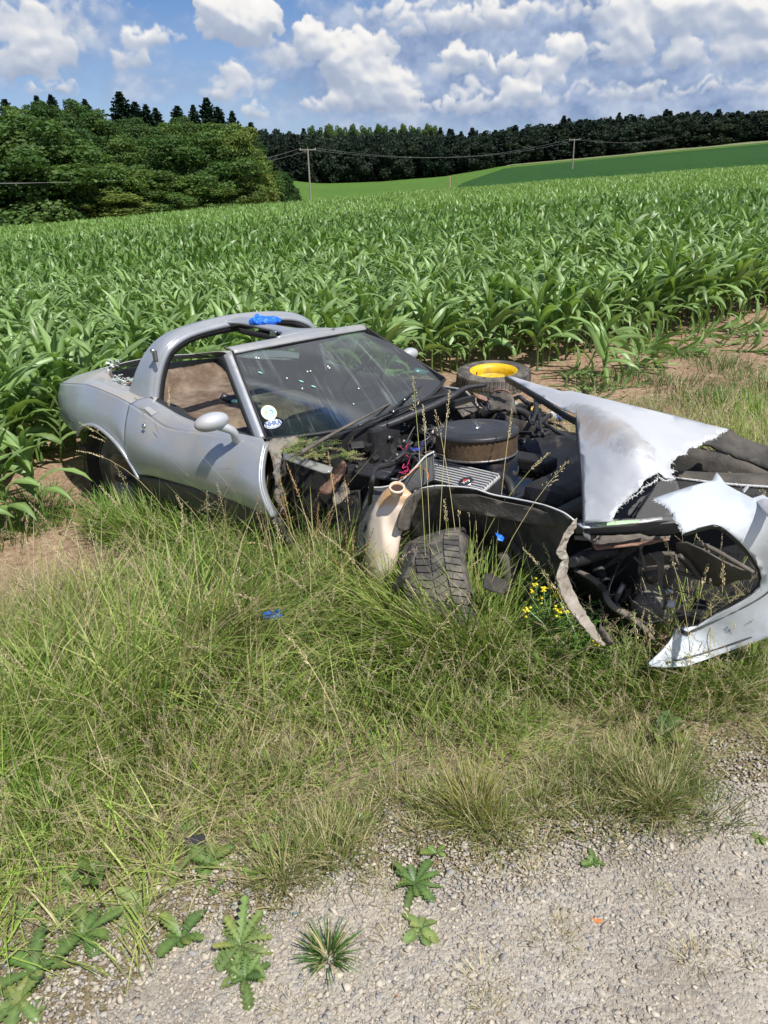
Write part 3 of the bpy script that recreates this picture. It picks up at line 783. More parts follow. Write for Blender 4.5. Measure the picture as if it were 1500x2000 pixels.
class MB:
    def __init__(s): s.bm = bmesh.new()
    def box(s, c, size, rot=None, bev=0, mi=0):
        m_ = Matrix.Translation(Vector(c)) @ (rot.to_4x4() if rot is not None else Matrix.Identity(4)) @ Matrix.Diagonal((*size, 1))
        r = bmesh.ops.create_cube(s.bm, size=1, matrix=m_)
        if bev: bmesh.ops.bevel(s.bm, geom=list({e for v in r['verts'] for e in v.link_edges}), offset=bev, segments=2, affect='EDGES', profile=.6)
        return s
    def tube(s, pts, r, k=8, n=None, cap=True, closed=False):
        P = np.array([np.array(p_, float) for p_ in pts])
        if n: P = cr1(P, n)
        rs = r if hasattr(r, '__len__') else [r] * len(P)
        rs = np.interp(np.linspace(0, 1, len(P)), np.linspace(0, 1, len(rs)), rs)
        prev = None; rings = []
        for i, p_ in enumerate(P):
            d = P[min(i + 1, len(P) - 1)] - P[max(i - 1, 0)]; d = d / (np.linalg.norm(d) + 1e-12)
            a = np.cross(d, [0, 0, 1]) if prev is None else prev - d * (prev @ d)
            if np.linalg.norm(a) < 1e-3: a = np.cross(d, [0, 1, 0])
            a /= np.linalg.norm(a); b_ = np.cross(d, a); prev = a
            rings.append([s.bm.verts.new(p_ + (a * math.cos(2 * math.pi * q / k) + b_ * math.sin(2 * math.pi * q / k)) * rs[i]) for q in range(k)])
        for r0, r1 in zip(rings[:-1], rings[1:]):
            for q in range(k): s.bm.faces.new((r0[q], r0[(q + 1) % k], r1[(q + 1) % k], r1[q])).smooth = True
        if cap:
            s.bm.faces.new(rings[0][::-1]); s.bm.faces.new(rings[-1])
        return s
    def lathe(s, prof, c, axis=(0, 0, 1), k=48, bump=None):
        ax = Vector(axis).normalized(); q = Vector((0, 0, 1)).rotation_difference(ax).to_matrix(); c = Vector(c); rings = []
        for (r, z) in prof:
            if r < 1e-6: rings.append([s.bm.verts.new(c + q @ Vector((0, 0, z)))])
            else: rings.append([s.bm.verts.new(c + q @ Vector((r * math.cos(6.28318 * i / k), r * math.sin(6.28318 * i / k), z))) for i in range(k)])
        for a, b_ in zip(rings[:-1], rings[1:]):
            for i in range(k):
                if len(a) == 1 and len(b_) == 1: continue
                if len(a) == 1: f = (a[0], b_[(i + 1) % k], b_[i])
                elif len(b_) == 1: f = (a[i], a[(i + 1) % k], b_[0])
                else: f = (a[i], a[(i + 1) % k], b_[(i + 1) % k], b_[i])
                s.bm.faces.new(f).smooth = True
        return s
    def blob(s, c, r, sub=3, amp=0, seed=0, freq=4):
        m_ = Matrix.Translation(Vector(c)) @ Matrix.Diagonal((*(r if hasattr(r, '__len__') else (r,) * 3), 1))
        rr = bmesh.ops.create_icosphere(s.bm, subdivisions=sub, radius=1, matrix=m_)
        for v in rr['verts']:
            if amp:
                d = (v.co - Vector(c)); v.co += d * amp * (math.sin(d.x * freq * 20 + seed) * math.sin(d.y * freq * 23 + seed * 2) + math.sin(d.z * freq * 31 + seed))
            for f in v.link_faces: f.smooth = True
        return s
    def build(s, name, mat, parent=None, label=None, bevel=0, autosmooth=False):
        bmesh.ops.recalc_face_normals(s.bm, faces=s.bm.faces)
        me = bpy.data.meshes.new(name); s.bm.to_mesh(me); s.bm.free()
        o = link(name, me, mat, parent)
        if bevel: add_mod(o, bevel=bevel)
        if label: o['label'] = label
        return o

# ------------------------------------------------------------------ car materials
def paint(name, c1, c2, dirt, amt, dsc, rough=.42, metal=.35):
    m_, b, p, o = newmat(name); tco = b.n('ShaderNodeTexCoord').outputs['Object']
    f = b.mapr(b.noise(tco, 3, 4, .6), .3, .7); col = b.mix(f, c1, c2)
    d1 = b.mapr(b.noise(tco, dsc, 7, .68), .60 - amt * .25, .74 - amt * .1)
    sep = b.n('ShaderNodeSeparateXYZ'); b.lk(tco, sep.inputs[0])
    col = b.mix(b.m('MULTIPLY', d1, .75), col, dirt)
    fine = b.mapr(b.noise(tco, 120, 3, .7), .62, .72, 0, .35); col = b.mix(fine, col, (.33, .29, .24))
    b.lk(col, p.inputs['Base Color']); p.inputs['Metallic'].default_value = metal
    b.lk(b.mapr(d1, 0, 1, rough, .8), p.inputs['Roughness'])
    p.inputs['Coat Weight'].default_value = .4; p.inputs['Coat Roughness'].default_value = .14
    scn = b.mapr(b.noise(b.vm('MULTIPLY', tco, (4, 4, 70)), 1.3, 4, .7), .66, .70, 0, .35); b.lk(b.mix(scn, col, (.62, .62, .60)), p.inputs['Base Color'])
    b.lk(b.m('ADD', b.mapr(b.noise(tco, 3.5, 7, .7), .35, .7, -.06, .14), b.mapr(d1, 0, 1, rough, .8)), p.inputs['Roughness'])
    bn = b.n('ShaderNodeBump'); bn.inputs['Strength'].default_value = .12; bn.inputs['Distance'].default_value = .01
    b.lk(b.noise(tco, 5, 3, .5), bn.inputs['Height']); b.lk(bn.outputs[0], p.inputs['Normal'])
    return m_
paint('silver_paint', (.44, .465, .495), (.39, .41, .44), (.36, .33, .28), .5, 3.3, .34, .4)
paint('deck_paint', (.46, .48, .49), (.42, .43, .44), (.42, .37, .30), .9, 3.1, .5, .3)
paint('hood_paint', (.54, .56, .59), (.48, .50, .54), (.33, .29, .25), .55, 2.6, .45, .25)
paint('nose_paint', (.60, .65, .69), (.57, .62, .66), (.40, .38, .34), .1, 2.6, .45, .12)
simple('black_rubber', (.018, .018, .02), (.03, .03, .032), .6, scale=30, bump=.2)
simple('black_plastic', (.022, .022, .025), (.04, .04, .044), .42, scale=12, bump=.15, dirt=(.16, .14, .11), dirt_amt=.1, dscale=9)
simple('underbody', (.020, .019, .018), (.045, .042, .038), .75, scale=6, bump=.3, dirt=(.13, .115, .095), dirt_amt=.6, dscale=5)
simple('dusty_black', (.05, .046, .04), (.10, .09, .075), .7, scale=7, bump=.4, dirt=(.15, .13, .105), dirt_amt=.8, dscale=8)
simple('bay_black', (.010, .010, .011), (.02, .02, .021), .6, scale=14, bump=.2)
simple('grey_fiberglass', (.16, .15, .14), (.24, .22, .20), .8, scale=9, bump=.6, bscale=80, dirt=(.30, .25, .19), dirt_amt=.8, dscale=7)
simple('beige_fiberglass', (.36, .32, .26), (.20, .17, .14), .85, scale=14, bump=.9, bscale=60, dirt=(.5, .46, .4), dirt_amt=.5, dscale=10)
simple('raw_edge', (.74, .76, .76), (.60, .62, .62), .8, scale=60, bump=.8, bscale=160)
simple('inner_grey', (.085, .088, .092), (.12, .12, .122), .7, scale=6, bump=.3)
simple('rust', (.24, .13, .09), (.34, .20, .15), .85, scale=20, bump=.5, dirt=(.12, .07, .05), dirt_amt=.5, dscale=18)
simple('brown_carpet', (.115, .075, .05), (.19, .13, .088), .98, scale=14, bump=1.0, bscale=140, dirt=(.34, .27, .20), dirt_amt=.6, dscale=6)
simple('dusty_trim', (.085, .075, .065), (.12, .105, .09), .8, scale=10, bump=.3, dirt=(.20, .17, .14), dirt_amt=.6, dscale=8)
simple('tan_plastic', (.80, .68, .56), (.74, .61, .50), .40, scale=3, bump=.2, bscale=14, dirt=(.62, .36, .15), dirt_amt=.35, dscale=4.5)
simple('neck_shade', (.05, .02, .01), None, .6)  # near-black brown that paints the shade inside the tank neck
simple('air_filter_lid', (.020, .022, .025), (.045, .046, .05), .38, scale=3, bump=.05, rough2=.6, dirt=(.15, .13, .11), dirt_amt=.15, dscale=12)
simple('filter_paper', (.105, .065, .033), (.055, .035, .02), .9, scale=30, bump=.3)
simple('bright_metal', (.62, .62, .62), (.45, .45, .45), .28, metal=1, scale=20)
simple('dull_metal', (.34, .34, .35), (.20, .20, .20), .5, metal=.8, scale=20, bump=.2, dirt=(.18, .14, .1), dirt_amt=.5, dscale=14)
simple('chrome', (.75, .77, .8), None, .12, metal=1)
simple('engine_blue', (.008, .022, .05), (.012, .015, .022), .5, scale=10, dirt=(.05, .04, .03), dirt_amt=.6, dscale=10)
simple('light_blue_paint', (.10, .25, .42), (.08, .2, .36), .4)
simple('pink_wire', (.62, .03, .14), None, .4); simple('orange_wire', (.65, .22, .06), None, .4); simple('blue_wire', (.05, .08, .5), None, .4)
simple('white_plastic', (.75, .75, .74), (.6, .6, .58), .4); simple('red_plastic', (.6, .03, .05), None, .4)
simple('blue_nitrile', (.012, .17, .80), (.01, .14, .70), .42, scale=20, bump=.3, bscale=50)
simple('yellow_paint', (.74, .50, .015), (.66, .44, .015), .5, scale=10, dirt=(.38, .26, .06), dirt_amt=.4, dscale=9)
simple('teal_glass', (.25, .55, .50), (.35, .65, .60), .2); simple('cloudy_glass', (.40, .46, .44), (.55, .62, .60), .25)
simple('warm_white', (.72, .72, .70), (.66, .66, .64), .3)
simple('green_tape', (.42, .62, .40), (.5, .68, .46), .6)
# tyre rubber with tread
m_, b, p, o_ = newmat('tyre_rubber'); tco = b.n('ShaderNodeTexCoord').outputs['Object']
col = b.mix(b.mapr(b.noise(tco, 9, 6, .65), .42, .68), (.06, .057, .054), (.22, .195, .165)); b.lk(col, p.inputs['Base Color']); p.inputs['Roughness'].default_value = .8
bn = b.n('ShaderNodeBump'); bn.inputs['Strength'].default_value = .4; b.lk(b.noise(tco, 90, 3), bn.inputs['Height']); b.lk(bn.outputs[0], p.inputs['Normal'])
# glass: tinted, dusty, streaked
m_, b, p, o_ = newmat('windshield_glass'); tco = b.n('ShaderNodeTexCoord').outputs['Object']
tr = b.n('ShaderNodeBsdfTransparent'); tr.inputs[0].default_value = (.36, .50, .50, 1)
gl = b.n('ShaderNodeBsdfGlossy'); gl.inputs['Roughness'].default_value = .05
fr = b.n('ShaderNodeFresnel'); fr.inputs[0].default_value = 1.5
mx = b.n('ShaderNodeMixShader'); b.lk(b.m('MULTIPLY', fr.outputs[0], .42, clamp=True), mx.inputs[0]); b.lk(tr.outputs[0], mx.inputs[1]); b.lk(gl.outputs[0], mx.inputs[2])
df = b.n('ShaderNodeBsdfDiffuse'); df.inputs[0].default_value = (.40, .47, .46, 1)
stv = b.vm('MULTIPLY', tco, (2.2, 13, 2.2)); rot = b.n('ShaderNodeVectorRotate', rotation_type='Z_AXIS'); b.lk(tco, rot.inputs['Vector']); rot.inputs['Angle'].default_value = rad(14)
stv = b.vm('MULTIPLY', rot.outputs[0], (2.2, 30, 2.2))
st = b.mapr(b.noise(stv, 1.0, 6, .65), .54, .76, 0, .36); big = b.mapr(b.noise(tco, 2.8, 3, .6), .44, .60)
spk = b.mapr(b.noise(tco, 130, 2, .5), .72, .78, 0, .4)
mk = b.m('ADD', b.m('ADD', b.m('MULTIPLY', st, big), .012), spk, clamp=True)
mx2 = b.n('ShaderNodeMixShader'); b.lk(mk, mx2.inputs[0]); b.lk(mx.outputs[0], mx2.inputs[1]); b.lk(df.outputs[0], mx2.inputs[2]); b.lk(mx2.outputs[0], o_.inputs[0])
m_, b, p, o_ = newmat('clear_plastic')
tr = b.n('ShaderNodeBsdfTransparent'); tr.inputs[0].default_value = (.8, .8, .78, 1); mx = b.n('ShaderNodeMixShader'); mx.inputs[0].default_value = .45
p.inputs['Base Color'].default_value = (.5, .5, .48, 1); p.inputs['Roughness'].default_value = .2
b.lk(tr.outputs[0], mx.inputs[1]); b.lk(p.outputs[0], mx.inputs[2]); b.lk(mx.outputs[0], o_.inputs[0])

K = MATS
# ------------------------------------------------------------------ body, rear half
def ridge(px, py, y): return cp(px, py, 'y', y)
# side: stations from the tail to the front edge of the door; columns of points bottom -> ridge
def side_cols(cols):                             # (bottom px, ridge px, y bottom, y ridge, bulge)
    out = []
    for (bx, by, yb, tx, ty, yt, bul) in cols:
        b0 = cp(bx, by, 'y', -yb); t0 = cp(tx, ty, 'y', -yt); col = []
        for k in range(5):
            t = k / 4; q = b0 * (1 - t) + t0 * t; q = q.copy(); q[1] -= bul * math.sin(math.pi * t) ; col.append(q)
        out.append(col)
    return np.array(out)
rear_cols = [(121, 818, .66, 119, 750, .66, .02), (140, 838, .80, 128, 750, .71, .035), (156, 842, .865, 150, 751, .76, .03), (166, 834, .875, 172, 753, .785, .02),
             (184, 834, .880, 200, 763, .80, .015), (206, 848, .880, 226, 774, .805, .02), (230, 873, .875, 244, 783, .805, .03), (252, 903, .865, 252, 787, .80, .045), (268, 928, .855, 255, 789, .80, .05)]
q = side_cols(rear_cols)
surf('rear_fender', q, 60, 24, K['silver_paint'], car, .006, 'silver rear fender with a flared wheel arch, nearest the camera', flip=True, off=-1)
far = q * np.array([1, -1, 1]); surf('rear_fender', far, 50, 16, K['silver_paint'], car, .006, off=1)
# arch lip
lip = [cp(152, 850, 'y', -.885), cp(157, 838, 'y', -.89), cp(168, 831, 'y', -.895), cp(186, 832, 'y', -.898), cp(208, 847, 'y', -.898), cp(232, 872, 'y', -.893), cp(255, 906, 'y', -.88), cp(272, 936, 'y', -.87)]
MB().tube(lip, .012, 8, 50).build('arch_lip', K['silver_paint'], car)
# wheel house behind the arch
MB().lathe([(.43, 0), (.43, .45), (.0, .45)], (.09, -.82, .28), (0, 1, 0), 32).build('wheel_house', K['underbody'], car)
# tail panel
tl = [[cp(119, 750, 'y', -.66) + np.array([-.012, 0, 0]), cp(119, 750, 'y', -.66) * [1, 0, 1] + np.array([-.10, 0, .02]), cp(119, 750, 'y', -.66) * [1, -1, 1]],
      [cp(119, 750, 'y', -.66) + np.array([-.03, 0, -.12]), cp(119, 750, 'y', -.66) * [1, 0, 1] + np.array([-.13, 0, -.10]), cp(119, 750, 'y', -.66) * [1, -1, 1] + np.array([-.03, 0, -.12])],
      [cp(119, 750, 'y', -.66) + np.array([.04, 0, -.30]), cp(119, 750, 'y', -.66) * [1, 0, 1] + np.array([-.06, 0, -.32]), cp(119, 750, 'y', -.66) * [1, -1, 1] + np.array([.04, 0, -.30])]]
surf('tail_panel', tl, 14, 20, K['silver_paint'], car, .006)
# deck: strips on both sides of the open rear window and a strip behind it
def deck(sgn):
    out_ = [cp(119, 749, 'y', -.66), cp(150, 750, 'y', -.76), cp(172, 752, 'y', -.785), cp(200, 762, 'y', -.80), cp(226, 773, 'y', -.805), cp(244, 782, 'y', -.805), cp(255, 788, 'y', -.80), cp(290, 811, 'y', -.80)]
    in_ = [cp(200, 722, 'y', -.40) + np.array([-.05, 0, 0]), cp(212, 722, 'y', -.46), cp(217, 735, 'y', -.50), cp(228, 745, 'y', -.54), cp(240, 752, 'y', -.58), cp(256, 756, 'y', -.60), cp(276, 768, 'y', -.64), cp(308, 777, 'y', -.68)]
    P = []
    for a, b_ in zip(out_, in_):
        mid = (a + b_) / 2; mid = mid + np.array([0, 0, .012]); P.append([a, a * .75 + b_ * .25 + np.array([0, 0, .012]), mid, b_])
    return np.array(P) * np.array([1, sgn, 1])
surf('rear_deck', deck(1), 50, 14, K['deck_paint'], car, .006, 'dusty silver rear deck beside the open rear window')
surf('rear_deck', deck(-1), 50, 14, K['deck_paint'], car, .006)
dk = deck(1); a0 = dk[0, 0]; a1 = dk[0, 3]
surf('rear_deck', [[a0, a1], [a0 * [1, .4, 1] + np.array([-.08, 0, .03]), a1 * [1, .3, 1] + np.array([-.02, 0, .02])], [a0 * [1, -.4, 1] + np.array([-.08, 0, .03]), a1 * [1, -.3, 1] + np.array([-.02, 0, .02])], [a0 * [1, -1, 1], a1 * [1, -1, 1]]], 24, 8, K['deck_paint'], car, .006)
# chrome-green remains of the broken rear window along the opening
rim = [cp(258, 752, 'y', -.59), cp(246, 756, 'y', -.58), cp(236, 751, 'y', -.56), cp(226, 744, 'y', -.53), cp(217, 732, 'y', -.49), cp(218, 722, 'y', -.44), cp(229, 714, 'y', -.36)]
MB().tube([r_ + np.array([0, 0, .006]) for r_ in rim], .010, 8, 40).build('window_seal', K['dusty_trim'], car)
gm = MB(); rr = random.Random(4)
for k in range(46):
    t = rr.random(); i = int(t * (len(rim) - 1)); f_ = t * (len(rim) - 1) - i; c_ = rim[i] * (1 - f_) + rim[i + 1] * f_
    gm.box(c_ + np.array([rr.gauss(0, .02), rr.gauss(0, .02), .015 + rr.random() * .03]), (.012 + rr.random() * .02, .008 + rr.random() * .02, .004), Matrix.Rotation(rr.random() * 6, 3, Vector((rr.random(), rr.random(), rr.random()))))
gm.build('glass_remains', K['cloudy_glass'], car, 'crumbs of broken greenish rear window glass')
# door
door_cols = [(268, 926, .855, 256, 789, .80, .05), (300, 928, .86, 290, 811, .802, .05), (345, 940, .86, 328, 836, .805, .045), (400, 956, .86, 385, 846, .80, .045), (450, 974, .86, 445, 853, .785, .05), (500, 994, .86, 495, 862, .77, .055), (536, 1010, .855, 519, 868, .765, .05)]
dq = side_cols(door_cols)
door = surf('door', dq, 60, 24, K['silver_paint'], car, .012, 'silver door, slightly dented, nearest the camera', flip=True, off=-1)
for v in door.data.vertices:                      # soft dents
    x, y, z = v.co
    v.co.y += .012 * math.exp(-((x - 1.05) / .10) ** 2 - ((z - .66) / .10) ** 2) + .008 * math.exp(-((x - 1.45) / .12) ** 2 - ((z - .58) / .12) ** 2)
sill_px = [(256, 789), (290, 811), (328, 836), (385, 846), (445, 853), (495, 862), (519, 868)]
top_px = [(292, 777), (318, 792), (352, 812), (392, 828), (440, 841), (482, 851), (513, 857)]
ys_ = [.70, .71, .715, .715, .71, .705, .70]; yr_ = [.80, .802, .805, .80, .785, .77, .765]
up = []
for (a, c_, y0, y1) in zip(sill_px, top_px, yr_, ys_):
    p0 = cp(*a, 'y', -y0); p1 = cp(*c_, 'y', -y1); up.append([p0, p0 * .5 + p1 * .5 + np.array([0, -.004, .01]), p1])
surf('door_shoulder', up, 50, 8, K['silver_paint'], door, .008)
surf('door', dq * np.array([1, -1, 1]), 40, 16, K['silver_paint'], car, .012)
surf('window_sill', [[p_[-1], p_[-1] + np.array([0, .05, -.01])] for p_ in up], 40, 4, K['black_rubber'], door, .01)
hd = [cp(279, 797, 'y', -.795), cp(291, 794, 'y', -.77), cp(307, 806, 'y', -.775), cp(297, 813, 'y', -.80)]
surf('door_handle', [[hd[0], hd[1]], [hd[3], hd[2]]], 6, 6, K['hood_paint'], door, .012, 'flush rectangular door handle flap')
MB().tube([hd[0], hd[1], hd[2], hd[3], hd[0]], .0022, 5).build('handle_gap', K['black_rubber'], door)
MB().lathe([(0, .006), (.013, .004), (.015, -.004)], cp(280, 833, 'y', -.868), (0, -1, 0), 20).build('door_lock', K['chrome'], door)
# rear edge gap of the door
gap = [cp(x, y, 'y', -v - .002) for x, y, v in ((254, 789, .802), (250, 806, .83), (250, 824, .848), (254, 846, .862), (261, 876, .872), (268, 900, .872), (275, 922, .862))]
MB().tube(gap, .004, 6, 30).build('door_gap', K['black_rubber'], door)
dent = [cp(x, y, 'y', -.862) for x, y in ((300, 817), (303, 828), (306, 838), (309, 848))]
MB().tube(dent, [.0005, .0018, .0005], 5, 12).build('scratch', K['dusty_trim'], door)
# door front edge return (pale)
surf('door_edge', [[p_, p_ + np.array([-.01, .03, 0])] for p_ in dq[-1]], 16, 4, K['silver_paint'], door, .002)
# rocker
rk = [[cp(262, 925, 'y', -.84), cp(262, 925, 'y', -.84) + np.array([0, .06, -.17])], [cp(400, 958, 'y', -.845), cp(400, 958, 'y', -.845) + np.array([0, .06, -.17])], [cp(545, 1014, 'y', -.845), cp(545, 1014, 'y', -.845) + np.array([0, .06, -.17])]]
surf('rocker_panel', rk, 20, 6, K['dusty_black'], car, .02)
surf('rocker_panel', np.array(rk) * np.array([1, -1, 1]), 20, 6, K['dusty_black'], car, .02)
# mirror
mc = cp(413, 824, 'y', -.93)
mm = MB(); mm.blob((0, 0, 0), (.052, .086, .044), 4)
o = mm.build('mirror_housing', K['hood_paint'], door, 'silver oval door mirror nearest the camera')
o.matrix_local = Matrix.Translation(Vector(mc)) @ Matrix.Rotation(rad(-12), 4, 'Z') @ Matrix.Rotation(rad(6), 4, 'X')
for v in o.data.vertices:
    if v.co.x < -.02: v.co.x = -.02 - (v.co.x + .02) * .2
MB().tube([mc + np.array([.0, .03, -.02]), mc + np.array([.03, .09, -.06]), cp(462, 860, 'y', -.80)], [.026, .02, .022], 12, 10).build('mirror_stem', K['hood_paint'], door)
mf = cp(800, 691, 'y', .93)
o = MB().blob(mf, (.045, .07, .04), 4).build('mirror_housing', K['hood_paint'], car, 'silver mirror on the far door')
# ------------------------------------------------------------------ roof hoop, T-bar, windshield frame
def hoop_path(y, z, xr, xf): return (y, z, xr, xf)
hp = [(-.705, .80, .15, .44), (-.685, .88, .20, .44), (-.655, .98, .25, .45), (-.61, 1.07, .29, .46), (-.54, 1.145, .33, .47), (-.42, 1.19, .34, .46), (-.22, 1.22, .35, .45), (0, 1.234, .35, .45),
      (.22, 1.228, .35, .45), (.42, 1.205, .35, .46), (.54, 1.155, .30, .48), (.61, 1.07, .28, .47), (.655, .98, .24, .46), (.685, .88, .18, .45), (.705, .80, .12, .45)]
hs_, hf_, hi_ = [], [], []
for (y, z, xr, xf) in hp:
    n_ = np.array([0, y / 1.0, .55 if abs(y) < .6 else .2]); n_ /= np.linalg.norm(n_)
    o1 = np.array([xr, y, z]); 
    hs_.append([o1 - n_ * .035, o1 + n_ * .004, o1 * .5 + np.array([xf, y, z]) * .5 + n_ * .012, np.array([xf - .03, y, z]) + n_ * .004, np.array([xf, y, z]) - n_ * .014])
    hf_.append([np.array([xf - .001, y, z]) - n_ * .014, np.array([xf + .012, y, z]) - n_ * .035, np.array([xf + .008, y, z]) - n_ * .05])
    hi_.append([np.array([xf + .006, y, z]) - n_ * .045, np.array([xf - .01, y, z]) - n_ * .085, np.array([xr + .06, y, z]) - n_ * .07, np.array([xr, y, z]) - n_ * .035])
hoop = surf('roof_hoop', hs_, 90, 18, K['silver_paint'], car, .004, 'silver roof hoop behind the seats')
surf('hoop_trim', hf_, 90, 8, K['silver_paint'], hoop, .003)
surf('weatherstrip', hi_, 90, 8, K['black_rubber'], hoop, .004)
lk_ = cp(308, 690, 'y', -.62)
MB().box(lk_ + np.array([.02, -.03, -.01]), (.03, .02, .07), bev=.006).build('latch_plate', K['dull_metal'], hoop)
MB().lathe([(0, .008), (.012, .006), (.012, -.01)], lk_ + np.array([.02, -.045, .02]), (0, -1, 0), 14).build('latch_bolt', K['bright_metal'], hoop)
tb = [[(.42, -.15, 1.200), (.42, 0, 1.212), (.42, .15, 1.200)], [(.52, -.07, 1.190), (.52, 0, 1.197), (.52, .07, 1.190)], [(.72, -.05, 1.166), (.72, 0, 1.173), (.72, .05, 1.166)], [(.92, -.07, 1.150), (.92, 0, 1.157), (.92, .07, 1.150)], [(1.03, -.15, 1.148), (1.03, 0, 1.155), (1.03, .15, 1.148)], [(1.07, -.22, 1.14), (1.07, 0, 1.148), (1.07, .22, 1.14)]]
tbar = surf('roof_bar', tb, 40, 14, K['silver_paint'], car, .02, 'silver centre bar joining hoop and windshield header', off=1)
tbs = [[(a[0][0], a[0][1] - .008, a[0][2] - .016), (a[0][0], a[0][1] + .0, a[0][2] - .05), (a[2][0], a[2][1] - .0, a[2][2] - .05), (a[2][0], a[2][1] + .008, a[2][2] - .016)] for a in tb[1:]]
surf('weatherstrip', tbs, 30, 12, K['black_rubber'], tbar, .006)
for y in (-.075, .075):
    MB().box((.86, y, 1.15), (.05, .02, .03), bev=.004).build('roof_latch', K['bright_metal'], tbar)
# windshield corner points
WA = cp(517, 858, 'y', -.675); WB = cp(452, 690, 'y', -.55); WC = cp(712, 643, 'y', .54); WD = cp(866, 741, 'y', .675)
def lerp(a, b_, t): return a * (1 - t) + b_ * t
topc = (WB + WC) / 2 + np.array([.05, 0, .012]); botc = (WA + WD) / 2 + np.array([.20, 0, -.035])
def wtop(t): return lerp(lerp(WB, 2 * topc - (WB + WC) / 2, t), lerp(2 * topc - (WB + WC) / 2, WC, t), t)
def wbot(t): return lerp(lerp(WA, 2 * botc - (WA + WD) / 2, t), lerp(2 * botc - (WA + WD) / 2, WD, t), t)
G_ = []
for u in np.linspace(0, 1, 9):
    a = wtop(u); c_ = wbot(u); nrm = np.array([.5, 0, .86])
    G_.append([a, lerp(a, c_, .33) + nrm * .018, lerp(a, c_, .66) + nrm * .018, c_])
ws = surf('windshield', G_, 40, 24, K['windshield_glass'], car, 0, 'dusty cracked tinted windshield with two round stickers')
hdr = [[a + np.array([-.05, 0, .022]), a + np.array([-.02, 0, .024]), a + np.array([.012, 0, .008]), a + np.array([.016, 0, -.004])] for a in [wtop(u) for u in np.linspace(0, 1, 9)]]
fr_ = surf('windshield_frame', hdr, 40, 10, K['silver_paint'], car, .012, 'silver windshield header and pillars')
def pillar(bot, top, sg):
    d = (top - bot); out_ = np.array([0, sg, 0])
    P = []
    for t in np.linspace(0, 1, 5):
        q_ = lerp(bot, top, t); P.append([q_ + out_ * .004 + np.array([.008, 0, .008]), q_ + out_ * .024 + np.array([.0, 0, .004]), q_ + out_ * .03 + np.array([-.03, 0, -.01])])
    surf('pillar', P, 20, 8, K['silver_paint'], fr_, .006)
    P2 = [[p_[2], p_[2] + np.array([-.03, -.005 * sg, -.012])] for p_ in P]
    surf('weatherstrip', P2, 20, 4, K['black_rubber'], fr_, .01)
    MB().tube([p_[0] + np.array([.003, -.006 * sg, .003]) for p_ in P], .006, 6).build('glass_seal', K['black_rubber'], fr_)
pillar(WA, WB, -1); pillar(WD, WC, 1)
MB().tube([wtop(u) + np.array([.018, 0, -.004]) for u in np.linspace(0, 1, 12)], .006, 6).build('glass_seal', K['black_rubber'], fr_)
MB().tube([wbot(u) + np.array([.01, 0, 0]) for u in np.linspace(0, 1, 12)], .010, 6).build('glass_seal', K['black_rubber'], fr_)
# stickers on the glass
from mathutils.bvhtree import BVHTree
WSBVH = BVHTree.FromPolygons([v.co[:] for v in ws.data.vertices], [tuple(p_.vertices) for p_ in ws.data.polygons])
def onglass(px, py, up_=.004):
    d = RC.T @ raypx(px, py); o_c = RC.T @ (CAM - TCAR)
    loc, nn, _i, _d = WSBVH.ray_cast(Vector(o_c), Vector(d).normalized())
    if nn.z < 0: nn = -nn
    return np.array(loc) + np.array(nn) * up_, np.array(nn)
def disc(name, pxc, ex, ey, mat, parent, lift, label=None, z=.0008):
    c_, n_ = onglass(*pxc, lift); V = []
    e1, _ = onglass(pxc[0] + ex[0], pxc[1] + ex[1], lift); e2, _ = onglass(pxc[0] + ey[0], pxc[1] + ey[1], lift)
    V = [tuple(c_)] + [tuple(c_ + (e1 - c_) * math.cos(a) + (e2 - c_) * math.sin(a)) for a in np.linspace(0, 2 * math.pi, 37)[:-1]]
    me = bpy.data.meshes.new(name); me.from_pydata(V, [], [(0, 1 + i, 1 + (i + 1) % 36) for i in range(36)]); me.update()
    if me.polygons[0].normal.dot(Vector(n_)) < 0: me.flip_normals()
    o = link(name, me, mat, parent); add_mod(o, z, off=1)
    if label: o['label'] = label
    return o
LIFT = .005
simple('sticker_rim', (.55, .56, .40), (.6, .6, .45), .5); simple('sticker_teal', (.30, .66, .64), (.40, .72, .66), .5); simple('sticker_tan', (.60, .45, .20), None, .5)
simple('sticker_white', (.70, .74, .74), None, .5); simple('sticker_blue', (.03, .10, .30), None, .5); simple('sticker_dark', (.05, .22, .24), None, .5)
disc('round_sticker', (525, 807), (15.5, 1), (1, 14.5), K['sticker_rim'], ws, LIFT, 'round teal and cream sticker low on the windshield')
disc('round_sticker', (525, 807), (12.5, 1), (1, 11.5), K['sticker_teal'], ws, LIFT + .0012)
disc('round_sticker', (519, 807), (3, 0), (0, 4), K['sticker_tan'], ws, LIFT + .0022)
disc('round_sticker', (529, 803), (2.4, 0), (0, 1.2), K['sticker_dark'], ws, LIFT + .0022); disc('round_sticker', (532, 806), (1, 0), (0, 2.4), K['sticker_dark'], ws, LIFT + .0022)
disc('oval_sticker', (533, 829), (16.5, -3.5), (1.5, 8.8), K['sticker_white'], ws, LIFT, 'small oval sticker reading NHRA below the round one')
disc('oval_sticker', (533, 829), (15.2, -3.2), (1.35, 8.0), K['sticker_blue'], ws, LIFT + .001)
disc('oval_sticker', (533, 829), (13.8, -2.9), (1.2, 7.0), K['sticker_white'], ws, LIFT + .002)
fc = bpy.data.curves.new('letters', 'FONT'); fc.body = 'NHRA'; fc.size = .031; fc.offset = .0012; fc.align_x = 'CENTER'; fc.align_y = 'CENTER'; fc.extrude = .0004
fo = bpy.data.objects.new('letters', fc); C.objects.link(fo)
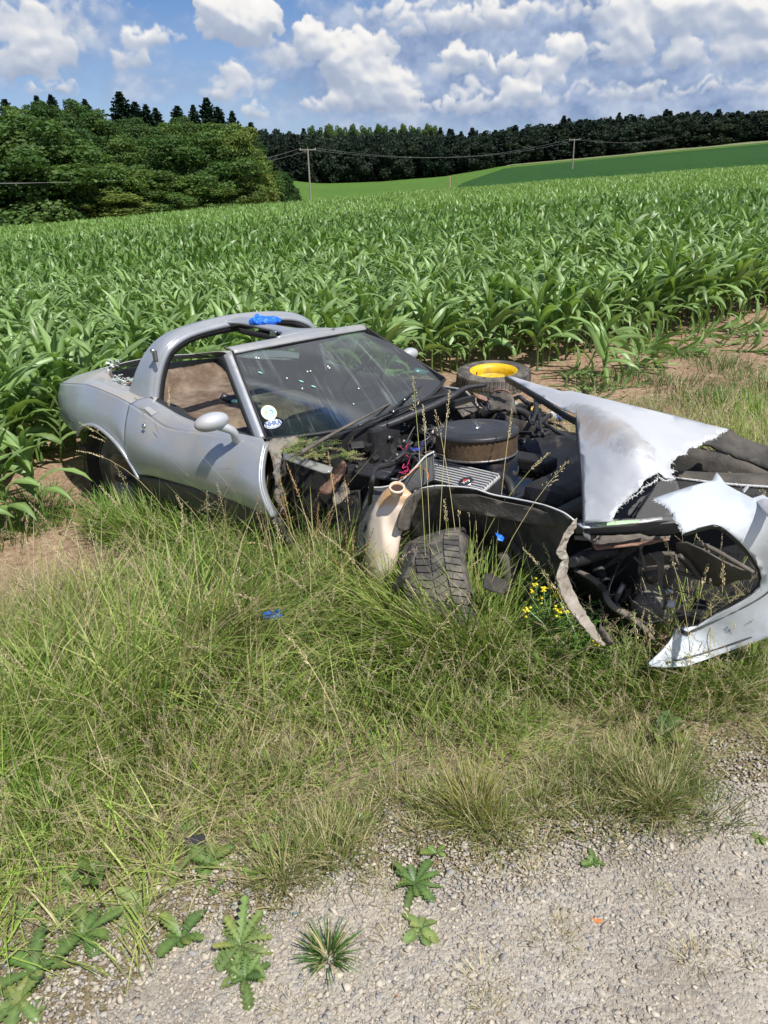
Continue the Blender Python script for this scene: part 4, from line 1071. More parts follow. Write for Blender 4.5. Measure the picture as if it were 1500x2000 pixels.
dg = bpy.context.evaluated_depsgraph_get(); lme = bpy.data.meshes.new_from_object(fo.evaluated_get(dg)); bpy.data.objects.remove(fo)
lo = link('sticker_letters', lme, None, ws); lo.data.materials.clear(); lo.data.materials.append(K['sticker_blue'])
c_, n_ = onglass(533, 829, LIFT + .0045); e1, _ = onglass(533 + 16.5, 829 - 3.5, LIFT + .0045); xa = Vector(e1 - c_).normalized(); za = Vector(n_); ya = za.cross(xa)
Ml = Matrix.Identity(4)
for i in range(3): Ml[i][0] = xa[i] * .95; Ml[i][1] = ya[i] * 1.15; Ml[i][2] = za[i]; Ml[i][3] = c_[i]
lo.matrix_local = Ml
rg_ = random.Random(21)
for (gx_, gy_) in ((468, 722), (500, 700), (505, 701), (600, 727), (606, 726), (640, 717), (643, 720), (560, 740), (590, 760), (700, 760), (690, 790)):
    disc('painted_glint', (gx_, gy_), (1.3, .4), (-.3, 1.0 + rg_.random()), K['warm_white'], ws, LIFT)  # small white discs painting glints on the windshield
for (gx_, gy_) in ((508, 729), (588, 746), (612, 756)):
    disc('painted_glint', (gx_, gy_), (4.5, 1.6), (-.3, 1.0), K['teal_glass'], ws, LIFT)  # longer teal discs, painted glints as well
# teal sun strip patch, far lower corner
tp = [cp(812, 718, 'y', .60), cp(840, 726, 'y', .65), cp(828, 733, 'y', .62), cp(806, 725, 'y', .57)]
surf('glass_patch', [[tp[0], tp[1]], [tp[3], tp[2]]], 5, 5, K['teal_glass'], ws, .002, 'pale teal shard at the far corner of the windshield')
# ------------------------------------------------------------------ cabin inside
cab = MB(); cab.box((.75, 0, .26), (1.9, 1.5, .03)); cab.box((-.3, 0, .34), (1.1, 1.3, .03))
cab.build('floor_pan', K['underbody'], car)
surf('cargo_carpet', [[(.60, -.62, .38), (.60, 0, .40), (.60, .62, .40)], [(.42, -.60, .56), (.42, 0, .58), (.42, .60, .58)], [(.10, -.58, .60), (.10, 0, .62), (.10, .60, .64)], [(-.45, -.5, .62), (-.45, 0, .64), (-.45, .5, .68)], [(-.66, -.5, .78), (-.66, 0, .80), (-.66, .5, .80)]], 50, 40, K['brown_carpet'], car, .02, 'dusty brown carpet of the cargo floor', noise=.002)
surf('cargo_trim', [[(1.5, .70, .42), (1.5, .70, .80)], [(.9, .69, .42), (.9, .69, .80)], [(.5, .66, .42), (.5, .68, .84)], [(0, .63, .45), (0, .64, .86)], [(-.5, .5, .50), (-.5, .52, .84)]], 30, 10, K['dusty_trim'], car, .02)
surf('carpet_wall', [[(1.3, .67, .36), (1.3, .665, .60)], [(.6, .645, .40), (.6, .64, .63)], [(.0, .60, .50), (.0, .60, .69)], [(-.45, .49, .55), (-.45, .49, .72)]], 30, 10, K['brown_carpet'], car, .01)
MB().tube([(1.3, .65, .62), (.6, .625, .645), (.3, .61, .67), (-.1, .58, .70), (-.45, .475, .735)], .020, 8, 24).build('trim_strip', K['black_rubber'], car)
surf('cargo_trim', [[(.62, -.70, .40), (.62, -.70, .79)], [(.2, -.66, .45), (.2, -.64, .83)], [(-.5, -.5, .50), (-.5, -.5, .83)]], 20, 8, K['dusty_trim'], car, .02)
# dashboard
surf('dashboard', [[(1.58, y, .58), (1.52, y, .68), (1.38, y, .735), (1.26, y, .72), (1.22, y, .60), (1.24, y, .45)] for y in (-.62, -.33, 0, .33, .62)], 24, 24, K['black_plastic'], car, .02)
surf('dashboard', [[(1.76 - .20 * (y / .62) ** 2, y, .655), (1.60 - .10 * (y / .62) ** 2, y, .69), (1.42, y, .725)] for y in (-.62, -.33, 0, .33, .62)], 24, 10, K['bay_black'], car, .01)
for y in (-.36, .36):
    st_ = MB(); st_.box((.92, y, .34), (.50, .44, .14), bev=.05); st_.box((.66, y, .44), (.14, .42, .30), Matrix.Rotation(rad(-24), 3, 'Y'), bev=.05); st_.build('seat', K['dusty_trim'] if y > 0 else K['black_plastic'], car, None)
MB().lathe([(.17 + .013 * math.cos(a), .013 * math.sin(a)) for a in np.linspace(0, 6.283, 9)], (1.12, .36, .78), (-.9, 0, .42), 32).box((1.13, .36, .77), (.03, .30, .04), bev=.008).build('steering_wheel', K['black_plastic'], car)
MB().tube([cp(432, 772, 'y', -.45), cp(447, 780, 'y', -.42), cp(462, 776, 'y', -.40)], [.02, .028, .015], 8, 8).build('seat_belt_reel', K['black_plastic'], car)
MB().blob(cp(462, 785, 'y', -.42), (.03, .02, .012), 2, .3).build('glass_remains', K['teal_glass'], car)
# ------------------------------------------------------------------ wheels
def wheel(parent, c_, axis, R_=.325, W_=.23, rimmat='chrome', rimr=.19, tread='chevron', tm='tyre_rubber', dish=.05, steel=False):
    """tyre > tread lugs and rim; axis = wheel axle direction (outer side)"""
    ax = Vector(axis).normalized(); c_ = Vector(c_)
    h = W_ / 2; prof = [(rimr, -h * .82), (rimr + .02, -h * .92), ((R_ + rimr) / 2, -h * 1.04), (R_ - .035, -h * .98), (R_ - .012, -h * .82), (R_ - .004, -h * .45), (R_ - .002, 0), (R_ - .004, h * .45), (R_ - .012, h * .82), (R_ - .035, h * .98), ((R_ + rimr) / 2, h * 1.04), (rimr + .02, h * .92), (rimr, h * .82)]
    whl = bpy.data.objects.new('wheel', None); C.objects.link(whl)
    if parent: whl.parent = parent
    ty = MB().lathe(prof, c_, ax, 64)
    q_ = Vector((0, 0, 1)).rotation_difference(ax).to_matrix()
    n_l = 58
    for i in range(n_l):
        for lane, (z0, z1, sk) in enumerate(((-h * .95, -h * .50, .6), (-h * .44, -h * .05, -.5), (h * .05, h * .44, .5), (h * .50, h * .95, -.6))):
            a = 6.28318 * (i + (lane % 2) * .5) / n_l; w_ = 6.28318 / n_l * .42; vs = []
            for (zz_, rr_2) in ((z0, 1), (z1, 1)):
                sh = sk * (zz_ - z0) * 2.2 * (1 if tread == 'chevron' else .3)
                edge_in = .010 if abs(zz_) > h * .9 else 0
                for aa in (a - w_ + sh, a + w_ + sh):
                    for rad_ in (R_ - .02, R_ + .005 - edge_in): vs.append(ty.bm.verts.new(c_ + q_ @ Vector((rad_ * math.cos(aa), rad_ * math.sin(aa), zz_))))
            for f_ in ((1, 3, 7, 5), (0, 1, 5, 4), (2, 3, 7, 6), (0, 2, 3, 1), (4, 5, 7, 6)):
                ty.bm.faces.new([vs[k_] for k_ in f_])
    t_ = ty.build('tyre', K[tm], whl)
    rm = MB().lathe([(rimr + .004, -h * .85), (rimr, -h * .8), (rimr - .02, -h * .7), (rimr - .025, 0), (rimr - .02, h * .6), (rimr, h * .80), (rimr + .010, h * .88), (rimr + .004, h * .92), (rimr - .006, h * .86), (rimr - .03, h * .62), (rimr - .05, h * (.62 - dish * 8)), (.07, h * (.62 - dish * 8)), (.06, h * .5 - dish), (0, h * .5 - dish)], c_, ax, 48)
    rm.build('rim', K[rimmat], whl)
    return whl
w1 = wheel(car, (.06, -.66, .27), (0, -1, -.06), rimmat='dull_metal'); w1['label'] = 'near rear wheel with a chromed rim under the arch'
w2 = wheel(car, (.06, .74, .31), (0, 1, 0))
fwc = w2c((.29, 2.72, .01)); ax_w = RC.T @ np.array([-.93, .13, -.34])
w3 = wheel(car, fwc, ax_w, .31, .255, 'dull_metal'); w3['label'] = 'broken front wheel turned sideways with its tread facing the camera'
w4 = wheel(car, (2.75, .72, .26), (0, 1, 0))

# ------------------------------------------------------------------ engine bay
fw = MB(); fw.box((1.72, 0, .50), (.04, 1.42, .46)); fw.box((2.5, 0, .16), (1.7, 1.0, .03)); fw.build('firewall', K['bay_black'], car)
surf('inner_fender', [[(1.74, .70, .20), (1.74, .72, .66)], [(2.3, .62, .18), (2.3, .70, .60)], [(2.75, .50, .20), (2.75, .52, .66)], [(3.2, .60, .18), (3.2, .70, .60)], [(3.45, .70, .18), (3.45, .74, .52)]], 30, 10, K['underbody'], car, .012)
# cowl rail along the foot of the windshield
rail = [cp(575, 896, 'y', -.60), cp(640, 874, 'y', -.42), cp(700, 851, 'y', -.24), cp(760, 829, 'y', -.06), cp(830, 800, 'y', .16), cp(880, 776, 'y', .34), cp(910, 758, 'y', .46), cp(950, 752, 'y', .58)]
MB().tube(rail, [.012, .020, .022, .022, .022, .020, .016, .010], 8, 40).build('cowl_rail', K['black_plastic'], car)
surf('cowl_panel', [[wbot(t) + np.array([-.02, 0, -.035]), lerp(wbot(t), np.array(rail_p), .5) + np.array([0, 0, -.045]), np.array(rail_p) + np.array([0, 0, -.012])] for t, rail_p in zip((.03, .18, .36, .54, .72, .88, .98), rail)], 40, 10, K['black_plastic'], car, .008)
# wipers
MB().tube([cp(588, 884, 'z', .765), cp(660, 842, 'z', .775), cp(745, 797, 'z', .79), cp(768, 785, 'z', .79)], [.010, .008, .005, .004], 6, 20).build('wiper', K['dusty_trim'], car, 'wiper arm lying along the foot of the glass on the near side')
MB().tube([cp(762, 805, 'z', .78), cp(790, 780, 'z', .80), cp(836, 745, 'z', .83)], [.009, .007, .004], 6, 16).build('wiper', K['black_rubber'], car, 'wiper arm standing off the glass on the far side')
MB().tube([cp(700, 832, 'z', .765), cp(770, 802, 'z', .775), cp(850, 775, 'z', .77), cp(905, 765, 'z', .76)], [.006, .009, .009, .005], 6, 20).blob(cp(768, 804, 'z', .785), .012, 2).blob(cp(789, 782, 'z', .805), .009, 2).build('wiper_linkage', K['black_plastic'], car)
MB().blob(cp(768, 804, 'z', .80), .008, 2).blob(cp(790, 781, 'z', .815), .009, 2).build('wiper_nut', K['bright_metal'], car)
# broken cowl end, hinge pillar
sheet('cowl_end', jag([(517, 862), (548, 855), (578, 852), (584, 858), (580, 868), (560, 871), (548, 884), (551, 915), (549, 950), (556, 985), (545, 1005), (538, 975), (536, 930), (531, 895), (520, 872), (517, 862)], 1.5, 6), [(517, 862, 'y', -.70), (580, 860, 'y', -.56), (545, 900, 'y', -.72), (545, 1000, 'y', -.76)], K['grey_fiberglass'], car, .03, 9, 'broken grey fibreglass edge behind the door', .01)
sheet('hinge_pillar', jag([(541, 885), (600, 905), (640, 950), (655, 1010), (640, 1060), (560, 1060), (542, 1010), (541, 885)], 3, 10), [(541, 885, 'y', -.66), (600, 905, 'y', -.50), (640, 1060, 'y', -.60), (545, 1050, 'y', -.72)], K['underbody'], car, .02, 12)
sheet('cowl_vent', [(552, 884), (562, 879), (590, 893), (620, 903), (650, 912), (646, 922), (632, 923), (600, 912), (572, 902), (553, 895)], [(552, 884, 'z', .70), (650, 915, 'z', .69), (600, 905, 'z', .70), (632, 923, 'z', .68)], K['clear_plastic'], car, .006, 8, 'broken strip of clear grey plastic at the cowl')
sheet('bracket', jag([(622, 952), (640, 940), (655, 912), (668, 897), (674, 905), (668, 925), (650, 948), (638, 965), (622, 962), (622, 952)], 1.5, 6), [(622, 955, 'y', -.66), (668, 900, 'y', -.58), (650, 948, 'y', -.66)], K['rust'], car, .012, 8, 'torn rust-brown bracket behind the front wheel')
sheet('bracket', [(648, 967), (672, 940), (682, 958), (668, 978), (652, 990)], [(648, 967, 'y', -.62), (672, 940, 'y', -.56), (668, 978, 'y', -.62)], K['grey_fiberglass'], car, .012, 8)
sheet('hinge_pillar', [(640, 975), (668, 960), (700, 958), (703, 985), (698, 1040), (690, 1090), (650, 1095), (632, 1050)], [(640, 975, 'y', -.52), (700, 958, 'y', -.48), (690, 1090, 'y', -.55), (640, 1080, 'y', -.6)], K['bay_black'], car, .012, 12, None, .01)
# wheelhouse pieces
sheet('wheelhouse_panel', [(722, 952), (745, 953), (768, 947), (790, 934), (812, 912), (830, 892), (846, 884), (850, 935), (815, 955), (780, 975), (745, 1000), (722, 1040), (708, 1090), (700, 1140), (684, 1130), (690, 1070), (703, 1010), (712, 975)],
      [(722, 952, 'y', -.60), (846, 884, 'y', -.46), (790, 934, 'y', -.55), (700, 1140, 'y', -.62), (745, 1000, 'y', -.60)], K['inner_grey'], car, .008, 12)
MB().tube([cp(720, 952, 'y', -.605), cp(745, 952, 'y', -.60), cp(770, 946, 'y', -.58), cp(792, 932, 'y', -.555), cp(813, 911, 'y', -.52), cp(830, 892, 'y', -.49), cp(848, 882, 'y', -.465)], .0045, 6, 24).build('panel_edge', K['warm_white'], car)
sheet('fender_liner', [(806, 968), (815, 958), (850, 950), (885, 951), (925, 955), (965, 968), (1010, 976), (1060, 987), (1100, 1002), (1122, 1018), (1108, 1045), (1098, 1075), (1092, 1115), (1090, 1160), (1060, 1190), (1010, 1180), (985, 1140), (968, 1090), (940, 1065), (900, 1052), (862, 1053), (835, 1064), (812, 1080), (800, 1060), (802, 1020)],
      [(806, 968, 'y', -.60), (885, 951, 'y', -.52), (1010, 976, 'y', -.50), (1122, 1018, 'y', -.60), (1090, 1160, 'y', -.45), (900, 1055, 'y', -.36), (985, 1140, 'y', -.36), (812, 1075, 'y', -.48)], K['underbody'], car, .008, 13, None, .004)
sheet('liner_rib', [(880, 966), (925, 966), (980, 980), (1040, 992), (1090, 1008), (1085, 1030), (1030, 1022), (980, 1012), (930, 1004), (885, 994)], [(880, 966, 'y', -.555), (1090, 1008, 'y', -.56), (980, 1012, 'y', -.53), (980, 980, 'y', -.535)], K['dusty_black'], car, .006, 12)
MB().tube([cp(x, y, 'y', v) for x, y, v in ((806, 967, -.605), (815, 957, -.59), (850, 949, -.55), (885, 950, -.525), (925, 954, -.512), (962, 966, -.51), (1010, 975, -.51), (1060, 986, -.54), (1100, 1001, -.58), (1122, 1017, -.605))], .0035, 6, 40).build('panel_edge', K['warm_white'], car)
MB().box((2.85, -.30, .36), (.9, .03, .40)).build('wheel_house', K['bay_black'], car)
# suspension bits seen behind the wheel
su = MB(); su.tube([cp(985, 1080, 'y', -.5), cp(995, 1120, 'y', -.5), cp(990, 1160, 'y', -.52)], [.03, .035, .03], 10, 8); su.tube([cp(960, 1110, 'y', -.45), cp(1040, 1150, 'y', -.40)], .02, 8); su.tube([cp(1000, 1060, 'y', -.42), cp(1060, 1140, 'y', -.42)], .018, 8)
su.build('suspension_arm', K['dusty_black'], car)
sheet('rubber_flap', jag([(948, 1118), (975, 1128), (992, 1136), (985, 1160), (962, 1155), (944, 1146), (948, 1118)], 1.5, 7), [(948, 1118, 'y', -.78), (990, 1136, 'y', -.70), (962, 1155, 'y', -.80)], K['underbody'], car, .006, 8)
sheet('fender_lip', [(823, 957), (811, 962), (797, 975), (785, 998), (777, 1028), (781, 1036), (791, 1037), (801, 1034), (806, 1010), (816, 982), (825, 968)], [(823, 957, 'y', -.66), (785, 998, 'y', -.76), (780, 1034, 'y', -.78), (803, 1030, 'y', -.70)], K['dusty_black'], car, .008, 8)
sheet('fender_lip', jag([(790, 1090), (802, 1060), (810, 1080), (798, 1110), (785, 1135), (765, 1160), (750, 1180), (742, 1170), (752, 1148), (775, 1125), (790, 1090)], 1.5, 8), [(790, 1090, 'y', -.78), (802, 1060, 'y', -.74), (750, 1175, 'y', -.80)], K['dusty_trim'], car, .008, 9)
def segmask(b, tco, p0, p1, w0, w1):
    p0 = np.array(p0); p1 = np.array(p1); d = p1 - p0; L = float(np.linalg.norm(d)); d = d / L
    rel = b.vm('SUBTRACT', tco, tuple(p0)); along = b.m('DIVIDE', b.vm('DOT_PRODUCT', rel, tuple(d)), L, clamp=True)
    foot = b.n('ShaderNodeVectorMath', operation='SCALE'); foot.inputs[0].default_value = tuple(d * L); b.lk(along, foot.inputs['Scale'])
    dist_ = b.vm('LENGTH', b.vm('SUBTRACT', rel, foot.outputs[0])); width = b.mapr(along, 0, 1, w0, w1)
    return b.m('SUBTRACT', 1.0, b.m('DIVIDE', dist_, width))
# tan washer tank, inflated from its outline
def inflate(name, outline, ctrl, thick, mat, parent, step=6, label=None, f_extra=None, power=.5):
    f = depth_field(ctrl); pts = outline; n = len(pts); inner = []; r = random.Random(2)
    xs = [p_[0] for p_ in pts]; ys = [p_[1] for p_ in pts]
    def dist(x, y):
        m_ = 1e9
        for i in range(n):
            x1, y1 = pts[i - 1]; x2, y2 = pts[i]; L = (x2 - x1) ** 2 + (y2 - y1) ** 2; t = max(0, min(1, ((x - x1) * (x2 - x1) + (y - y1) * (y2 - y1)) / (L + 1e-9)))
            m_ = min(m_, math.hypot(x - x1 - t * (x2 - x1), y - y1 - t * (y2 - y1)))
        return m_
    y = min(ys) + step / 2
    while y < max(ys):
        x = min(xs) + step / 2
        while x < max(xs):
            if in_poly(x, y, pts) and dist(x, y) > step * .45: inner.append((x, y))
            x += step
        y += step
    vs, es, fs, *_ = delaunay_2d_cdt([Vector(p_) for p_ in pts + inner], [(i, (i + 1) % n) for i in range(n)], [], 0, 1e-4)
    fs = [t for t in fs if in_poly(sum(vs[i].x for i in t) / 3, sum(vs[i].y for i in t) / 3, pts)]
    dm = max(dist(v.x, v.y) for v in vs); V = []; front = {}; back = {}
    for i, v in enumerate(vs):
        d_ = dist(v.x, v.y); h = thick * min(1, d_ / dm * 1.7) ** power; ex = f_extra(v.x, v.y) if f_extra else 0
        front[i] = len(V); V.append(atdepth(v.x, v.y, f(v.x, v.y) - h - ex))
        if d_ < 1e-3: back[i] = front[i]
        else: back[i] = len(V); V.append(atdepth(v.x, v.y, f(v.x, v.y) + h * .8))
    F = [tuple(front[i] for i in t) for t in fs] + [tuple(back[i] for i in reversed(t)) for t in fs]
    me = bpy.data.meshes.new(name); me.from_pydata([tuple(v) for v in V], [], F); me.polygons.foreach_set('use_smooth', [True] * len(F)); me.update()
    bm_ = bmesh.new(); bm_.from_mesh(me); bmesh.ops.recalc_face_normals(bm_, faces=bm_.faces); bm_.to_mesh(me); bm_.free()
    o = link(name, me, mat, parent)
    if label: o['label'] = label
    return o
TK = [(762, 949), (778, 947), (793, 953), (806, 966), (800, 980), (790, 1005), (785, 1035), (780, 1065), (776, 1095), (766, 1122), (750, 1138), (733, 1142), (720, 1133), (714, 1110), (713, 1075), (716, 1035), (722, 1005), (734, 980), (748, 960)]
def tkx(x, y):
    e = -.022 * math.exp(-(((x - 768) / 14) ** 2 + ((y - 1035) / 26) ** 2)) + .014 * math.exp(-(((x - 748) / 7) ** 2 + ((y - 1038) / 34) ** 2)) - .006 * math.exp(-((y - 985) / 4) ** 2)
    return e
tm = bpy.data.materials['tan_plastic']; tb_ = NB(tm.node_tree); tp_ = [n_ for n_ in tm.node_tree.nodes if n_.type == 'BSDF_PRINCIPLED'][0]
old_ = tp_.inputs['Base Color'].links[0].from_socket; tco_ = tb_.n('ShaderNodeTexCoord').outputs['Object']
kk = segmask(tb_, tco_, cp(775, 950, 'y', -.72), cp(745, 985, 'y', -.76), .13, .03); kk = tb_.mapr(tb_.m('ADD', kk, tb_.m('MULTIPLY', tb_.m('SUBTRACT', tb_.noise(tco_, 18, 5, .7), .5), .9)), .05, .75, 0, .9)
kc = tb_.mapr(tb_.noise(tb_.vm('MULTIPLY', tco_, (60, 60, 14)), 1, 3, .7), .66, .70, 0, .55)
tb_.lk(tb_.mix(kc, tb_.mix(kk, old_, (.60, .33, .12)), (.25, .13, .08)), tp_.inputs['Base Color'])
tank = inflate('washer_tank', TK, [(775, 950, 'y', -.70), (714, 1075, 'y', -.80), (785, 1035, 'y', -.74), (740, 1140, 'y', -.80)], .055, K['tan_plastic'], car, 5, 'stained tan plastic fluid tank hanging over the front wheel', tkx)
up_ax = RC.T @ np.array([.05, -.40, 1.0]); nk = cp(775, 960, 'y', -.775) + up_ax * .010
MB().lathe([(.025, -.02), (.026, .002), (.032, .005), (.034, .012), (.031, .017), (.026, .016), (.024, -.004)], nk, up_ax, 24).build('filler_neck', K['tan_plastic'], tank)
MB().lathe([(0, .006), (.0255, .006)], nk, up_ax, 20).build('neck_shade_disc', K['neck_shade'], tank)  # dark disc set in the neck as its painted inner shade
# engine
ac = cp(930, 838, 'z', .79)
def onz(px, py, z): return cp(px, py, 'z', z)
acx = np.array([0, 0, 1.0])
af = MB().lathe([(.186, -.100), (.186, -.012)], ac, acx, 96)
for i, v in enumerate(af.bm.verts):
    d = v.co - Vector(ac); s_ = 1 + (.018 if (i % 2) else -.012); v.co = Vector(ac) + Vector((d.x * s_, d.y * s_, d.z))
afo = af.build('air_filter', K['filter_paper'], car, 'round air filter with brown pleated side on top of the engine')
MB().lathe([(.196, -.014), (.197, -.004), (.190, .004), (.165, .006), (.150, .013), (.125, .013), (.115, .009), (.06, .007), (.03, .009), (0, .009)], ac, acx, 72).build('air_filter_lid', K['air_filter_lid'], afo)
MB().lathe([(.05, -.13), (.17, -.115), (.190, -.110), (.192, -.103), (.186, -.100)], ac, acx, 72).build('air_filter_base', K['dull_metal'], afo)
wn = MB().lathe([(0, .022), (.008, .022), (.010, .012), (.022, .011), (.022, .008)], ac, acx, 16); wn.box(ac + np.array([0, 0, .022]), (.008, .034, .014), Matrix.Rotation(.5, 3, 'Z'), .003); wn.build('wing_nut', K['bright_metal'], afo)
MB().lathe([(.016, .009), (.018, .0095), (0, .0100)], ac, acx, 16).build('wing_nut_washer', K['rust'], afo)
eb = MB(); eb.box((ac[0] + .02, ac[1], .36), (.62, .34, .38), bev=.03); eb.box((ac[0], ac[1], .59), (.34, .20, .16), bev=.02)
eb.build('engine_block', K['engine_blue'], car)
# finned valve cover (near side)
v0 = cp(828, 912, 'z', .63); v1 = cp(960, 944, 'z', .63); ex_ = v1 - v0; L_ = np.linalg.norm(ex_); ex_ /= L_
ey_ = np.cross(np.array([0, 0, 1.0]), ex_); ey_ /= np.linalg.norm(ey_); tilt = Matrix.Rotation(rad(20), 3, Vector(ex_))
ey2 = np.array(tilt @ Vector(ey_)); ez2 = np.cross(ex_, ey2)
if ez2[2] < 0: ez2 = -ez2
RM = Matrix(((ex_[0], ey2[0], ez2[0]), (ex_[1], ey2[1], ez2[1]), (ex_[2], ey2[2], ez2[2])))
vc_ = (v0 + v1) / 2 + ey2 * -.01
vco = MB().box(vc_ - ez2 * .035, (L_ * 1.04, .145, .07), RM, .012).build('valve_cover', K['black_plastic'], car, 'finned aluminium and black valve cover with a round emblem')
fn = MB()
for k in range(9): fn.box(vc_ + ey2 * (-.064 + k * .016) + ez2 * .006, (L_ * 1.0, .0075, .014), RM, .002)
fn.box(vc_ + ex_ * L_ * .505 + ez2 * .0 - ez2 * .01, (.008, .13, .03), RM, .002)
simple('cast_aluminium', (.62, .62, .61), (.50, .50, .49), .4, metal=.25, scale=20)
fn.build('cooling_fins', K['cast_aluminium'], vco)
def on_vc(px, py, h=.012):
    d = RC.T @ raypx(px, py); o_ = RC.T @ (CAM - TCAR); c0 = vc_ + ez2 * h; return o_ + d * (((c0 - o_) @ ez2) / (d @ ez2))
ec = on_vc(910, 942)
MB().lathe([(0, .004), (.030, .004), (.034, .002), (.034, -.004)], ec, ez2, 28).build('emblem', K['black_plastic'], vco)
MB().lathe([(.0300, .0045), (.0325, .0055), (.0340, .0035)], ec, ez2, 28).build('emblem_ring', K['bright_metal'], vco)
def patch(name, c_, a, w_, h_, mat, lift):                  # little tilted flags of the emblem
    d1 = ex_ * math.cos(a) + ey2 * math.sin(a); d2 = -ex_ * math.sin(a) + ey2 * math.cos(a); q_ = c_ + ez2 * lift
    return surf(name, [[q_ - d1 * w_ - d2 * h_, q_ + d1 * w_ - d2 * h_], [q_ - d1 * w_ + d2 * h_, q_ + d1 * w_ + d2 * h_]], 4, 4, mat, vco, .001)
patch('emblem_flag', ec + ex_ * -.010 + ey2 * .004, .7, .009, .0075, K['red_plastic'], .0062)
patch('emblem_flag', ec + ex_ * .010 + ey2 * .004, -.7, .009, .0075, K['white_plastic'], .0070)
patch('emblem_flag', ec + ex_ * .013 + ey2 * .001, -.7, .0045, .0037, K['black_plastic'], .0080)
patch('emblem_flag', ec + ey2 * -.012, .78, .0018, .011, K['white_plastic'], .0075); patch('emblem_flag', ec + ey2 * -.012, -.78, .0018, .011, K['white_plastic'], .0085)
MB().box(vc_ + np.array([.05, .42, -.02]), (L_ * .9, .12, .06), None, .012).build('valve_cover', K['bay_black'], car)
# brackets, alternator, blue housing
MB().box(cp(945, 905, 'z', .65), (.055, .05, .055), Matrix.Rotation(.5, 3, 'Z'), .008).build('coil_bracket', K['light_blue_paint'], car)
al = cp(985, 915, 'z', .60)
MB().lathe([(0, .06), (.03, .06), (.055, .045), (.062, .02), (.062, -.02), (.05, -.05), (0, -.055)], al, (.8, .1, .2), 26).build('alternator', K['dull_metal'], car)
fn = MB()
for k in range(12):
    a = k * .5236; fn.box(al + np.array([.052, math.cos(a) * .038, math.sin(a) * .038]), (.006, .008, .02), Matrix.Rotation(a, 3, 'X'))
fn.build('alternator_vents', K['bright_metal'], car)
MB().tube([cp(968, 925, 'z', .62), cp(990, 938, 'z', .60), cp(1000, 962, 'z', .56), cp(998, 985, 'z', .50)], [.016, .02, .02, .02], 10, 16).build('hose', K['black_rubber'], car)
MB().tube([cp(960, 930, 'z', .60), cp(975, 912, 'z', .64), cp(1000, 905, 'z', .64)], .006, 8, 12).build('bright_pipe', K['bright_metal'], car)
# radiator, shroud, far side lumps
bk = MB(); bk.box((3.02, .02, .40), (.06, .98, .42), bev=.015); bk.box((2.86, .05, .46), (.22, .72, .36), bev=.06)
bk.build('radiator', K['bay_black'], car)
sheet('fan_shroud', [(1015, 870), (1060, 850), (1110, 850), (1135, 862), (1138, 920), (1140, 1010), (1118, 1008), (1085, 985), (1075, 930), (1050, 900)], [(1015, 870, 'z', .60), (1138, 862, 'z', .66), (1140, 1010, 'z', .50), (1060, 930, 'z', .50)], K['black_plastic'], car, .01, 12)
sheet('fan_shroud', [(1060, 985), (1052, 930), (1070, 892), (1100, 880), (1118, 895), (1112, 940), (1092, 990), (1085, 1000)], [(1060, 985, 'z', .40), (1070, 892, 'z', .55), (1118, 895, 'z', .60), (1092, 990, 'z', .45)], K['bay_black'], car, .03, 12)
cb_ = MB()
cb_.box(cp(725, 935, 'z', .50), (.26, .20, .13), Matrix.Rotation(.12, 3, 'Z'), .02)
cbx = cb_.build('relay_box', K['black_plastic'], car, 'black ribbed plastic box beside the near wheelhouse')
rb = MB()
for k in range(2): rb.tube([cp(694 + 4 * k, 914 + 14 * k, 'z', .575), cp(775 + 4 * k, 926 + 12 * k, 'z', .575)], .009, 8)
rb.box(cp(735, 922, 'z', .575), (.22, .15, .012), Matrix.Rotation(.12, 3, 'Z'), .004)
rb.build('box_lid', K['black_plastic'], cbx)
for px in (697, 770): MB().blob(cp(px, 912 + (px - 697) * .15, 'z', .595), .008, 2).build('box_screw', K['dusty_trim'], cbx)
MB().box(cp(735, 862, 'z', .62), (.17, .24, .20), Matrix.Rotation(.1, 3, 'Z'), .02).build('heater_box', K['black_plastic'], car)
MB().tube([cp(800, 862, 'z', .69), cp(788, 885, 'z', .69), cp(765, 905, 'z', .69), cp(735, 915, 'z', .70), cp(727, 940, 'z', .69), cp(722, 985, 'y', -.60), cp(716, 1030, 'y', -.62)], [.010, .013, .014, .012, .011, .010, .009], 10, 50).build('corrugated_hose', K['black_rubber'], car)
# clutter of the bay: hoses, wires, pipes, lumps
rc = random.Random(12)
def bayp(px, py, z): return cp(px, py, 'z', z)
def clutter(name, mat, n, xr, yr, zr, rr_, wig=30, k=6, seed=1, length=(40, 120)):
    r = random.Random(seed)
    for _ in range(n):
        m_ = MB()
        x, y = r.uniform(*xr), r.uniform(*yr); z = r.uniform(*zr); a = r.uniform(0, 6.28); L = r.uniform(*length); pts = []
        for i in range(5):
            t = i / 4 - .5; xx = min(max(x + math.cos(a) * L * t + r.gauss(0, wig * .25), xr[0]), xr[1]); yy = min(max(y + math.sin(a) * L * t * .5 + r.gauss(0, wig * .2), yr[0]), yr[1])
            pts.append(bayp(xx, yy, z + r.gauss(0, .02)))
        m_.tube(pts, r.uniform(*rr_), k, 18).build(name, mat, car)
clutter('hose', K['black_rubber'], 14, (660, 880), (820, 905), (.52, .68), (.006, .014), seed=1)
clutter('hose', K['black_rubber'], 16, (880, 1120), (775, 850), (.52, .66), (.008, .018), seed=2)
clutter('hose', K['black_plastic'], 12, (1000, 1120), (850, 980), (.40, .58), (.008, .022), seed=3, length=(60, 140))
clutter('cable', K['dusty_trim'], 10, (700, 880), (810, 900), (.66, .72), (.002, .004), seed=4)
clutter('cable', K['dull_metal'], 9, (760, 1000), (770, 900), (.64, .72), (.002, .0045), seed=5, length=(20, 70))
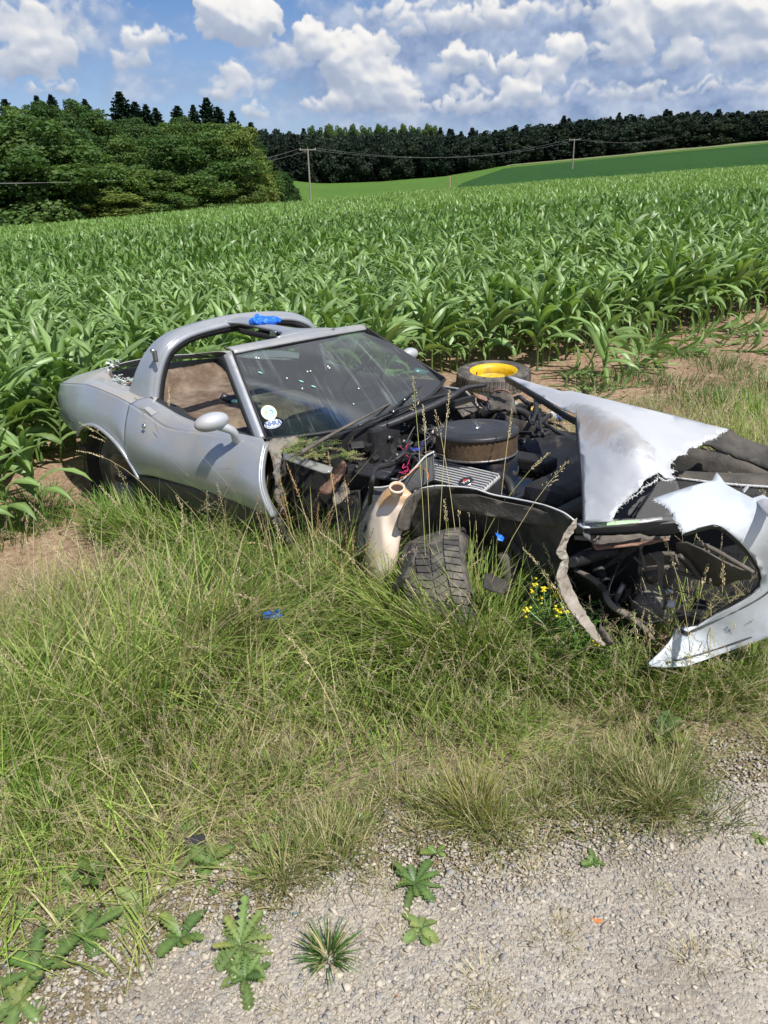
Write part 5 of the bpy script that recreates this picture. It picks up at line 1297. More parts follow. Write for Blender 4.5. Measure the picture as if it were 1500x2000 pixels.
clutter('wire', K['pink_wire'], 3, (760, 800), (888, 925), (.66, .71), (.0018, .0026), seed=6, length=(30, 55), wig=26)
clutter('wire', K['pink_wire'], 1, (778, 800), (860, 890), (.68, .72), (.0018, .0024), seed=16, length=(30, 45))
MB().tube([bayp(780, 935, .68), bayp(800, 925, .70), bayp(815, 912, .70), bayp(838, 905, .70)], .0022, 6, 18).tube([bayp(828, 915, .69), bayp(836, 925, .68), bayp(835, 938, .66)], .0022, 6, 10).build('wire', K['orange_wire'], car)
clutter('wire', K['blue_wire'], 3, (800, 840), (850, 880), (.66, .70), (.003, .005), seed=8, length=(15, 30))
for _ in range(42):
    px, py = rc.uniform(690, 880), rc.uniform(815, 905)
    MB().box(bayp(px, py, rc.uniform(.50, .66)), (rc.uniform(.02, .07), rc.uniform(.02, .07), rc.uniform(.02, .06)), Matrix.Rotation(rc.random() * 3, 3, 'Z') @ Matrix.Rotation(rc.random() * .8, 3, 'X'), .005).build('engine_fitting', K['bay_black'], car)
for _ in range(26):
    px, py = rc.uniform(890, 1060), rc.uniform(780, 850)
    MB().box(bayp(px, py, rc.uniform(.46, .60)), (rc.uniform(.03, .09), rc.uniform(.03, .09), rc.uniform(.03, .08)), Matrix.Rotation(rc.random() * 3, 3, 'Z'), .008).build('engine_fitting', K['bay_black'], car)
for _ in range(16):
    px, py = rc.choice(((rc.uniform(740, 860), rc.uniform(815, 900)), (rc.uniform(900, 960), rc.uniform(780, 812))))
    MB().lathe([(0, .01), (rc.uniform(.005, .011), .01), (.008, -.012), (0, -.012)], bayp(px, py, rc.uniform(.64, .70)), (rc.gauss(0, 1), rc.gauss(0, 1), 1), 10).build('pipe_fitting', K['dull_metal'], car)
MB().box(bayp(853, 843, .70), (.045, .04, .01), Matrix.Rotation(.5, 3, 'Z'), .002).build('tag_plate', K['tan_plastic'], car)
sheet('grey_plate', [(886, 793), (914, 777), (925, 790), (932, 800), (904, 813), (898, 806)], [(886, 793, 'z', .70), (925, 785, 'z', .70), (904, 813, 'z', .68)], K['dusty_trim'], car, .01, 8)
sheet('far_flange', jag([(953, 800), (956, 780), (960, 766), (975, 762), (992, 763), (1000, 770), (1004, 790), (1006, 806), (985, 800), (953, 800)], 1, 6), [(953, 800, 'y', .42), (975, 762, 'y', .50), (1004, 800, 'y', .45)], K['dusty_black'], car, .02, 8, None, .006)
MB().tube([cp(x, y, 'y', .46) for x, y in ((958, 768), (968, 763), (985, 762), (998, 768))], .006, 6, 14).build('flange_edge', K['rust'], car)
sheet('far_flange', [(922, 765), (950, 775), (955, 785), (930, 776)], [(922, 765, 'y', .5), (950, 775, 'y', .5), (930, 776, 'y', .48)], K['rust'], car, .01, 8)
MB().tube([bayp(942, 812, .62), bayp(965, 800, .66), bayp(1000, 798, .66), bayp(1030, 810, .63), bayp(1045, 835, .58)], .022, 10, 30).build('radiator_hose', K['black_rubber'], car)
MB().tube([bayp(1010, 805, .62), bayp(1040, 812, .62), bayp(1075, 835, .62), bayp(1100, 850, .62), bayp(1128, 857, .64)], .012, 8, 30).build('brake_line', K['black_plastic'], car)
MB().lathe([(0, .05), (.03, .05), (.045, .03), (.05, -.03), (.045, -.05), (0, -.05)], bayp(1012, 815, .58), (0, 0, 1), 24).build('fluid_reservoir', K['bay_black'], car)
MB().lathe([(0, .02), (.022, .02), (.026, .012), (.026, -.02)], bayp(1066, 984, .50), (.2, -.3, 1), 20).build('filler_cap', K['white_plastic'], car)
MB().box(bayp(1064, 981, .523), (.03, .012, .008), Matrix.Rotation(.9, 3, 'Z'), .002).build('cap_label', K['red_plastic'], car)
MB().tube([bayp(1104, 1002, .52), bayp(1102, 985, .55), bayp(1107, 978, .56)], [.014, .016, .014], 8, 8).build('bolt', K['dusty_black'], car)
# ------------------------------------------------------------------ torn front body
HC_ = [(985, 732, 'z', .84), (1050, 770, 'z', .86), (1128, 815, 'z', .88), (1100, 765, 'z', .90), (1180, 830, 'z', .905), (1250, 868, 'z', .89), (1300, 808, 'z', .875), (1420, 838, 'z', .84), (1240, 965, 'z', .765), (1140, 1020, 'z', .66)]
tear = jag([(1422, 838), (1405, 846), (1396, 856), (1374, 862), (1362, 872), (1346, 874), (1338, 886), (1322, 890), (1311, 902), (1308, 914), (1316, 918), (1310, 926), (1318, 934), (1300, 938), (1288, 932), (1272, 944), (1258, 950), (1246, 962)], 1.5, 3.1, 5)
tear2 = jag([(1246, 962), (1240, 968), (1228, 974), (1216, 982), (1206, 992), (1200, 1004), (1192, 1018)], 1.6, 4, 6)
hood_out = [(985, 732), (1010, 738), (1045, 749), (1098, 764), (1115, 763), (1170, 776), (1240, 793), (1320, 812), (1380, 828)] + tear + tear2[1:] + [(1165, 1019), (1140, 1021), (1139, 980), (1138, 940), (1134, 890), (1128, 840), (1124, 806), (1129, 818), (1100, 801), (1060, 776), (1020, 752)]
m_, b, p, o_ = newmat('hood_top'); tco = b.n('ShaderNodeTexCoord').outputs['Object']
wh = b.mix(b.mapr(b.noise(tco, 2, 4, .6), .3, .7), (.60, .615, .64), (.50, .52, .55))
st = b.mapr(b.noise(tco, 4.5, 8, .7), .46, .58); gr = b.mix(st, (.30, .295, .29), (.46, .44, .41))
# worn grey primer along the bulge: a stain that belongs to the panel
k1 = segmask(b, tco, cp(1090, 772, 'z', .92), cp(1258, 862, 'z', .92), .07, .13)
nz = b.m('MULTIPLY', b.m('SUBTRACT', b.noise(b.vm('MULTIPLY', tco, (2, 1, 1)), 11, 9, .75), .5), 3.2)
msk = b.mapr(b.m('ADD', k1, b.m('MULTIPLY', nz, .7)), .38, .66, 0, .6)
col = b.mix(msk, wh, gr)
k2 = segmask(b, tco, cp(1030, 765, 'z', .86), cp(1180, 850, 'z', .90), .05, .10)
col = b.mix(b.m('MULTIPLY', b.mapr(b.m('ADD', k2, nz), .35, .8), .6), col, (.50, .40, .31))
scr = b.mapr(b.noise(b.vm('MULTIPLY', tco, (3, 60, 20)), 1.5, 4, .7), .64, .70, 0, .5)
col = b.mix(scr, col, (.38, .36, .34))
b.lk(col, p.inputs['Base Color']); p.inputs['Metallic'].default_value = .15; p.inputs['Roughness'].default_value = .48
bn = b.n('ShaderNodeBump'); bn.inputs['Strength'].default_value = .15; bn.inputs['Distance'].default_value = .01; b.lk(b.noise(tco, 6, 5, .6), bn.inputs['Height']); b.lk(bn.outputs[0], p.inputs['Normal'])
hood = sheet('hood', hood_out, HC_, K['hood_top'], car, .005, 11, 'scraped white-silver front hood, torn ragged along its front', .0015, 3)
# raised bulge: displace along the crease
cA, cB = cp(1112, 772, 'z', .93), cp(1262, 868, 'z', .92); dAB = (cB - cA) / np.linalg.norm(cB - cA)
for v in hood.data.vertices:
    q_ = np.array(v.co) - cA; al_ = q_ @ dAB; perp = q_ - dAB * al_; dd = np.linalg.norm(perp[:2])
    if -.1 < al_ < 1.4: v.co.z += .026 * math.exp(-(dd / .06) ** 2) * min(1, max(0, al_ / .22))
# underside and edge lip
fH = depth_field(HC_)
def hpt(px, py, dz): return atdepth(px, py, fH(px, py)) + np.array([0, 0, dz])
lipp = [(986, 734), (1020, 753), (1060, 777), (1100, 802), (1128, 817)]
surf('hood_lip', [[hpt(x, y, -.004), hpt(x, y, -.035) + np.array([0, .01, 0]), hpt(x + 6, y - 6, -.05)] for x, y in lipp], 30, 8, K['black_plastic'], hood, .006)
lipp2 = [(1126, 808), (1129, 845), (1135, 890), (1139, 940), (1140, 980), (1141, 1020)]
surf('hood_lip', [[hpt(x, y, -.004), hpt(x, y, -.05), hpt(x + 14, y, -.07)] for x, y in lipp2], 30, 8, K['inner_grey'], hood, .006)
def raw(name, pts, fz, w_, parent):                       # frayed fibre edge along a tear
    r = random.Random(9); m_ = MB(); P = [fz(x, y) for x, y in pts]
    m_.tube(P, w_, 6)
    for i in range(0, len(P) - 1):
        for _ in range(3):
            t = r.random(); q_ = lerp(P[i], P[i + 1], t); m_.tube([q_, q_ + np.array([r.gauss(0, .006), r.gauss(0, .006), r.gauss(0, .006)])], [.0018, .0004], 4)
    return m_.build(name, K['raw_edge'], parent)
raw('torn_edge', tear, lambda x, y: hpt(x, y, -.002), .0022, hood); raw('torn_edge', tear2, lambda x, y: hpt(x, y, -.002), .0018, hood)
MB().tube([hpt(1237, 941, .001), hpt(1240, 949, .001), hpt(1243, 958, .001)], [.001, .003, .002], 6, 8).build('crack', K['inner_grey'], hood)
MB().tube([hpt(1146, 826, .003), hpt(1152, 829, .003), hpt(1158, 831, .003)], [.001, .003, .001], 6, 8).build('crack', K['inner_grey'], hood)
MB().tube([hpt(1040, 785, -.04), hpt(1034, 790, -.07), hpt(1043, 798, -.08), hpt(1050, 790, -.05)], .005, 6, 14).tube([hpt(1053, 790, -.04), hpt(1056, 800, -.08), hpt(1061, 806, -.10)], .008, 6, 10).build('hood_hinge', K['black_plastic'], hood)
# grey inner hood layer seen through the tear
ig = sheet('inner_panel', [(1192, 1022), (1204, 990), (1230, 965), (1262, 946), (1300, 930), (1322, 940), (1330, 965), (1310, 1000), (1318, 1020), (1270, 1024), (1225, 1026)], [(1192, 1022, 'z', .58), (1262, 946, 'z', .66), (1322, 940, 'z', .68), (1310, 1020, 'z', .60)], K['inner_grey'], car, .006, 12)
for (p0, p1) in (((1225, 1020), (1268, 962)), ((1236, 1018), (1276, 955))):
    MB().tube([cp(*p0, 'z', .605), cp(*p1, 'z', .672)], .003, 5).build('panel_rib', K['bay_black'], ig)
# far fender remains, right
sheet('far_fender', jag([(1330, 872), (1345, 862), (1400, 848), (1425, 838), (1448, 852), (1500, 872), (1570, 905), (1570, 945), (1500, 915), (1455, 898), (1418, 885), (1380, 868), (1348, 872)], 2, 7, 8), [(1400, 848, 'y', .55), (1448, 852, 'y', .62), (1570, 905, 'y', .66), (1348, 872, 'y', .40), (1500, 915, 'y', .58)], K['underbody'], car, .012, 11, 'black inner side of the torn far fender', .001)
sheet('far_fender', jag([(1312, 890), (1340, 888), (1372, 876), (1415, 888), (1456, 900), (1500, 917), (1570, 945), (1570, 950), (1500, 946), (1400, 934), (1318, 925), (1312, 890)], 2, 8, 9), [(1312, 890, 'z', .50), (1415, 888, 'z', .55), (1570, 945, 'z', .52), (1400, 934, 'z', .42)], K['bay_black'], car, .012, 12)
sheet('side_beam', [(1308, 916), (1345, 920), (1400, 923), (1480, 924), (1570, 926), (1570, 956), (1500, 950), (1440, 946), (1380, 940), (1335, 933), (1316, 932)], [(1308, 916, 'z', .66), (1480, 924, 'z', .66), (1570, 956, 'z', .62), (1335, 933, 'z', .65)], K['dusty_black'], car, .014, 11, 'dusty brown-black beam behind the torn nose', .0004)
raw('torn_edge', [(1316, 933), (1335, 935), (1380, 941), (1440, 947), (1500, 951), (1570, 957)], lambda x, y: cp(x, y, 'z', .645), .005, car)
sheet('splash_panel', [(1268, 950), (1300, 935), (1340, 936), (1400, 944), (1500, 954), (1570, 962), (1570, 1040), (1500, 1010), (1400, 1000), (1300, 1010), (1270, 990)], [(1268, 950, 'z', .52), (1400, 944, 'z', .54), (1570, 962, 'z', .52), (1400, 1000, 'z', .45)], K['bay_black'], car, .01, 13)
surf('debris_strip', [[cp(1448, 960, 'z', .69), cp(1458, 948, 'z', .70)], [cp(1453, 963, 'z', .69), cp(1463, 951, 'z', .70)]], 4, 4, K['hood_paint'], car, .004)
# nose
m_ = None
NC = [(1278, 972, 'z', .80), (1400, 928, 'z', .83), (1335, 1042, 'z', .74), (1395, 1028, 'z', .74), (1500, 980, 'z', .80), (1600, 1020, 'z', .76), (1490, 1130, 'z', .52), (1440, 1172, 'z', .43), (1345, 1225, 'z', .30), (1290, 1290, 'z', .22), (1500, 1235, 'z', .33), (1600, 1150, 'z', .50), (1600, 1250, 'z', .34)]
nt_ = jag([(1334, 1042), (1332, 1030), (1322, 1018), (1316, 1004), (1306, 992), (1294, 986), (1285, 979), (1276, 973)], 2.6, 3, 12)
nose_out = nt_ + [(1310, 962), (1350, 949), (1392, 938), (1395, 930), (1400, 922), (1408, 932), (1418, 946), (1440, 958), (1470, 973), (1490, 966), (1520, 985), (1570, 1015), (1620, 1050), (1620, 1215), (1560, 1228), (1500, 1245), (1440, 1266), (1390, 1284), (1340, 1302), (1300, 1304), (1268, 1302), (1268, 1294), (1292, 1272), (1308, 1254), (1318, 1238), (1322, 1228), (1345, 1226), (1362, 1224), (1400, 1200), (1440, 1178), (1470, 1160), (1484, 1146), (1488, 1130), (1484, 1112), (1470, 1088), (1445, 1060), (1420, 1038), (1406, 1029), (1392, 1026), (1365, 1032)]
nose = sheet('nose_cone', nose_out, NC, K['nose_paint'], car, .006, 12, 'pale torn nose section with an open headlamp cavity', .0008, 4)
fN = depth_field(NC)
def npt(px, py, dz=0): return atdepth(px, py, fN(px, py)) + np.array([0, 0, dz])
raw('torn_edge', nt_, lambda x, y: npt(x, y, -.003), .0022, nose)
hole = [(1334, 1042), (1365, 1032), (1392, 1026), (1406, 1029), (1420, 1038), (1445, 1060), (1470, 1088), (1484, 1112), (1488, 1130), (1484, 1146), (1470, 1160), (1440, 1178), (1400, 1200), (1362, 1224), (1345, 1226), (1322, 1230)]
rimr_ = []
for x, y in hole:
    dx_, dy_ = (1390 - x), (1130 - y); L = math.hypot(dx_, dy_); q_ = npt(x, y); q2 = atdepth(x + dx_ / L * 3, y + dy_ / L * 3, fN(x, y) + .02); q3 = atdepth(x + dx_ / L * 6, y + dy_ / L * 6, fN(x, y) + .055)
    rimr_.append([q_ + np.array([0, 0, .001]), q2, q3])
surf('cavity_rim', rimr_, 70, 8, K['black_rubber'], nose, .003)
# lower bumper crease lines
MB().tube([npt(1345, 1236, .002), npt(1400, 1212, .002), npt(1450, 1188, .002), npt(1490, 1165, .002), npt(1520, 1140, .002)], .0035, 6, 20).build('bumper_gap', K['inner_grey'], nose)
MB().tube([npt(1300, 1296, .002), npt(1380, 1275, .002), npt(1460, 1248, .002), npt(1560, 1215, .002)], .003, 6, 20).build('bumper_gap', K['inner_grey'], nose)
MB().tube([npt(1324, 1236, .01), npt(1344, 1244, .012)], .008, 6).build('parking_lamp_clip', K['black_plastic'], nose)
MB().tube([npt(1466, 1080, .001), npt(1475, 1093, .002), npt(1480, 1104, .001)], [.001, .003, .001], 5, 8).build('crack', K['inner_grey'], nose)
sheet('nose_backing', [(1470, 970), (1500, 975), (1620, 1040), (1620, 1080), (1560, 1050), (1500, 1010)], [(1470, 970, 'z', .80), (1620, 1040, 'z', .80), (1560, 1060, 'z', .76)], K['hood_paint'], nose, .006, 12)
# cavity: black sheet added to stand in for the shade behind the opening
sheet('cavity_backing', [(1120, 1040), (1200, 1030), (1340, 1030), (1420, 1030), (1510, 1110), (1500, 1160), (1360, 1235), (1290, 1300), (1225, 1290), (1170, 1210), (1125, 1130)], [(1120, 1040, 'z', .22), (1340, 1030, 'z', .30), (1500, 1110, 'z', .30), (1290, 1290, 'z', .06), (1170, 1210, 'z', .06)], K['bay_black'], car, .01, 16, 'black backing sheet painting the shade behind the torn nose')
lampb = sheet('lamp_shield', [(1320, 1062), (1340, 1060), (1372, 1074), (1410, 1096), (1445, 1112), (1471, 1118), (1467, 1131), (1440, 1134), (1415, 1144), (1398, 1146), (1375, 1138), (1345, 1115), (1322, 1090)], [(1330, 1060, 'z', .55), (1470, 1120, 'z', .48), (1398, 1146, 'z', .36), (1345, 1115, 'z', .40)], K['dusty_black'], car, .006, 10, None, .001)
MB().tube([cp(1358, 1058, 'z', .60), cp(1392, 1072, 'z', .57), cp(1430, 1094, 'z', .53), cp(1471, 1118, 'z', .49)], .008, 8, 20).build('shield_edge', K['dusty_trim'], lampb)
br_ = MB()
bc = cp(1288, 1098, 'z', .46)
sheet('lamp_bracket', [(1255, 1090), (1258, 1106), (1320, 1100), (1324, 1094), (1318, 1083), (1285, 1082)], [(1255, 1090, 'z', .47), (1320, 1100, 'z', .45), (1318, 1083, 'z', .50)], K['dusty_trim'], car, .012, 8)
MB().tube([cp(1250, 1076, 'z', .50), cp(1256, 1090, 'z', .48), cp(1260, 1112, 'z', .45)], .005, 6, 8).tube([cp(1318, 1080, 'z', .50), cp(1322, 1096, 'z', .48), cp(1325, 1104, 'z', .45)], .005, 6, 8).tube([cp(1262, 1112, 'z', .45), cp(1325, 1104, 'z', .45)], .006, 6).tube([cp(1238, 1088, 'z', .48), cp(1262, 1110, 'z', .44)], .005, 6).build('bracket', K['dusty_trim'], car)
MB().tube([cp(1326, 1084, 'z', .50), cp(1342, 1096, 'z', .47), cp(1356, 1114, 'z', .43), cp(1366, 1128, 'z', .40)], .009, 8, 14).tube([cp(1306, 1112, 'z', .42), cp(1345, 1124, 'z', .40), cp(1392, 1136, 'z', .38)], .008, 8, 12).build('actuator_rod', K['dusty_trim'], car)
MB().blob(cp(1300, 1125, 'z', .36), (.035, .03, .04), 3, .1).lathe([(0, .02), (.03, .02), (.04, 0), (.03, -.03), (0, -.03)], cp(1275, 1118, 'z', .38), (0, -.4, 1), 20).build('actuator', K['dusty_black'], car)
MB().lathe([(0, .04), (.04, .04), (.058, .025), (.064, -.01), (.064, -.08), (.05, -.10), (0, -.10)], cp(1268, 1185, 'z', .27), (.3, -.55, .8), 30).build('vacuum_canister', K['grey_fiberglass'], car, 'dusty grey-brown canister inside the nose cavity')
MB().tube([cp(1218, 1140, 'z', .40), cp(1208, 1160, 'z', .36), cp(1198, 1180, 'z', .30)], .010, 8, 8).build('strut', K['dull_metal'], car)
MB().lathe([(0, .02), (.014, .02), (.016, -.025), (0, -.025)], cp(1306, 1180, 'z', .32), (1, .2, .1), 14).blob(cp(1307, 1155, 'z', .38), (.016, .008, .008), 2).build('connector', K['white_plastic'], car)
wr = random.Random(3)
wm = MB(); wm2 = MB()
for k in range(5):
    wm.tube([cp(1268 + 6 * k, 1080, 'z', .52), cp(1284 + 3 * k, 1100, 'z', .48), cp(1290 + wr.uniform(-4, 4), 1135, 'z', .40), cp(1296 + wr.uniform(-6, 6), 1165, 'z', .36), cp(1300 + wr.uniform(-5, 5), 1190, 'z', .30)], .0028, 5, 20)
for k in range(8):
    x, y = wr.uniform(1190, 1320), wr.uniform(1090, 1200)
    wm2.tube([cp(x + wr.uniform(-60, 60), y + wr.uniform(-40, 40), 'z', wr.uniform(.3, .5)) for _ in range(4)], .0018, 5, 24)
wm.build('wire_bundle', K['dusty_trim'], car); wm2.build('wire', K['black_rubber'], car)
MB().box(cp(1345, 1210, 'z', .24), (.10, .03, .05), bev=.006).box(cp(1365, 1188, 'z', .28), (.05, .07, .02), Matrix.Rotation(.6, 3, 'X'), .004).build('bumper_bracket', K['bay_black'], car)
# cross beam
beam = sheet('cross_beam', [(1120, 1024), (1160, 1024), (1230, 1022), (1310, 1016), (1338, 1016), (1338, 1036), (1310, 1044), (1250, 1046), (1190, 1048), (1125, 1046)], [(1120, 1024, 'z', .62), (1230, 1022, 'z', .61), (1338, 1016, 'z', .60), (1125, 1046, 'z', .55), (1338, 1036, 'z', .54)], K['inner_grey'], car, .02, 10, 'grey cross beam in front of the radiator')
sheet('beam_flange', jag([(1122, 1046), (1190, 1046), (1250, 1042), (1268, 1048), (1310, 1046), (1308, 1052), (1262, 1058), (1214, 1064), (1168, 1068), (1150, 1056), (1122, 1054)], 1, 9), [(1122, 1046, 'z', .56), (1310, 1046, 'z', .55), (1168, 1068, 'z', .52), (1262, 1058, 'z', .53)], K['dusty_trim'], beam, .006, 9)
sheet('rusty_edge', jag([(1156, 1062), (1190, 1064), (1240, 1060), (1300, 1050), (1308, 1053), (1262, 1062), (1214, 1067), (1164, 1072)], .6, 9), [(1156, 1062, 'z', .535), (1308, 1053, 'z', .545), (1164, 1072, 'z', .525), (1240, 1062, 'z', .535)], K['rust'], beam, .008, 8)
sheet('beam_top', jag([(1126, 1022), (1150, 1020), (1190, 1018), (1240, 1014), (1292, 1009), (1294, 1014), (1246, 1020), (1200, 1026), (1140, 1030)], .8, 9), [(1126, 1022, 'z', .65), (1292, 1009, 'z', .65), (1140, 1030, 'z', .645), (1200, 1018, 'z', .65)], K['hood_paint'], beam, .006, 8)
sheet('tape', [(1165, 1020), (1200, 1017), (1248, 1015), (1247, 1020), (1208, 1024), (1168, 1027)], [(1165, 1020, 'z', .662), (1248, 1015, 'z', .662), (1168, 1027, 'z', .658)], K['green_tape'], beam, .002, 7, 'pale green tape on the beam top')
# torn near fender strip hanging to the ground
sheet('fender_strip', jag([(1128, 1012), (1126, 1030), (1112, 1050), (1105, 1075), (1111, 1095), (1107, 1120), (1118, 1150), (1133, 1180), (1150, 1205), (1164, 1230), (1182, 1262), (1170, 1258), (1150, 1236), (1130, 1212), (1110, 1186), (1096, 1158), (1087, 1128), (1092, 1112), (1100, 1095), (1088, 1082), (1096, 1055), (1112, 1030), (1128, 1012)], 1.8, 6, 4), [(1128, 1012, 'y', -.62), (1090, 1080, 'y', -.72), (1113, 1120, 'y', -.66), (1083, 1128, 'y', -.76), (1186, 1262, 'y', -.80), (1150, 1190, 'y', -.72)], K['beige_fiberglass'], car, .004, 7, 'torn beige fibreglass strip of the near fender', .0035, smooth=False)
sheet('grille_frame', [(1116, 1105), (1128, 1113), (1140, 1122), (1160, 1134), (1178, 1152), (1186, 1172), (1198, 1186), (1222, 1200), (1250, 1222), (1276, 1248), (1272, 1275), (1258, 1296), (1238, 1300), (1212, 1280), (1190, 1250), (1168, 1215), (1145, 1180), (1126, 1150)], [(1116, 1105, 'z', .42), (1186, 1172, 'z', .34), (1276, 1248, 'z', .20), (1238, 1300, 'z', .06), (1145, 1180, 'z', .20)], K['bay_black'], car, .012, 11, None, .002)
MB().tube([cp(x, y, 'z', z) for x, y, z in ((1122, 1114, .43), (1140, 1121, .42), (1162, 1134, .40), (1180, 1152, .37), (1187, 1172, .35), (1202, 1188, .33), (1228, 1203, .30), (1256, 1226, .26), (1278, 1250, .22))], [.006, .010, .012, .010, .012, .012, .014, .010, .006], 8, 40).build('frame_edge', K['dusty_trim'], car)
sheet('grille_flap', jag([(1250, 1222), (1290, 1238), (1312, 1246), (1300, 1262), (1280, 1280), (1262, 1296), (1256, 1270), (1250, 1222)], 2, 8), [(1250, 1222, 'z', .24), (1312, 1246, 'z', .22), (1262, 1296, 'z', .10)], K['rust'], car, .008, 9)
sheet('grille_flap', jag([(1172, 1222), (1184, 1236), (1192, 1250), (1200, 1258), (1188, 1262), (1176, 1250), (1166, 1232)], 1, 6), [(1172, 1222, 'y', -.76), (1200, 1258, 'y', -.76), (1166, 1232, 'y', -.76)], K['dusty_trim'], car, .006, 7)
MB().tube([cp(1118, 1098, 'y', -.6), cp(1140, 1090, 'y', -.5), cp(1170, 1080, 'y', -.45), cp(1205, 1078, 'y', -.4)], [.02, .03, .03, .02], 8, 16).tube([cp(1150, 1050, 'z', .40), cp(1165, 1100, 'z', .36), cp(1180, 1140, 'z', .30)], [.03, .04, .03], 8, 14).build('air_duct', K['bay_black'], car)

# ------------------------------------------------------------------ verge: grass, straw, seed heads
leafmat('grass_blade', .30, .55, .3); leafmat('straw', .15, .8, .15); leafmat('weed_leaf', .25, .45, .45)
GLV = at_ground(540, 1300)
def in_car(x, y, m0=-.70, m1=.80, x0=-.6, x1=3.35):
    dx = x - TCAR[0]; dy = y - TCAR[1]; cX = dx * math.cos(CARYAW) + dy * math.sin(CARYAW); cY = -dx * math.sin(CARYAW) + dy * math.cos(CARYAW)
    return ((cX > x0) & (cX < x1) & (cY > m0) & (cY < m1)) | ((np.abs(x - GLV[0] * y / GLV[1]) < .05) & (y < GLV[1] + .02) & (y > GLV[1] - .22))
def blades(P, h, w, az, lean, curl, col, seg=3, tipcol=None, twist=None, rng=RNG):
    """P roots (n,3); h length; w width; az lean direction; lean start tilt from vertical; curl extra bend"""
    n = len(P); u = np.linspace(0, 1, seg + 1); V = np.zeros((n, seg * 2 + 1, 3), np.float32); pos_ = P.copy(); k = 0
    face = az + math.pi / 2 + rng.normal(0, .6, n); sx, sy = np.cos(face), np.sin(face)
    for i in range(seg + 1):
        ang = lean + curl * u[i] ** 1.3
        if i:
            d = h / seg; pos_ = pos_ + np.stack([np.cos(az) * np.sin(ang) * d, np.sin(az) * np.sin(ang) * d, np.cos(ang) * d], -1)
        if i < seg:
            ww = w * (1 - .55 * u[i] ** 1.5) * .5
            V[:, k] = pos_ + np.stack([sx * ww, sy * ww, 0 * ww], -1); V[:, k + 1] = pos_ - np.stack([sx * ww, sy * ww, 0 * ww], -1); k += 2
        else: V[:, k] = pos_
    nv = seg * 2 + 1; base = (np.arange(n) * nv)[:, None]
    F = []
    for i in range(seg - 1):
        F.append(np.stack([base[:, 0] + 2 * i, base[:, 0] + 2 * i + 1, base[:, 0] + 2 * i + 3], -1)); F.append(np.stack([base[:, 0] + 2 * i, base[:, 0] + 2 * i + 3, base[:, 0] + 2 * i + 2], -1))
    F.append(np.stack([base[:, 0] + 2 * seg - 2, base[:, 0] + 2 * seg - 1, base[:, 0] + 2 * seg], -1))
    Fc = np.concatenate(F)
    uu = np.concatenate([np.repeat(u[:-1], 2), [1]])
    if tipcol is None: tipcol = col
    Cc = col[:, None] * (1 - uu[None, :, None]) + tipcol[:, None] * uu[None, :, None]
    return V.reshape(-1, 3), Fc, Cc.reshape(-1, 3)
def road_s(x, y): return N2[0] * x + N2[1] * y
def road_t(x, y): return T2[0] * x + T2[1] * y
def edge_at(t): return np.interp(t, [-30, -1, 0, .8, 1.25, 1.7, 2, 30], [1.45, 1.45, 1.46, 1.36, 1.16, 1.09, .98, .98])
def gnoise(x, y, sc_, seed): return vnoise(np.asarray(x, float) + 50, np.asarray(y, float) + 50, sc_, seed, 3, .5)
def rand_area(n, x0, x1, y0, y1):
    x = RNG.uniform(x0, x1, n); y = RNG.uniform(y0, y1, n); return x, y
def inview(x, y, m=.35):
    return (np.abs(x) < (.56 * (y + .6) + m)) & (y > .75)
def put(P): return np.stack([P[0], P[1], ground_z(P[0], P[1]) - .005], -1)
GREENS = np.array([(.19, .34, .05), (.26, .41, .06), (.34, .47, .09), (.46, .50, .17), (.11, .24, .04), (.30, .42, .09)])
STRAWS = np.array([(.56, .47, .27), (.46, .38, .22), (.66, .57, .36), (.36, .29, .18), (.50, .46, .25)])
acc_b = []
def collect(kind, arr): acc_b.append((kind, arr))
def make_stuff(name, kind, mat, label, cat):
    off = 0; A_, B_, C_ = [], [], []
    for k, (v, f, c) in acc_b:
        if k == kind: A_.append(v); B_.append(f + off); C_.append(c); off += len(v)
    o = link(name, npmesh(name, np.concatenate(A_), np.concatenate(B_), np.concatenate(C_)), MATS[mat]); tag(o, label, cat, kind='stuff'); return o
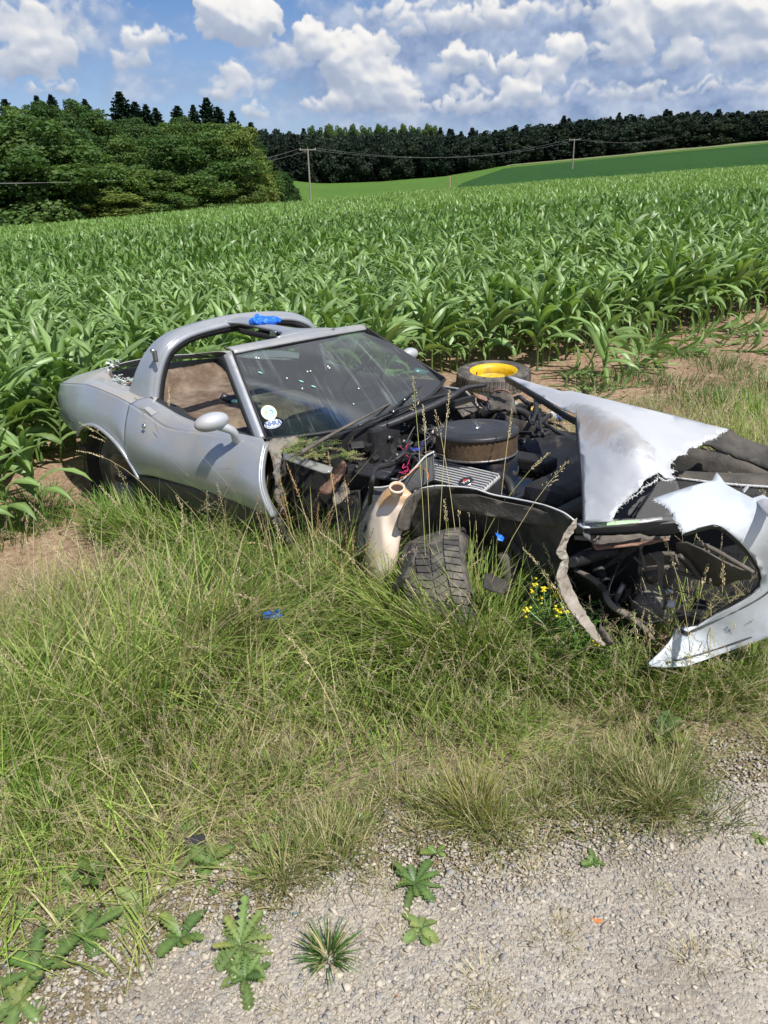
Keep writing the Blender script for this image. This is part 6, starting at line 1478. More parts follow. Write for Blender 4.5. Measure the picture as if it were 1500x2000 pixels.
# short sward + medium blades on the verge
def verge(n, hmul, wmul, pick, kind, lean_s, curl_s, dry=.25, seed=0, dens=None, seg=3, pal=None, flat=0.0):
    x, y = rand_area(n, -3.6, 3.9, .8, 7.5); s = road_s(x, y); t = road_t(x, y); e = edge_at(t)
    k = inview(x, y) & ~in_car(x, y)
    d = pick(x, y, s, t, e); k &= RNG.random(n) < d
    x, y, s, t, e = x[k], y[k], s[k], t[k], e[k]; m_ = len(x)
    up_ = sstep(0, .9, s - e); hh = hmul(x, y, s, t, e) * RNG.uniform(.5, 1.25, m_) * (.55 + .95 * gnoise(x, y, 3.4, 91))
    pl_ = GREENS if pal is None else pal
    c = pl_[RNG.integers(0, len(pl_), m_)] * RNG.uniform(.75, 1.25, (m_, 1)); patch_ = gnoise(x, y, 1.6, 5)
    isdry = RNG.random(m_) < np.clip(dry + (patch_ - .5) * 1.5 - .15 * up_, 0.03, .95)
    c[isdry] = (STRAWS[RNG.integers(0, 5, isdry.sum())] * RNG.uniform(.8, 1.15, (isdry.sum(), 1)))
    az = RNG.uniform(0, 6.283, m_)
    swirl = (gnoise(x, y, .8, 9) - .5) * 14; az = np.where(RNG.random(m_) < .6, swirl, az)
    fl = np.clip((gnoise(x, y, 1.1, 14) - .5) * 3 + flat, 0, 1)
    lean = np.abs(RNG.normal(lean_s, .22, m_)) + fl * .75; curl = np.abs(RNG.normal(curl_s, .4, m_))
    P = np.stack([x, y, ground_z(x, y) - .004], -1)
    tc_ = c * .75 + np.array([.42, .37, .18]) * .25
    collect(kind, blades(P, hh, wmul * RNG.uniform(.7, 1.4, m_), az, lean, curl, c, seg, tc_))
def soil_mask(x, y, s, t):                            # bare soil towards the field
    n = gnoise(x, y, .7, 21); return np.clip((3.75 - 1.35 * sstep(1.0, 2.4, x) * sstep(2.6, 3.4, s) + .5 * sstep(-.5, -1.5, x) * 0 - s + (n - .5) * 2.6) / .5, 0, 1)
def clumpy(x, y, sc_=3.0, seed=31, lo=.38, hi=.62): return sstep(lo, hi, gnoise(x, y, sc_, seed))
d1 = lambda x, y, s, t, e: sstep(-.08, .25, s - e) * soil_mask(x, y, s, t) * (.35 + .65 * clumpy(x, y))
def tall(x, y, s, t, e):
    return .06 + .19 * sstep(.1, .6, s - e) + .07 * sstep(.5, 1.1, s - e) + .16 * sstep(.55, .95, s - e) * sstep(-1.6, -.7, x)
verge(430000, lambda x, y, s, t, e: tall(x, y, s, t, e) * .62, .0036, d1, 'grass', .30, .8, .26)
verge(190000, lambda x, y, s, t, e: tall(x, y, s, t, e) * 1.1, .0068, lambda x, y, s, t, e: d1(x, y, s, t, e) * sstep(.2, .6, s - e) * clumpy(x, y, 2.2, 41), 'grass', .18, .75, .16)
verge(70000, lambda x, y, s, t, e: tall(x, y, s, t, e) * 1.25, .0030, lambda x, y, s, t, e: d1(x, y, s, t, e) * sstep(.3, .8, s - e), 'straw', .25, .6, .9)
# dry thatch lying flat at the road edge and under the sward
verge(420000, lambda x, y, s, t, e: .05 + .06 * sstep(0, .5, s - e), .0022, lambda x, y, s, t, e: sstep(-.30, .08, s - e) * (1 - .65 * sstep(.45, 1.0, s - e)) * soil_mask(x, y, s, t) * (.3 + .7 * clumpy(x, y, 2.6, 51, .35, .6)), 'straw', 1.15, .35, .97)
verge(300000, lambda x, y, s, t, e: .04 + .02 * x * 0, .0020, lambda x, y, s, t, e: sstep(-.75, -.1, s - e) * sstep(.15, -.1, s - e) * .55 * clumpy(x, y, 2.2, 55, .50, .62) * sstep(2.0, .3, x), 'straw', 1.2, .35, .9)
# left side: trampled yellow-green grass
verge(150000, lambda x, y, s, t, e: .20 + .10 * gnoise(x, y, 2, 6), .0042, lambda x, y, s, t, e: sstep(.0, .2, s - e + .1) * soil_mask(x, y, s, t) * sstep(-.35, -.75, x) * (.5 + .5 * clumpy(x, y, 3, 61)), 'grass', .85, .5, .3, pal=GREENS[[1, 2, 3]] * 1.15, flat=.4)
# sparse tufts in the gravel
def tuft(cx_, cy_, n, h, r, c1, dryf=.3, w=.0025, lean=.5, curl=.6, kind='grass', up=0):
    a = RNG.uniform(0, 6.283, n); q = RNG.random(n) ** .6 * r; x = cx_ + np.cos(a) * q; y = cy_ + np.sin(a) * q
    c = np.array(c1) * RNG.uniform(.7, 1.3, (n, 1)); dm = RNG.random(n) < dryf; c[dm] = STRAWS[RNG.integers(0, 5, dm.sum())]
    az = a + RNG.normal(0, .5, n); ln = np.abs(RNG.normal(lean, .25, n)) * (.35 + .65 * q / r) ; P = np.stack([x, y, ground_z(x, y) - .004], -1)
    return blades(P, h * RNG.uniform(.5, 1.2, n), w * RNG.uniform(.7, 1.3, n), az, ln, np.abs(RNG.normal(curl, .3, n)), c, 4)
tf = random.Random(8)
for _ in range(46):
    px, py = tf.uniform(60, 1480), tf.uniform(1560, 1990)
    if py > 1850 - .1 * px and tf.random() < .55: continue
    q = at_ground(px, py); collect('straw', tuft(q[0], q[1], tf.randint(25, 90), tf.uniform(.03, .07), tf.uniform(.02, .06), (.24, .24, .10), .75, .0016, .7))
for _ in range(24):
    tt_ = tf.uniform(.35, 2.1); ss_ = float(edge_at(tt_)) + tf.uniform(-.10, .12); x_ = N2[0] * ss_ + T2[0] * tt_; y_ = N2[1] * ss_ + T2[1] * tt_
    for _k in range(3): collect('grass', tuft(x_ + tf.gauss(0, .05), y_ + tf.gauss(0, .04), tf.randint(40, 190), tf.uniform(.05, .13), tf.uniform(.03, .09), (.22, .28, .07), .45, .0024, .6))
# car-side tall grass, right-hand field margin tufts, soil tufts
for px, py, n, h, r, gcol in ((1440, 880, 900, .22, .42, (.17, .30, .04)), (1490, 820, 700, .22, .4, (.17, .30, .04)), (1470, 940, 500, .18, .3, (.15, .28, .04)), (1400, 790, 420, .16, .3, (.08, .17, .03)), (1330, 760, 300, .14, .3, (.07, .15, .03)), (1260, 740, 260, .12, .25, (.07, .15, .03)),
                              (1180, 745, 260, .12, .3, (.09, .18, .03)), (1420, 720, 300, .18, .35, (.07, .15, .03)), (1350, 700, 260, .14, .3, (.08, .16, .04)), (70, 985, 300, .14, .22, (.08, .18, .03)), (130, 1010, 240, .12, .2, (.09, .18, .03)), (30, 1040, 500, .16, .3, (.12, .22, .04)),
                              (215, 1035, 300, .26, .12, (.16, .27, .05)), (250, 1050, 520, .34, .16, (.17, .28, .05)), (300, 1060, 620, .36, .18, (.2, .3, .06)), (360, 1075, 700, .36, .2, (.22, .32, .07)), (430, 1095, 700, .34, .2, (.22, .31, .07)), (500, 1120, 700, .34, .2, (.22, .31, .07)), (565, 1075, 420, .54, .13, (.26, .3, .09)), (600, 1090, 420, .56, .14, (.26, .28, .09)), (650, 1120, 420, .52, .14, (.24, .28, .08)), (690, 1150, 300, .46, .12, (.24, .28, .08)), (810, 1280, 420, .50, .12, (.26, .36, .07)), (860, 1300, 380, .50, .12, (.28, .36, .08)), (905, 1310, 380, .50, .12, (.26, .36, .07)), (950, 1310, 420, .46, .12, (.24, .35, .07)), (590, 1150, 800, .40, .2, (.22, .32, .07)), (660, 1190, 800, .38, .2, (.2, .3, .06)), (740, 1240, 600, .34, .16, (.2, .3, .06)), (830, 1290, 700, .33, .16, (.2, .31, .06)), (910, 1310, 700, .32, .16, (.2, .31, .06)), (1000, 1320, 600, .28, .16, (.2, .3, .06)), (1090, 1335, 500, .24, .15, (.2, .3, .06)), (1230, 1350, 500, .16, .2, (.2, .28, .06)), (1350, 1345, 600, .16, .2, (.2, .28, .06)), (1460, 1330, 600, .17, .2, (.2, .28, .06)), (1290, 800, 300, .12, .3, (.1, .2, .03)), (960, 770, 140, .10, .2, (.1, .2, .03)), (1500, 760, 400, .2, .4, (.1, .2, .04))):
    q = at_ground(px, py); collect('grass', tuft(q[0], q[1], n, h, r, gcol, .12, .005, .35, .8))
# bristly tufts at the road edge named in the photo
ed = [(925, 1590, 420, .24, .05, (.30, .31, .08), 'tall yellow-green grass tuft at the gravel edge'),
      (1310, 1590, 900, .09, .13, (.10, .15, .03), 'low dense dark green grass cushion at the gravel edge'),
      (1200, 1560, 600, .09, .10, (.14, .17, .05), 'pale bristly grass tuft beside the dark cushion'),
      (640, 1870, 150, .075, .02, (.10, .22, .05), 'small spiky green tuft alone in the gravel'),
      (90, 1600, 160, .14, .03, (.16, .28, .05), 'broad bright grass tuft at the left edge of the verge')]
for i, (px, py, n, h, r, c1, lb) in enumerate(ed):
    q = at_ground(px, py); offs = [(0, 0)] if i in (0, 3, 4) else [(-.10, .02), (-.04, .05), (.05, .03), (.10, -.01), (0, -.02), (-.14, .07), (.03, .09)]
    tv, tf_, tc_, o0 = [], [], [], 0
    for ox, oy in offs:
        v_, f_, c_ = tuft(q[0] + ox * 1.1, q[1] + oy * 1.1, int(n / len(offs) * random.uniform(.7, 1.4)), h * random.uniform(.7, 1.3), r / (1 if len(offs) == 1 else 1.7), c1, .3, .0024 if i < 3 else .004, .5 if i == 0 else .7, .5); tv.append(v_); tf_.append(f_ + o0); tc_.append(c_); o0 += len(v_)
    v, f, c = np.concatenate(tv), np.concatenate(tf_), np.concatenate(tc_)
    o = link('grass_tuft', npmesh('grass_tuft', v - np.array(q), f, c), MATS['grass_blade']); o.location = q; tag(o, lb, 'grass tuft')
# seed-head stems
def stem_mesh(h, lean_az, lean, seed, kind=0, headlen=.13, thick=.0016, col=(.66, .57, .31), hcol=(.76, .64, .41)):
    r = np.random.default_rng(seed); V, F, Cc = [], [], []; seg = 8; p_ = np.zeros(3); pts = [p_]
    hd_ = headlen; 
    for i in range(1, seg + 1):
        a = lean * (.3 + .9 * (i / seg) ** 1.5); d = np.array([math.cos(lean_az) * math.sin(a), math.sin(lean_az) * math.sin(a), math.cos(a)]); p_ = p_ + d * h / seg; pts.append(p_)
    pts = np.array(pts)
    for i, q in enumerate(pts):
        rr = thick * (1 - .5 * i / seg)
        for a in range(3): V.append(q + np.array([math.cos(a * 2.094), math.sin(a * 2.094), 0]) * rr); Cc.append(np.array(col) * (.75 + .3 * i / seg))
    for i in range(seg):
        for a in range(3): F.append((i * 3 + a, i * 3 + (a + 1) % 3, i * 3 + 3 + (a + 1) % 3)); F.append((i * 3 + a, i * 3 + 3 + (a + 1) % 3, i * 3 + 3 + a))
    t0 = 1 - hd_ / h; n_s = int(16 + hd_ * 130)
    for k in range(n_s):
        t = t0 + (1 - t0) * (k + r.uniform(-.3, .3)) / n_s; x = min(max(t, 0), 1) * seg; i = min(int(x), seg - 1); q = pts[i] * (1 - x + i) + pts[i + 1] * (x - i); d = pts[i + 1] - pts[i]; d = d / np.linalg.norm(d)
        az_ = r.uniform(0, 6.283); side = np.array([math.cos(az_), math.sin(az_), 0]); side -= d * (side @ d); side /= np.linalg.norm(side)
        prog = (t - t0) / (1 - t0); L = (.011 + .006 * r.random()) * (1.25 - .75 * prog); ang = .30 + .35 * r.random() if kind == 0 else .7
        dd = d * math.cos(ang) + side * math.sin(ang); off_ = side * (.0015 if kind == 0 else r.uniform(.002, .02) * (1 - prog)); q0 = q + off_
        n3 = np.cross(dd, side); w_ = .0026; b0 = len(V)
        V += [q0, q0 + dd * L * .45 + n3 * w_, q0 + dd * L * .45 - n3 * w_ * .5 + side * w_, q0 + dd * L * .45 - n3 * w_ , q0 + dd * L]
        cc = np.array(hcol) * r.uniform(.75, 1.25); Cc += [cc] * 5
        F += [(b0, b0 + 1, b0 + 2), (b0, b0 + 2, b0 + 3), (b0 + 4, b0 + 2, b0 + 1), (b0 + 4, b0 + 3, b0 + 2), (b0, b0 + 3, b0 + 1), (b0 + 4, b0 + 1, b0 + 3)]
    return np.array(V, np.float32), np.array(F, np.int32), np.array(Cc, np.float32)
SV = [stem_mesh(.55 + .04 * i, 0, .25 + .10 * i, 70 + i, i % 2, .09 + .012 * i) for i in range(7)]
n = 19000; x, y = rand_area(n, -3.2, 3.2, 1.4, 6.0); s = road_s(x, y); t = road_t(x, y); e = edge_at(t)
k = inview(x, y) & ~in_car(x, y, -.86, .9, -.9, 3.5) & (RNG.random(n) < sstep(.25, .9, s - e) * soil_mask(x, y, s, t) * (.10 + .9 * clumpy(x, y, 1.5, 71, .42, .62)) * np.where(x < -.9, .35, .9))
# keep most of the view of the car open
x, y = x[k], y[k]; m_ = len(x)
collect('stem', scatter(SV, np.stack([x, y, ground_z(x, y)], -1), RNG.uniform(0, 6.283, m_), RNG.uniform(.45, .95, m_), RNG.normal(0, .18, (m_, 2)), RNG.uniform(.75, 1.15, m_), 5))
# stems in the road-edge straw
n = 3000; x, y = rand_area(n, -2, 2, 1.1, 2.6); s = road_s(x, y); t = road_t(x, y); e = edge_at(t); k = inview(x, y) & (s > e - .05) & (s < e + .7)
x, y = x[k], y[k]; m_ = len(x)
collect('stem', scatter(SV, np.stack([x, y, ground_z(x, y)], -1), RNG.uniform(0, 6.283, m_), RNG.uniform(.25, .5, m_), RNG.normal(0, .5, (m_, 2)), RNG.uniform(.7, 1.05, m_), 6))
# feathery bedstraw-like plants around the near door and hinge area
def bedstraw(n, area, h0, seed=3):
    r = np.random.default_rng(seed); V, F, Cc = [], [], []
    for _ in range(n):
        px, py = r.uniform(area[0], area[2]), r.uniform(area[1], area[3]); q = at_ground(px, py); 
        if bool(in_car(q[0], q[1])): continue
        az = r.uniform(0, 6.283); lean = r.uniform(.1, .7); h = h0 * r.uniform(.5, 1.15); p_ = np.array(q); c = np.array([.17, .26, .06]) * r.uniform(.8, 1.3)
        for i in range(11):
            a = lean * (.4 + .9 * i / 10); p_ = p_ + np.array([math.cos(az) * math.sin(a), math.sin(az) * math.sin(a), math.cos(a)]) * h / 11 + r.normal(0, .003, 3)
            nw = 6
            for w in range(nw):
                th = w * 6.283 / nw + r.uniform(-.3, .3); L = .017 * r.uniform(.7, 1.3) * (1.1 - .04 * i); d = np.array([math.cos(th), math.sin(th), r.uniform(-.1, .6)]); sd = np.array([-math.sin(th), math.cos(th), 0]) * .0020; b0 = len(V)
                V += [p_, p_ + d * L * .5 + sd, p_ + d * L, p_ + d * L * .5 - sd]; F += [(b0, b0 + 1, b0 + 2), (b0, b0 + 2, b0 + 3)]; Cc += [c * r.uniform(.85, 1.2)] * 4
    return np.array(V), np.array(F), np.array(Cc)
collect('weed', bedstraw(420, (330, 1040, 760, 1240), .36)); collect('weed', bedstraw(220, (520, 1150, 900, 1330), .28, 4)); collect('weed', bedstraw(160, (990, 1262, 1230, 1340), .24, 5))
make_stuff('grass', 'grass', 'grass_blade', 'tangled green and yellow-green grass of the verge around the wreck', 'grass')
make_stuff('dry_grass', 'straw', 'straw', 'dry straw-coloured grass and thatch along the gravel edge', 'dry grass')
make_stuff('seed_grass', 'stem', 'straw', 'thin brown seed stems standing in the verge grass', 'grass stems')
make_stuff('bedstraw', 'weed', 'weed_leaf', 'feathery yellow-green bedstraw growing below the car door', 'weeds')
# the tall stalks one can tell apart (root pixel, tip pixel, extra bend)
ST = [(838, 1290, 806, 735, .13, 'tall pale grass stalk rising before the wiper, tallest left of the air filter'), (845, 1270, 826, 790, .10, 'grass stalk just right of the tallest pale one'),
      (850, 1260, 878, 760, .11, 'slender grass stalk crossing in front of the air filter'), (905, 1260, 850, 800, .10, 'grass stalk leaning left against the dark engine bay'),
      (955, 1255, 1000, 800, .11, 'grass stalk whose head stands over the right side of the air filter'), (860, 1290, 1072, 884, .10, 'long stalk leaning right with its head over the fan housing'),
      (900, 1330, 1110, 900, .11, 'long slanting stalk with its head by the hood edge'), (905, 1240, 893, 962, .09, 'short grass stalk over the front wheel, left one'), (925, 1245, 912, 955, .09, 'short grass stalk over the front wheel, second'),
      (935, 1250, 926, 968, .08, 'short grass stalk over the front wheel, third'), (880, 1255, 868, 975, .08, 'stalk standing before the dark wheel arch lip'), (960, 1250, 1015, 1020, .08, 'stalk leaning right before the suspension'),
      (1060, 1280, 985, 975, .07, 'thin stalk leaning left beside the blue rag'), (1110, 1290, 1060, 1060, .09, 'stalk beside the yellow flowers'), (1140, 1310, 1020, 1070, .16, 'bushy golden stalk arching left over the yellow flowers'),
      (1120, 1300, 1040, 1090, .14, 'golden stalk arching beside the bushy one'), (1175, 1310, 1085, 1130, .12, 'golden stalk arching low before the beige strip'), (680, 1230, 640, 880, .16, 'rust-brown seed stalk before the torn bracket'),
      (700, 1200, 668, 900, .18, 'thick rust-brown seed stalk left of the tan tank'), (640, 1210, 560, 905, .14, 'rust-brown stalk leaning left before the hinge pillar'), (600, 1200, 545, 930, .12, 'brown stalk before the door end'),
      (720, 1260, 742, 1010, .08, 'stalk in front of the tan tank'), (640, 1190, 480, 1060, .12, 'bent pale stalk drooping left below the door'), (790, 1290, 620, 1035, .17, 'pale stalk with a long nodding head left of the tan tank'),
      (430, 1090, 400, 880, .08, 'stalk rising against the middle of the door'), (455, 1095, 470, 865, .10, 'stalk rising against the front of the door'), (490, 1100, 515, 900, .07, 'stalk rising against the door front edge'),
      (380, 1085, 275, 790, .12, 'long pinkish stalk leaning left across the door rear gap'), (350, 1070, 330, 755, .10, 'thin stalk reaching up to the roof hoop'), (372, 1060, 262, 770, .10, 'thin stalk with its head at the roof hoop base'),
      (330, 1040, 155, 825, .12, 'stalk leaning far left over the wheel arch'), (345, 1035, 175, 850, .10, 'second stalk leaning far left over the wheel arch'), (360, 1060, 150, 880, .14, 'lowest stalk leaning left over the rear wheel'),
      (350, 1045, 200, 845, .14, 'bright green-yellow stalk leaning over the wheel arch'), (1330, 1330, 1388, 1085, .10, 'brown stalk before the pale nose section'), (1300, 1330, 1302, 1180, .10, 'brown stalk in front of the nose cavity'),
      (1380, 1340, 1386, 1130, .09, 'stalk standing before the lamp cavity corner'), (1395, 1330, 1412, 1080, .10, 'highest stalk before the lamp cavity'), (1240, 1330, 1238, 1190, .09, 'stalk below the torn grille frame'), (1265, 1345, 1268, 1200, .09, 'stalk right of the grille frame'),
      (520, 1330, 300, 1260, .10, 'pale stalk lying across the trampled grass'), (690, 1500, 560, 1240, .10, 'pale stalk over the grass below the blue glove'), (780, 1400, 900, 1180, .10, 'stalk leaning right under the front tyre'), (820, 1300, 940, 1090, .10, 'stalk crossing the front tyre tread')]
for i, (rx, ry, tx, ty, hl, lb) in enumerate(ST):
    q = at_ground(rx, ry); dp = (q - CAM) @ cf; tip = CAM + raypx(tx, ty) * dp * random.uniform(.97, 1.02); d = tip - q; L = float(np.linalg.norm(d))
    az = math.atan2(d[1], d[0]); tot = math.acos(max(-1, min(1, d[2] / L)))
    v, f, c = stem_mesh(L * 1.03, az, tot * 1.45, 300 + i, 0 if i % 3 else 1, hl * 1.25, .0021, (.66, .58, .30) if i % 5 else (.46, .50, .16), (.74, .62, .38) if not (17 <= i <= 20) else (.50, .28, .14))
    # rotate/scale so the tip lands where it should
    tipv = v[24:27].mean(0); a0 = tipv / np.linalg.norm(tipv); b0 = d / L
    R_ = Vector(a0).rotation_difference(Vector(b0)).to_matrix(); v = v @ np.array(R_).T * (L / np.linalg.norm(tipv))
    o = link('grass_stalk', npmesh('grass_stalk', v, f, c), MATS['straw']); o.location = q; tag(o, lb, 'grass stalk', 'tall seed stalks around the wreck')
rs_ = random.Random(77)
for i in range(16):
    rx = rs_.uniform(520, 720); ry = 1120 + (rx - 520) * .6 + rs_.uniform(-20, 30); q = at_ground(rx, ry); L = rs_.uniform(.42, .62)
    v, f, c = stem_mesh(L, rs_.uniform(0, 6.28), rs_.uniform(.05, .5), 500 + i, i % 2, rs_.uniform(.12, .2), .0019, (.52, .40, .20), (.50, .31, .15))
    o = link('grass_stalk', npmesh('grass_stalk', v, f, c), MATS['straw']); o.location = q; tag(o, 'rust-brown seed stalk in the thicket between the door and the tan tank', 'grass stalk', 'brown stalks by the door end')
# long straw lying across the lower left
q0 = at_ground(-20, 1700) + np.array([0, 0, .05]); q1 = at_ground(490, 1738) + np.array([0, 0, .03]); d = q1 - q0; L = float(np.linalg.norm(d))
v, f, c = stem_mesh(L, 0, .12, 900, 0, .25, .0018, (.62, .52, .30), (.66, .56, .34)); tipv = v[24:27].mean(0); R_ = Vector(tipv).rotation_difference(Vector(d)).to_matrix(); v = v @ np.array(R_).T
o = link('grass_stalk', npmesh('grass_stalk', v, f, c), MATS['straw']); o.location = q0; tag(o, 'long pale straw lying nearly level across the lower left', 'grass stalk')

# ------------------------------------------------------------------ weeds with broad leaves
def rosette(nm, n_l, L0, W0, seed, col=(.10, .20, .035), lobed=.5, upright=.3):
    r = np.random.default_rng(seed); V, F, Cc = [], [], []; n_l = int(n_l * 1.6)
    for k in range(n_l):
        az = k * 2.4 + r.normal(0, .25); L = L0 * r.uniform(.35, 1.12); W = W0 * r.uniform(.7, 1.25) * (.5 + .6 * L / L0); seg = 14; el = upright + r.uniform(-.1, .5); p_ = np.array([0, 0, .004]); b0 = len(V); g = r.uniform(.8, 1.2)
        droop = r.uniform(.3, 1.7); rl = r.normal(0, .5); yl = r.random() ** 2
        for i in range(seg + 1):
            u = i / seg; e_ = el - droop * u; d = np.array([math.cos(az) * math.cos(e_), math.sin(az) * math.cos(e_), math.sin(e_)])
            if i: p_ = p_ + d * L / seg; p_[2] = max(p_[2], .004 + .004 * (k % 3))
            base = W * (.16 + .84 * math.sin(math.pi * min(1, u ** 1.5 * .93 + .02)) ** .8) * (1 if u < 1 else 0)
            lob = 1 - lobed * (i % 2) * (1 if u < .85 else .2)
            w = base * lob if u < 1 else 0
            sd = np.array([-math.sin(az + rl * u), math.cos(az + rl * u), .0]); up = np.cross(d, sd)
            V += [p_ + sd * w - abs(w) * .25 * np.array([0, 0, -1]), p_, p_ - sd * w + abs(w) * .25 * np.array([0, 0, 1]) + np.array([0, 0, w * .1])]
            cg = np.array(col) * g * r.uniform(.85, 1.15) * np.array([1 + .9 * yl * u, 1 + .2 * yl * u, 1]); Cc += [cg, cg * 1.5 + .03, cg]
        for i in range(seg):
            a = b0 + i * 3
            for q in range(2): F.append((a + q, a + q + 1, a + q + 4, a + q + 3))
    return np.array(V), np.array(F), np.array(Cc)
WD = [(470, 1850, 13, .105, .017, .62, 'largest jagged dandelion rosette in the gravel, left of the spiky tuft'), (355, 1835, 5, .075, .018, .35, 'pale broad-leaved weed touching the large rosette on its left'), (810, 1730, 11, .085, .014, .45, 'dark green rosette of narrow leaves in the gravel middle'),
      (825, 1815, 6, .055, .016, .3, 'small round-leaved weed in the gravel below the narrow-leaved rosette'), (190, 1720, 6, .10, .022, .3, 'broad upright weed at the left behind the long straw'), (165, 1830, 8, .10, .020, .35, 'leafy weed between the gravel and the lower left grass'),
      (270, 1770, 5, .085, .022, .2, 'smooth-leaved weed under the long straw'), (410, 1690, 7, .085, .022, .25, 'weed cluster above the long straw, beside a black scrap'), (380, 1620, 4, .06, .02, .2, 'single pale weed in the thatch above the cluster'),
      (570, 1650, 6, .06, .018, .2, 'dark rounded weed at the gravel corner of the verge'), (1290, 1450, 8, .11, .026, .3, 'upright dock plant standing in the grass on the right'), (480, 1915, 8, .085, .016, .55, 'jagged leaves below the largest rosette'), (40, 1960, 7, .11, .02, .4, 'big blurred weed at the bottom left corner'),
      (70, 1900, 6, .10, .02, .4, 'weed above the bottom left corner'), (1160, 1690, 6, .04, .010, .3, 'tiny weed in the gravel right of the middle'), (1480, 1640, 5, .03, .008, .3, 'tiny weed near the right edge of the gravel')]
for i, (px, py, nl_, L0, W0, lo, lb) in enumerate(WD):
    q = at_ground(px, py); up_ = 1.1 if 'upright' in lb or 'dock' in lb else .35
    v, f, c = rosette('w', nl_, L0, W0, 40 + i, (.085, .155, .035) if i % 3 else (.13, .20, .055), lo, up_)
    o = link('broadleaf_weed' if 'dandelion' not in lb else 'dandelion', npmesh('weed', v, f, c, smooth=True), MATS['weed_leaf']); o.location = q; tag(o, lb, 'weed', 'broad-leaved weeds on the verge and gravel')
wr2 = random.Random(31)
for i in range(22):
    px = wr2.uniform(20, 900); py = 1560 + .0 * px + wr2.uniform(0, 330) * (1 - px / 1400); q = at_ground(px, py)
    v, f, c = rosette('w', wr2.randint(3, 6), wr2.uniform(.025, .06), wr2.uniform(.007, .014), 700 + i, (.11, .19, .045), wr2.uniform(.1, .5), .5)
    o = link('broadleaf_weed', npmesh('weed', v, f, c, smooth=True), MATS['weed_leaf']); o.location = q; tag(o, 'small green weed seedling among the straw and stones of the verge edge', 'weed', 'small weed seedlings')
# yellow flowers by the beige strip
simple('yellow_petal', (.80, .66, .02), (.9, .75, .05), .5)
for i, (px, py, tops_) in enumerate(((1060, 1290, [(1045, 1140), (1062, 1150), (1075, 1148), (1040, 1160), (1058, 1170)]), (1110, 1300, [(1085, 1190), (1100, 1180), (1106, 1195), (1090, 1200)]), (1150, 1320, [(1165, 1250), (1172, 1256), (1085, 1160), (1030, 1190)]))):
    q = at_ground(px, py); root = empty('flowering_weed', q); tag(root, ['leafy weed with the topmost yellow flower heads beside the beige strip', 'leafy weed with yellow flowers halfway up the beige strip', 'leafy weed with scattered low yellow flowers at the strip foot'][i], 'flowering weed', 'yellow-flowered weeds')
    dp = (q - CAM) @ cf * .97; V, F, Cc = [], [], []; r = np.random.default_rng(i + 60); lv = []
    for (tx, ty) in tops_ + [(px + r.uniform(-45, 45), py - r.uniform(40, 130)) for _ in range(9)]:
        tip = CAM + raypx(tx, ty) * dp - q
        for k in range(34):
            u = r.uniform(.15, 1); pt = tip * u * np.array([1, 1, 1]) + r.normal(0, .006, 3); az = r.uniform(0, 6.283); L = .030 * r.uniform(.6, 1.2); d = np.array([math.cos(az), math.sin(az), r.uniform(-.2, .7)]); sd = np.array([-math.sin(az), math.cos(az), 0]) * .0045; b0 = len(V)
            V += [pt, pt + d * L * .5 + sd, pt + d * L, pt + d * L * .5 - sd]; F += [(b0, b0 + 1, b0 + 2, b0 + 3)]; Cc += [np.array([.07, .17, .03]) * r.uniform(.7, 1.4)] * 4
        V_ = None
    link('foliage', npmesh('foliage', np.array(V), np.array(F), np.array(Cc)), MATS['weed_leaf'], root)
    stl = MB(); 
    for (tx, ty) in tops_:
        tip = CAM + raypx(tx, ty) * dp - q; stl.tube([(0, 0, 0), tip * .5 + np.array([.01, 0, .01]), tip], .0014, 4, 8)
    stl.build('stem', MATS['corn_leaf'] if 0 else K['green_tape'], root)
    for (tx, ty) in tops_:
        tip = CAM + raypx(tx, ty) * dp - q; fm = MB()
        for k in range(9): fm.blob(tip + r.normal(0, .008, 3), (.006, .006, .004), 1)
        fm.build('flower_head', K['yellow_petal'], root)

# ------------------------------------------------------------------ gravel stones
def rock(seed):
    r = np.random.default_rng(seed); bm = bmesh.new(); bmesh.ops.create_icosphere(bm, subdivisions=1, radius=1)
    ax = r.uniform(.6, 1.15, 3) * np.array([1.2, .95, .6])
    V = np.array([v.co[:] for v in bm.verts]); V *= (1 + r.normal(0, .16, (len(V), 1)));
    for _ in range(8):
        n_ = r.normal(0, 1, 3); n_ /= np.linalg.norm(n_); dd = V @ n_; V -= np.outer(np.clip(dd - .50, 0, None), n_)
    F = np.array([[v.index for v in f.verts] for f in bm.faces]); bm.free(); return (V * ax).astype(np.float32), F.astype(np.int32), np.ones((len(V), 3), np.float32)
rk_ = [rock(500 + i) for i in range(14)]
m_, b, p, o_ = newmat('stone'); at = b.n('ShaderNodeVertexColor', layer_name='Col').outputs[0]; tco = b.n('ShaderNodeTexCoord').outputs['Object']
b.lk(b.mix(b.mapr(b.noise(tco, 120, 4, .6), .35, .65, 0, .45), at, (.46, .41, .33)), p.inputs['Base Color']); p.inputs['Roughness'].default_value = .85; p.inputs['Specular IOR Level'].default_value = .2
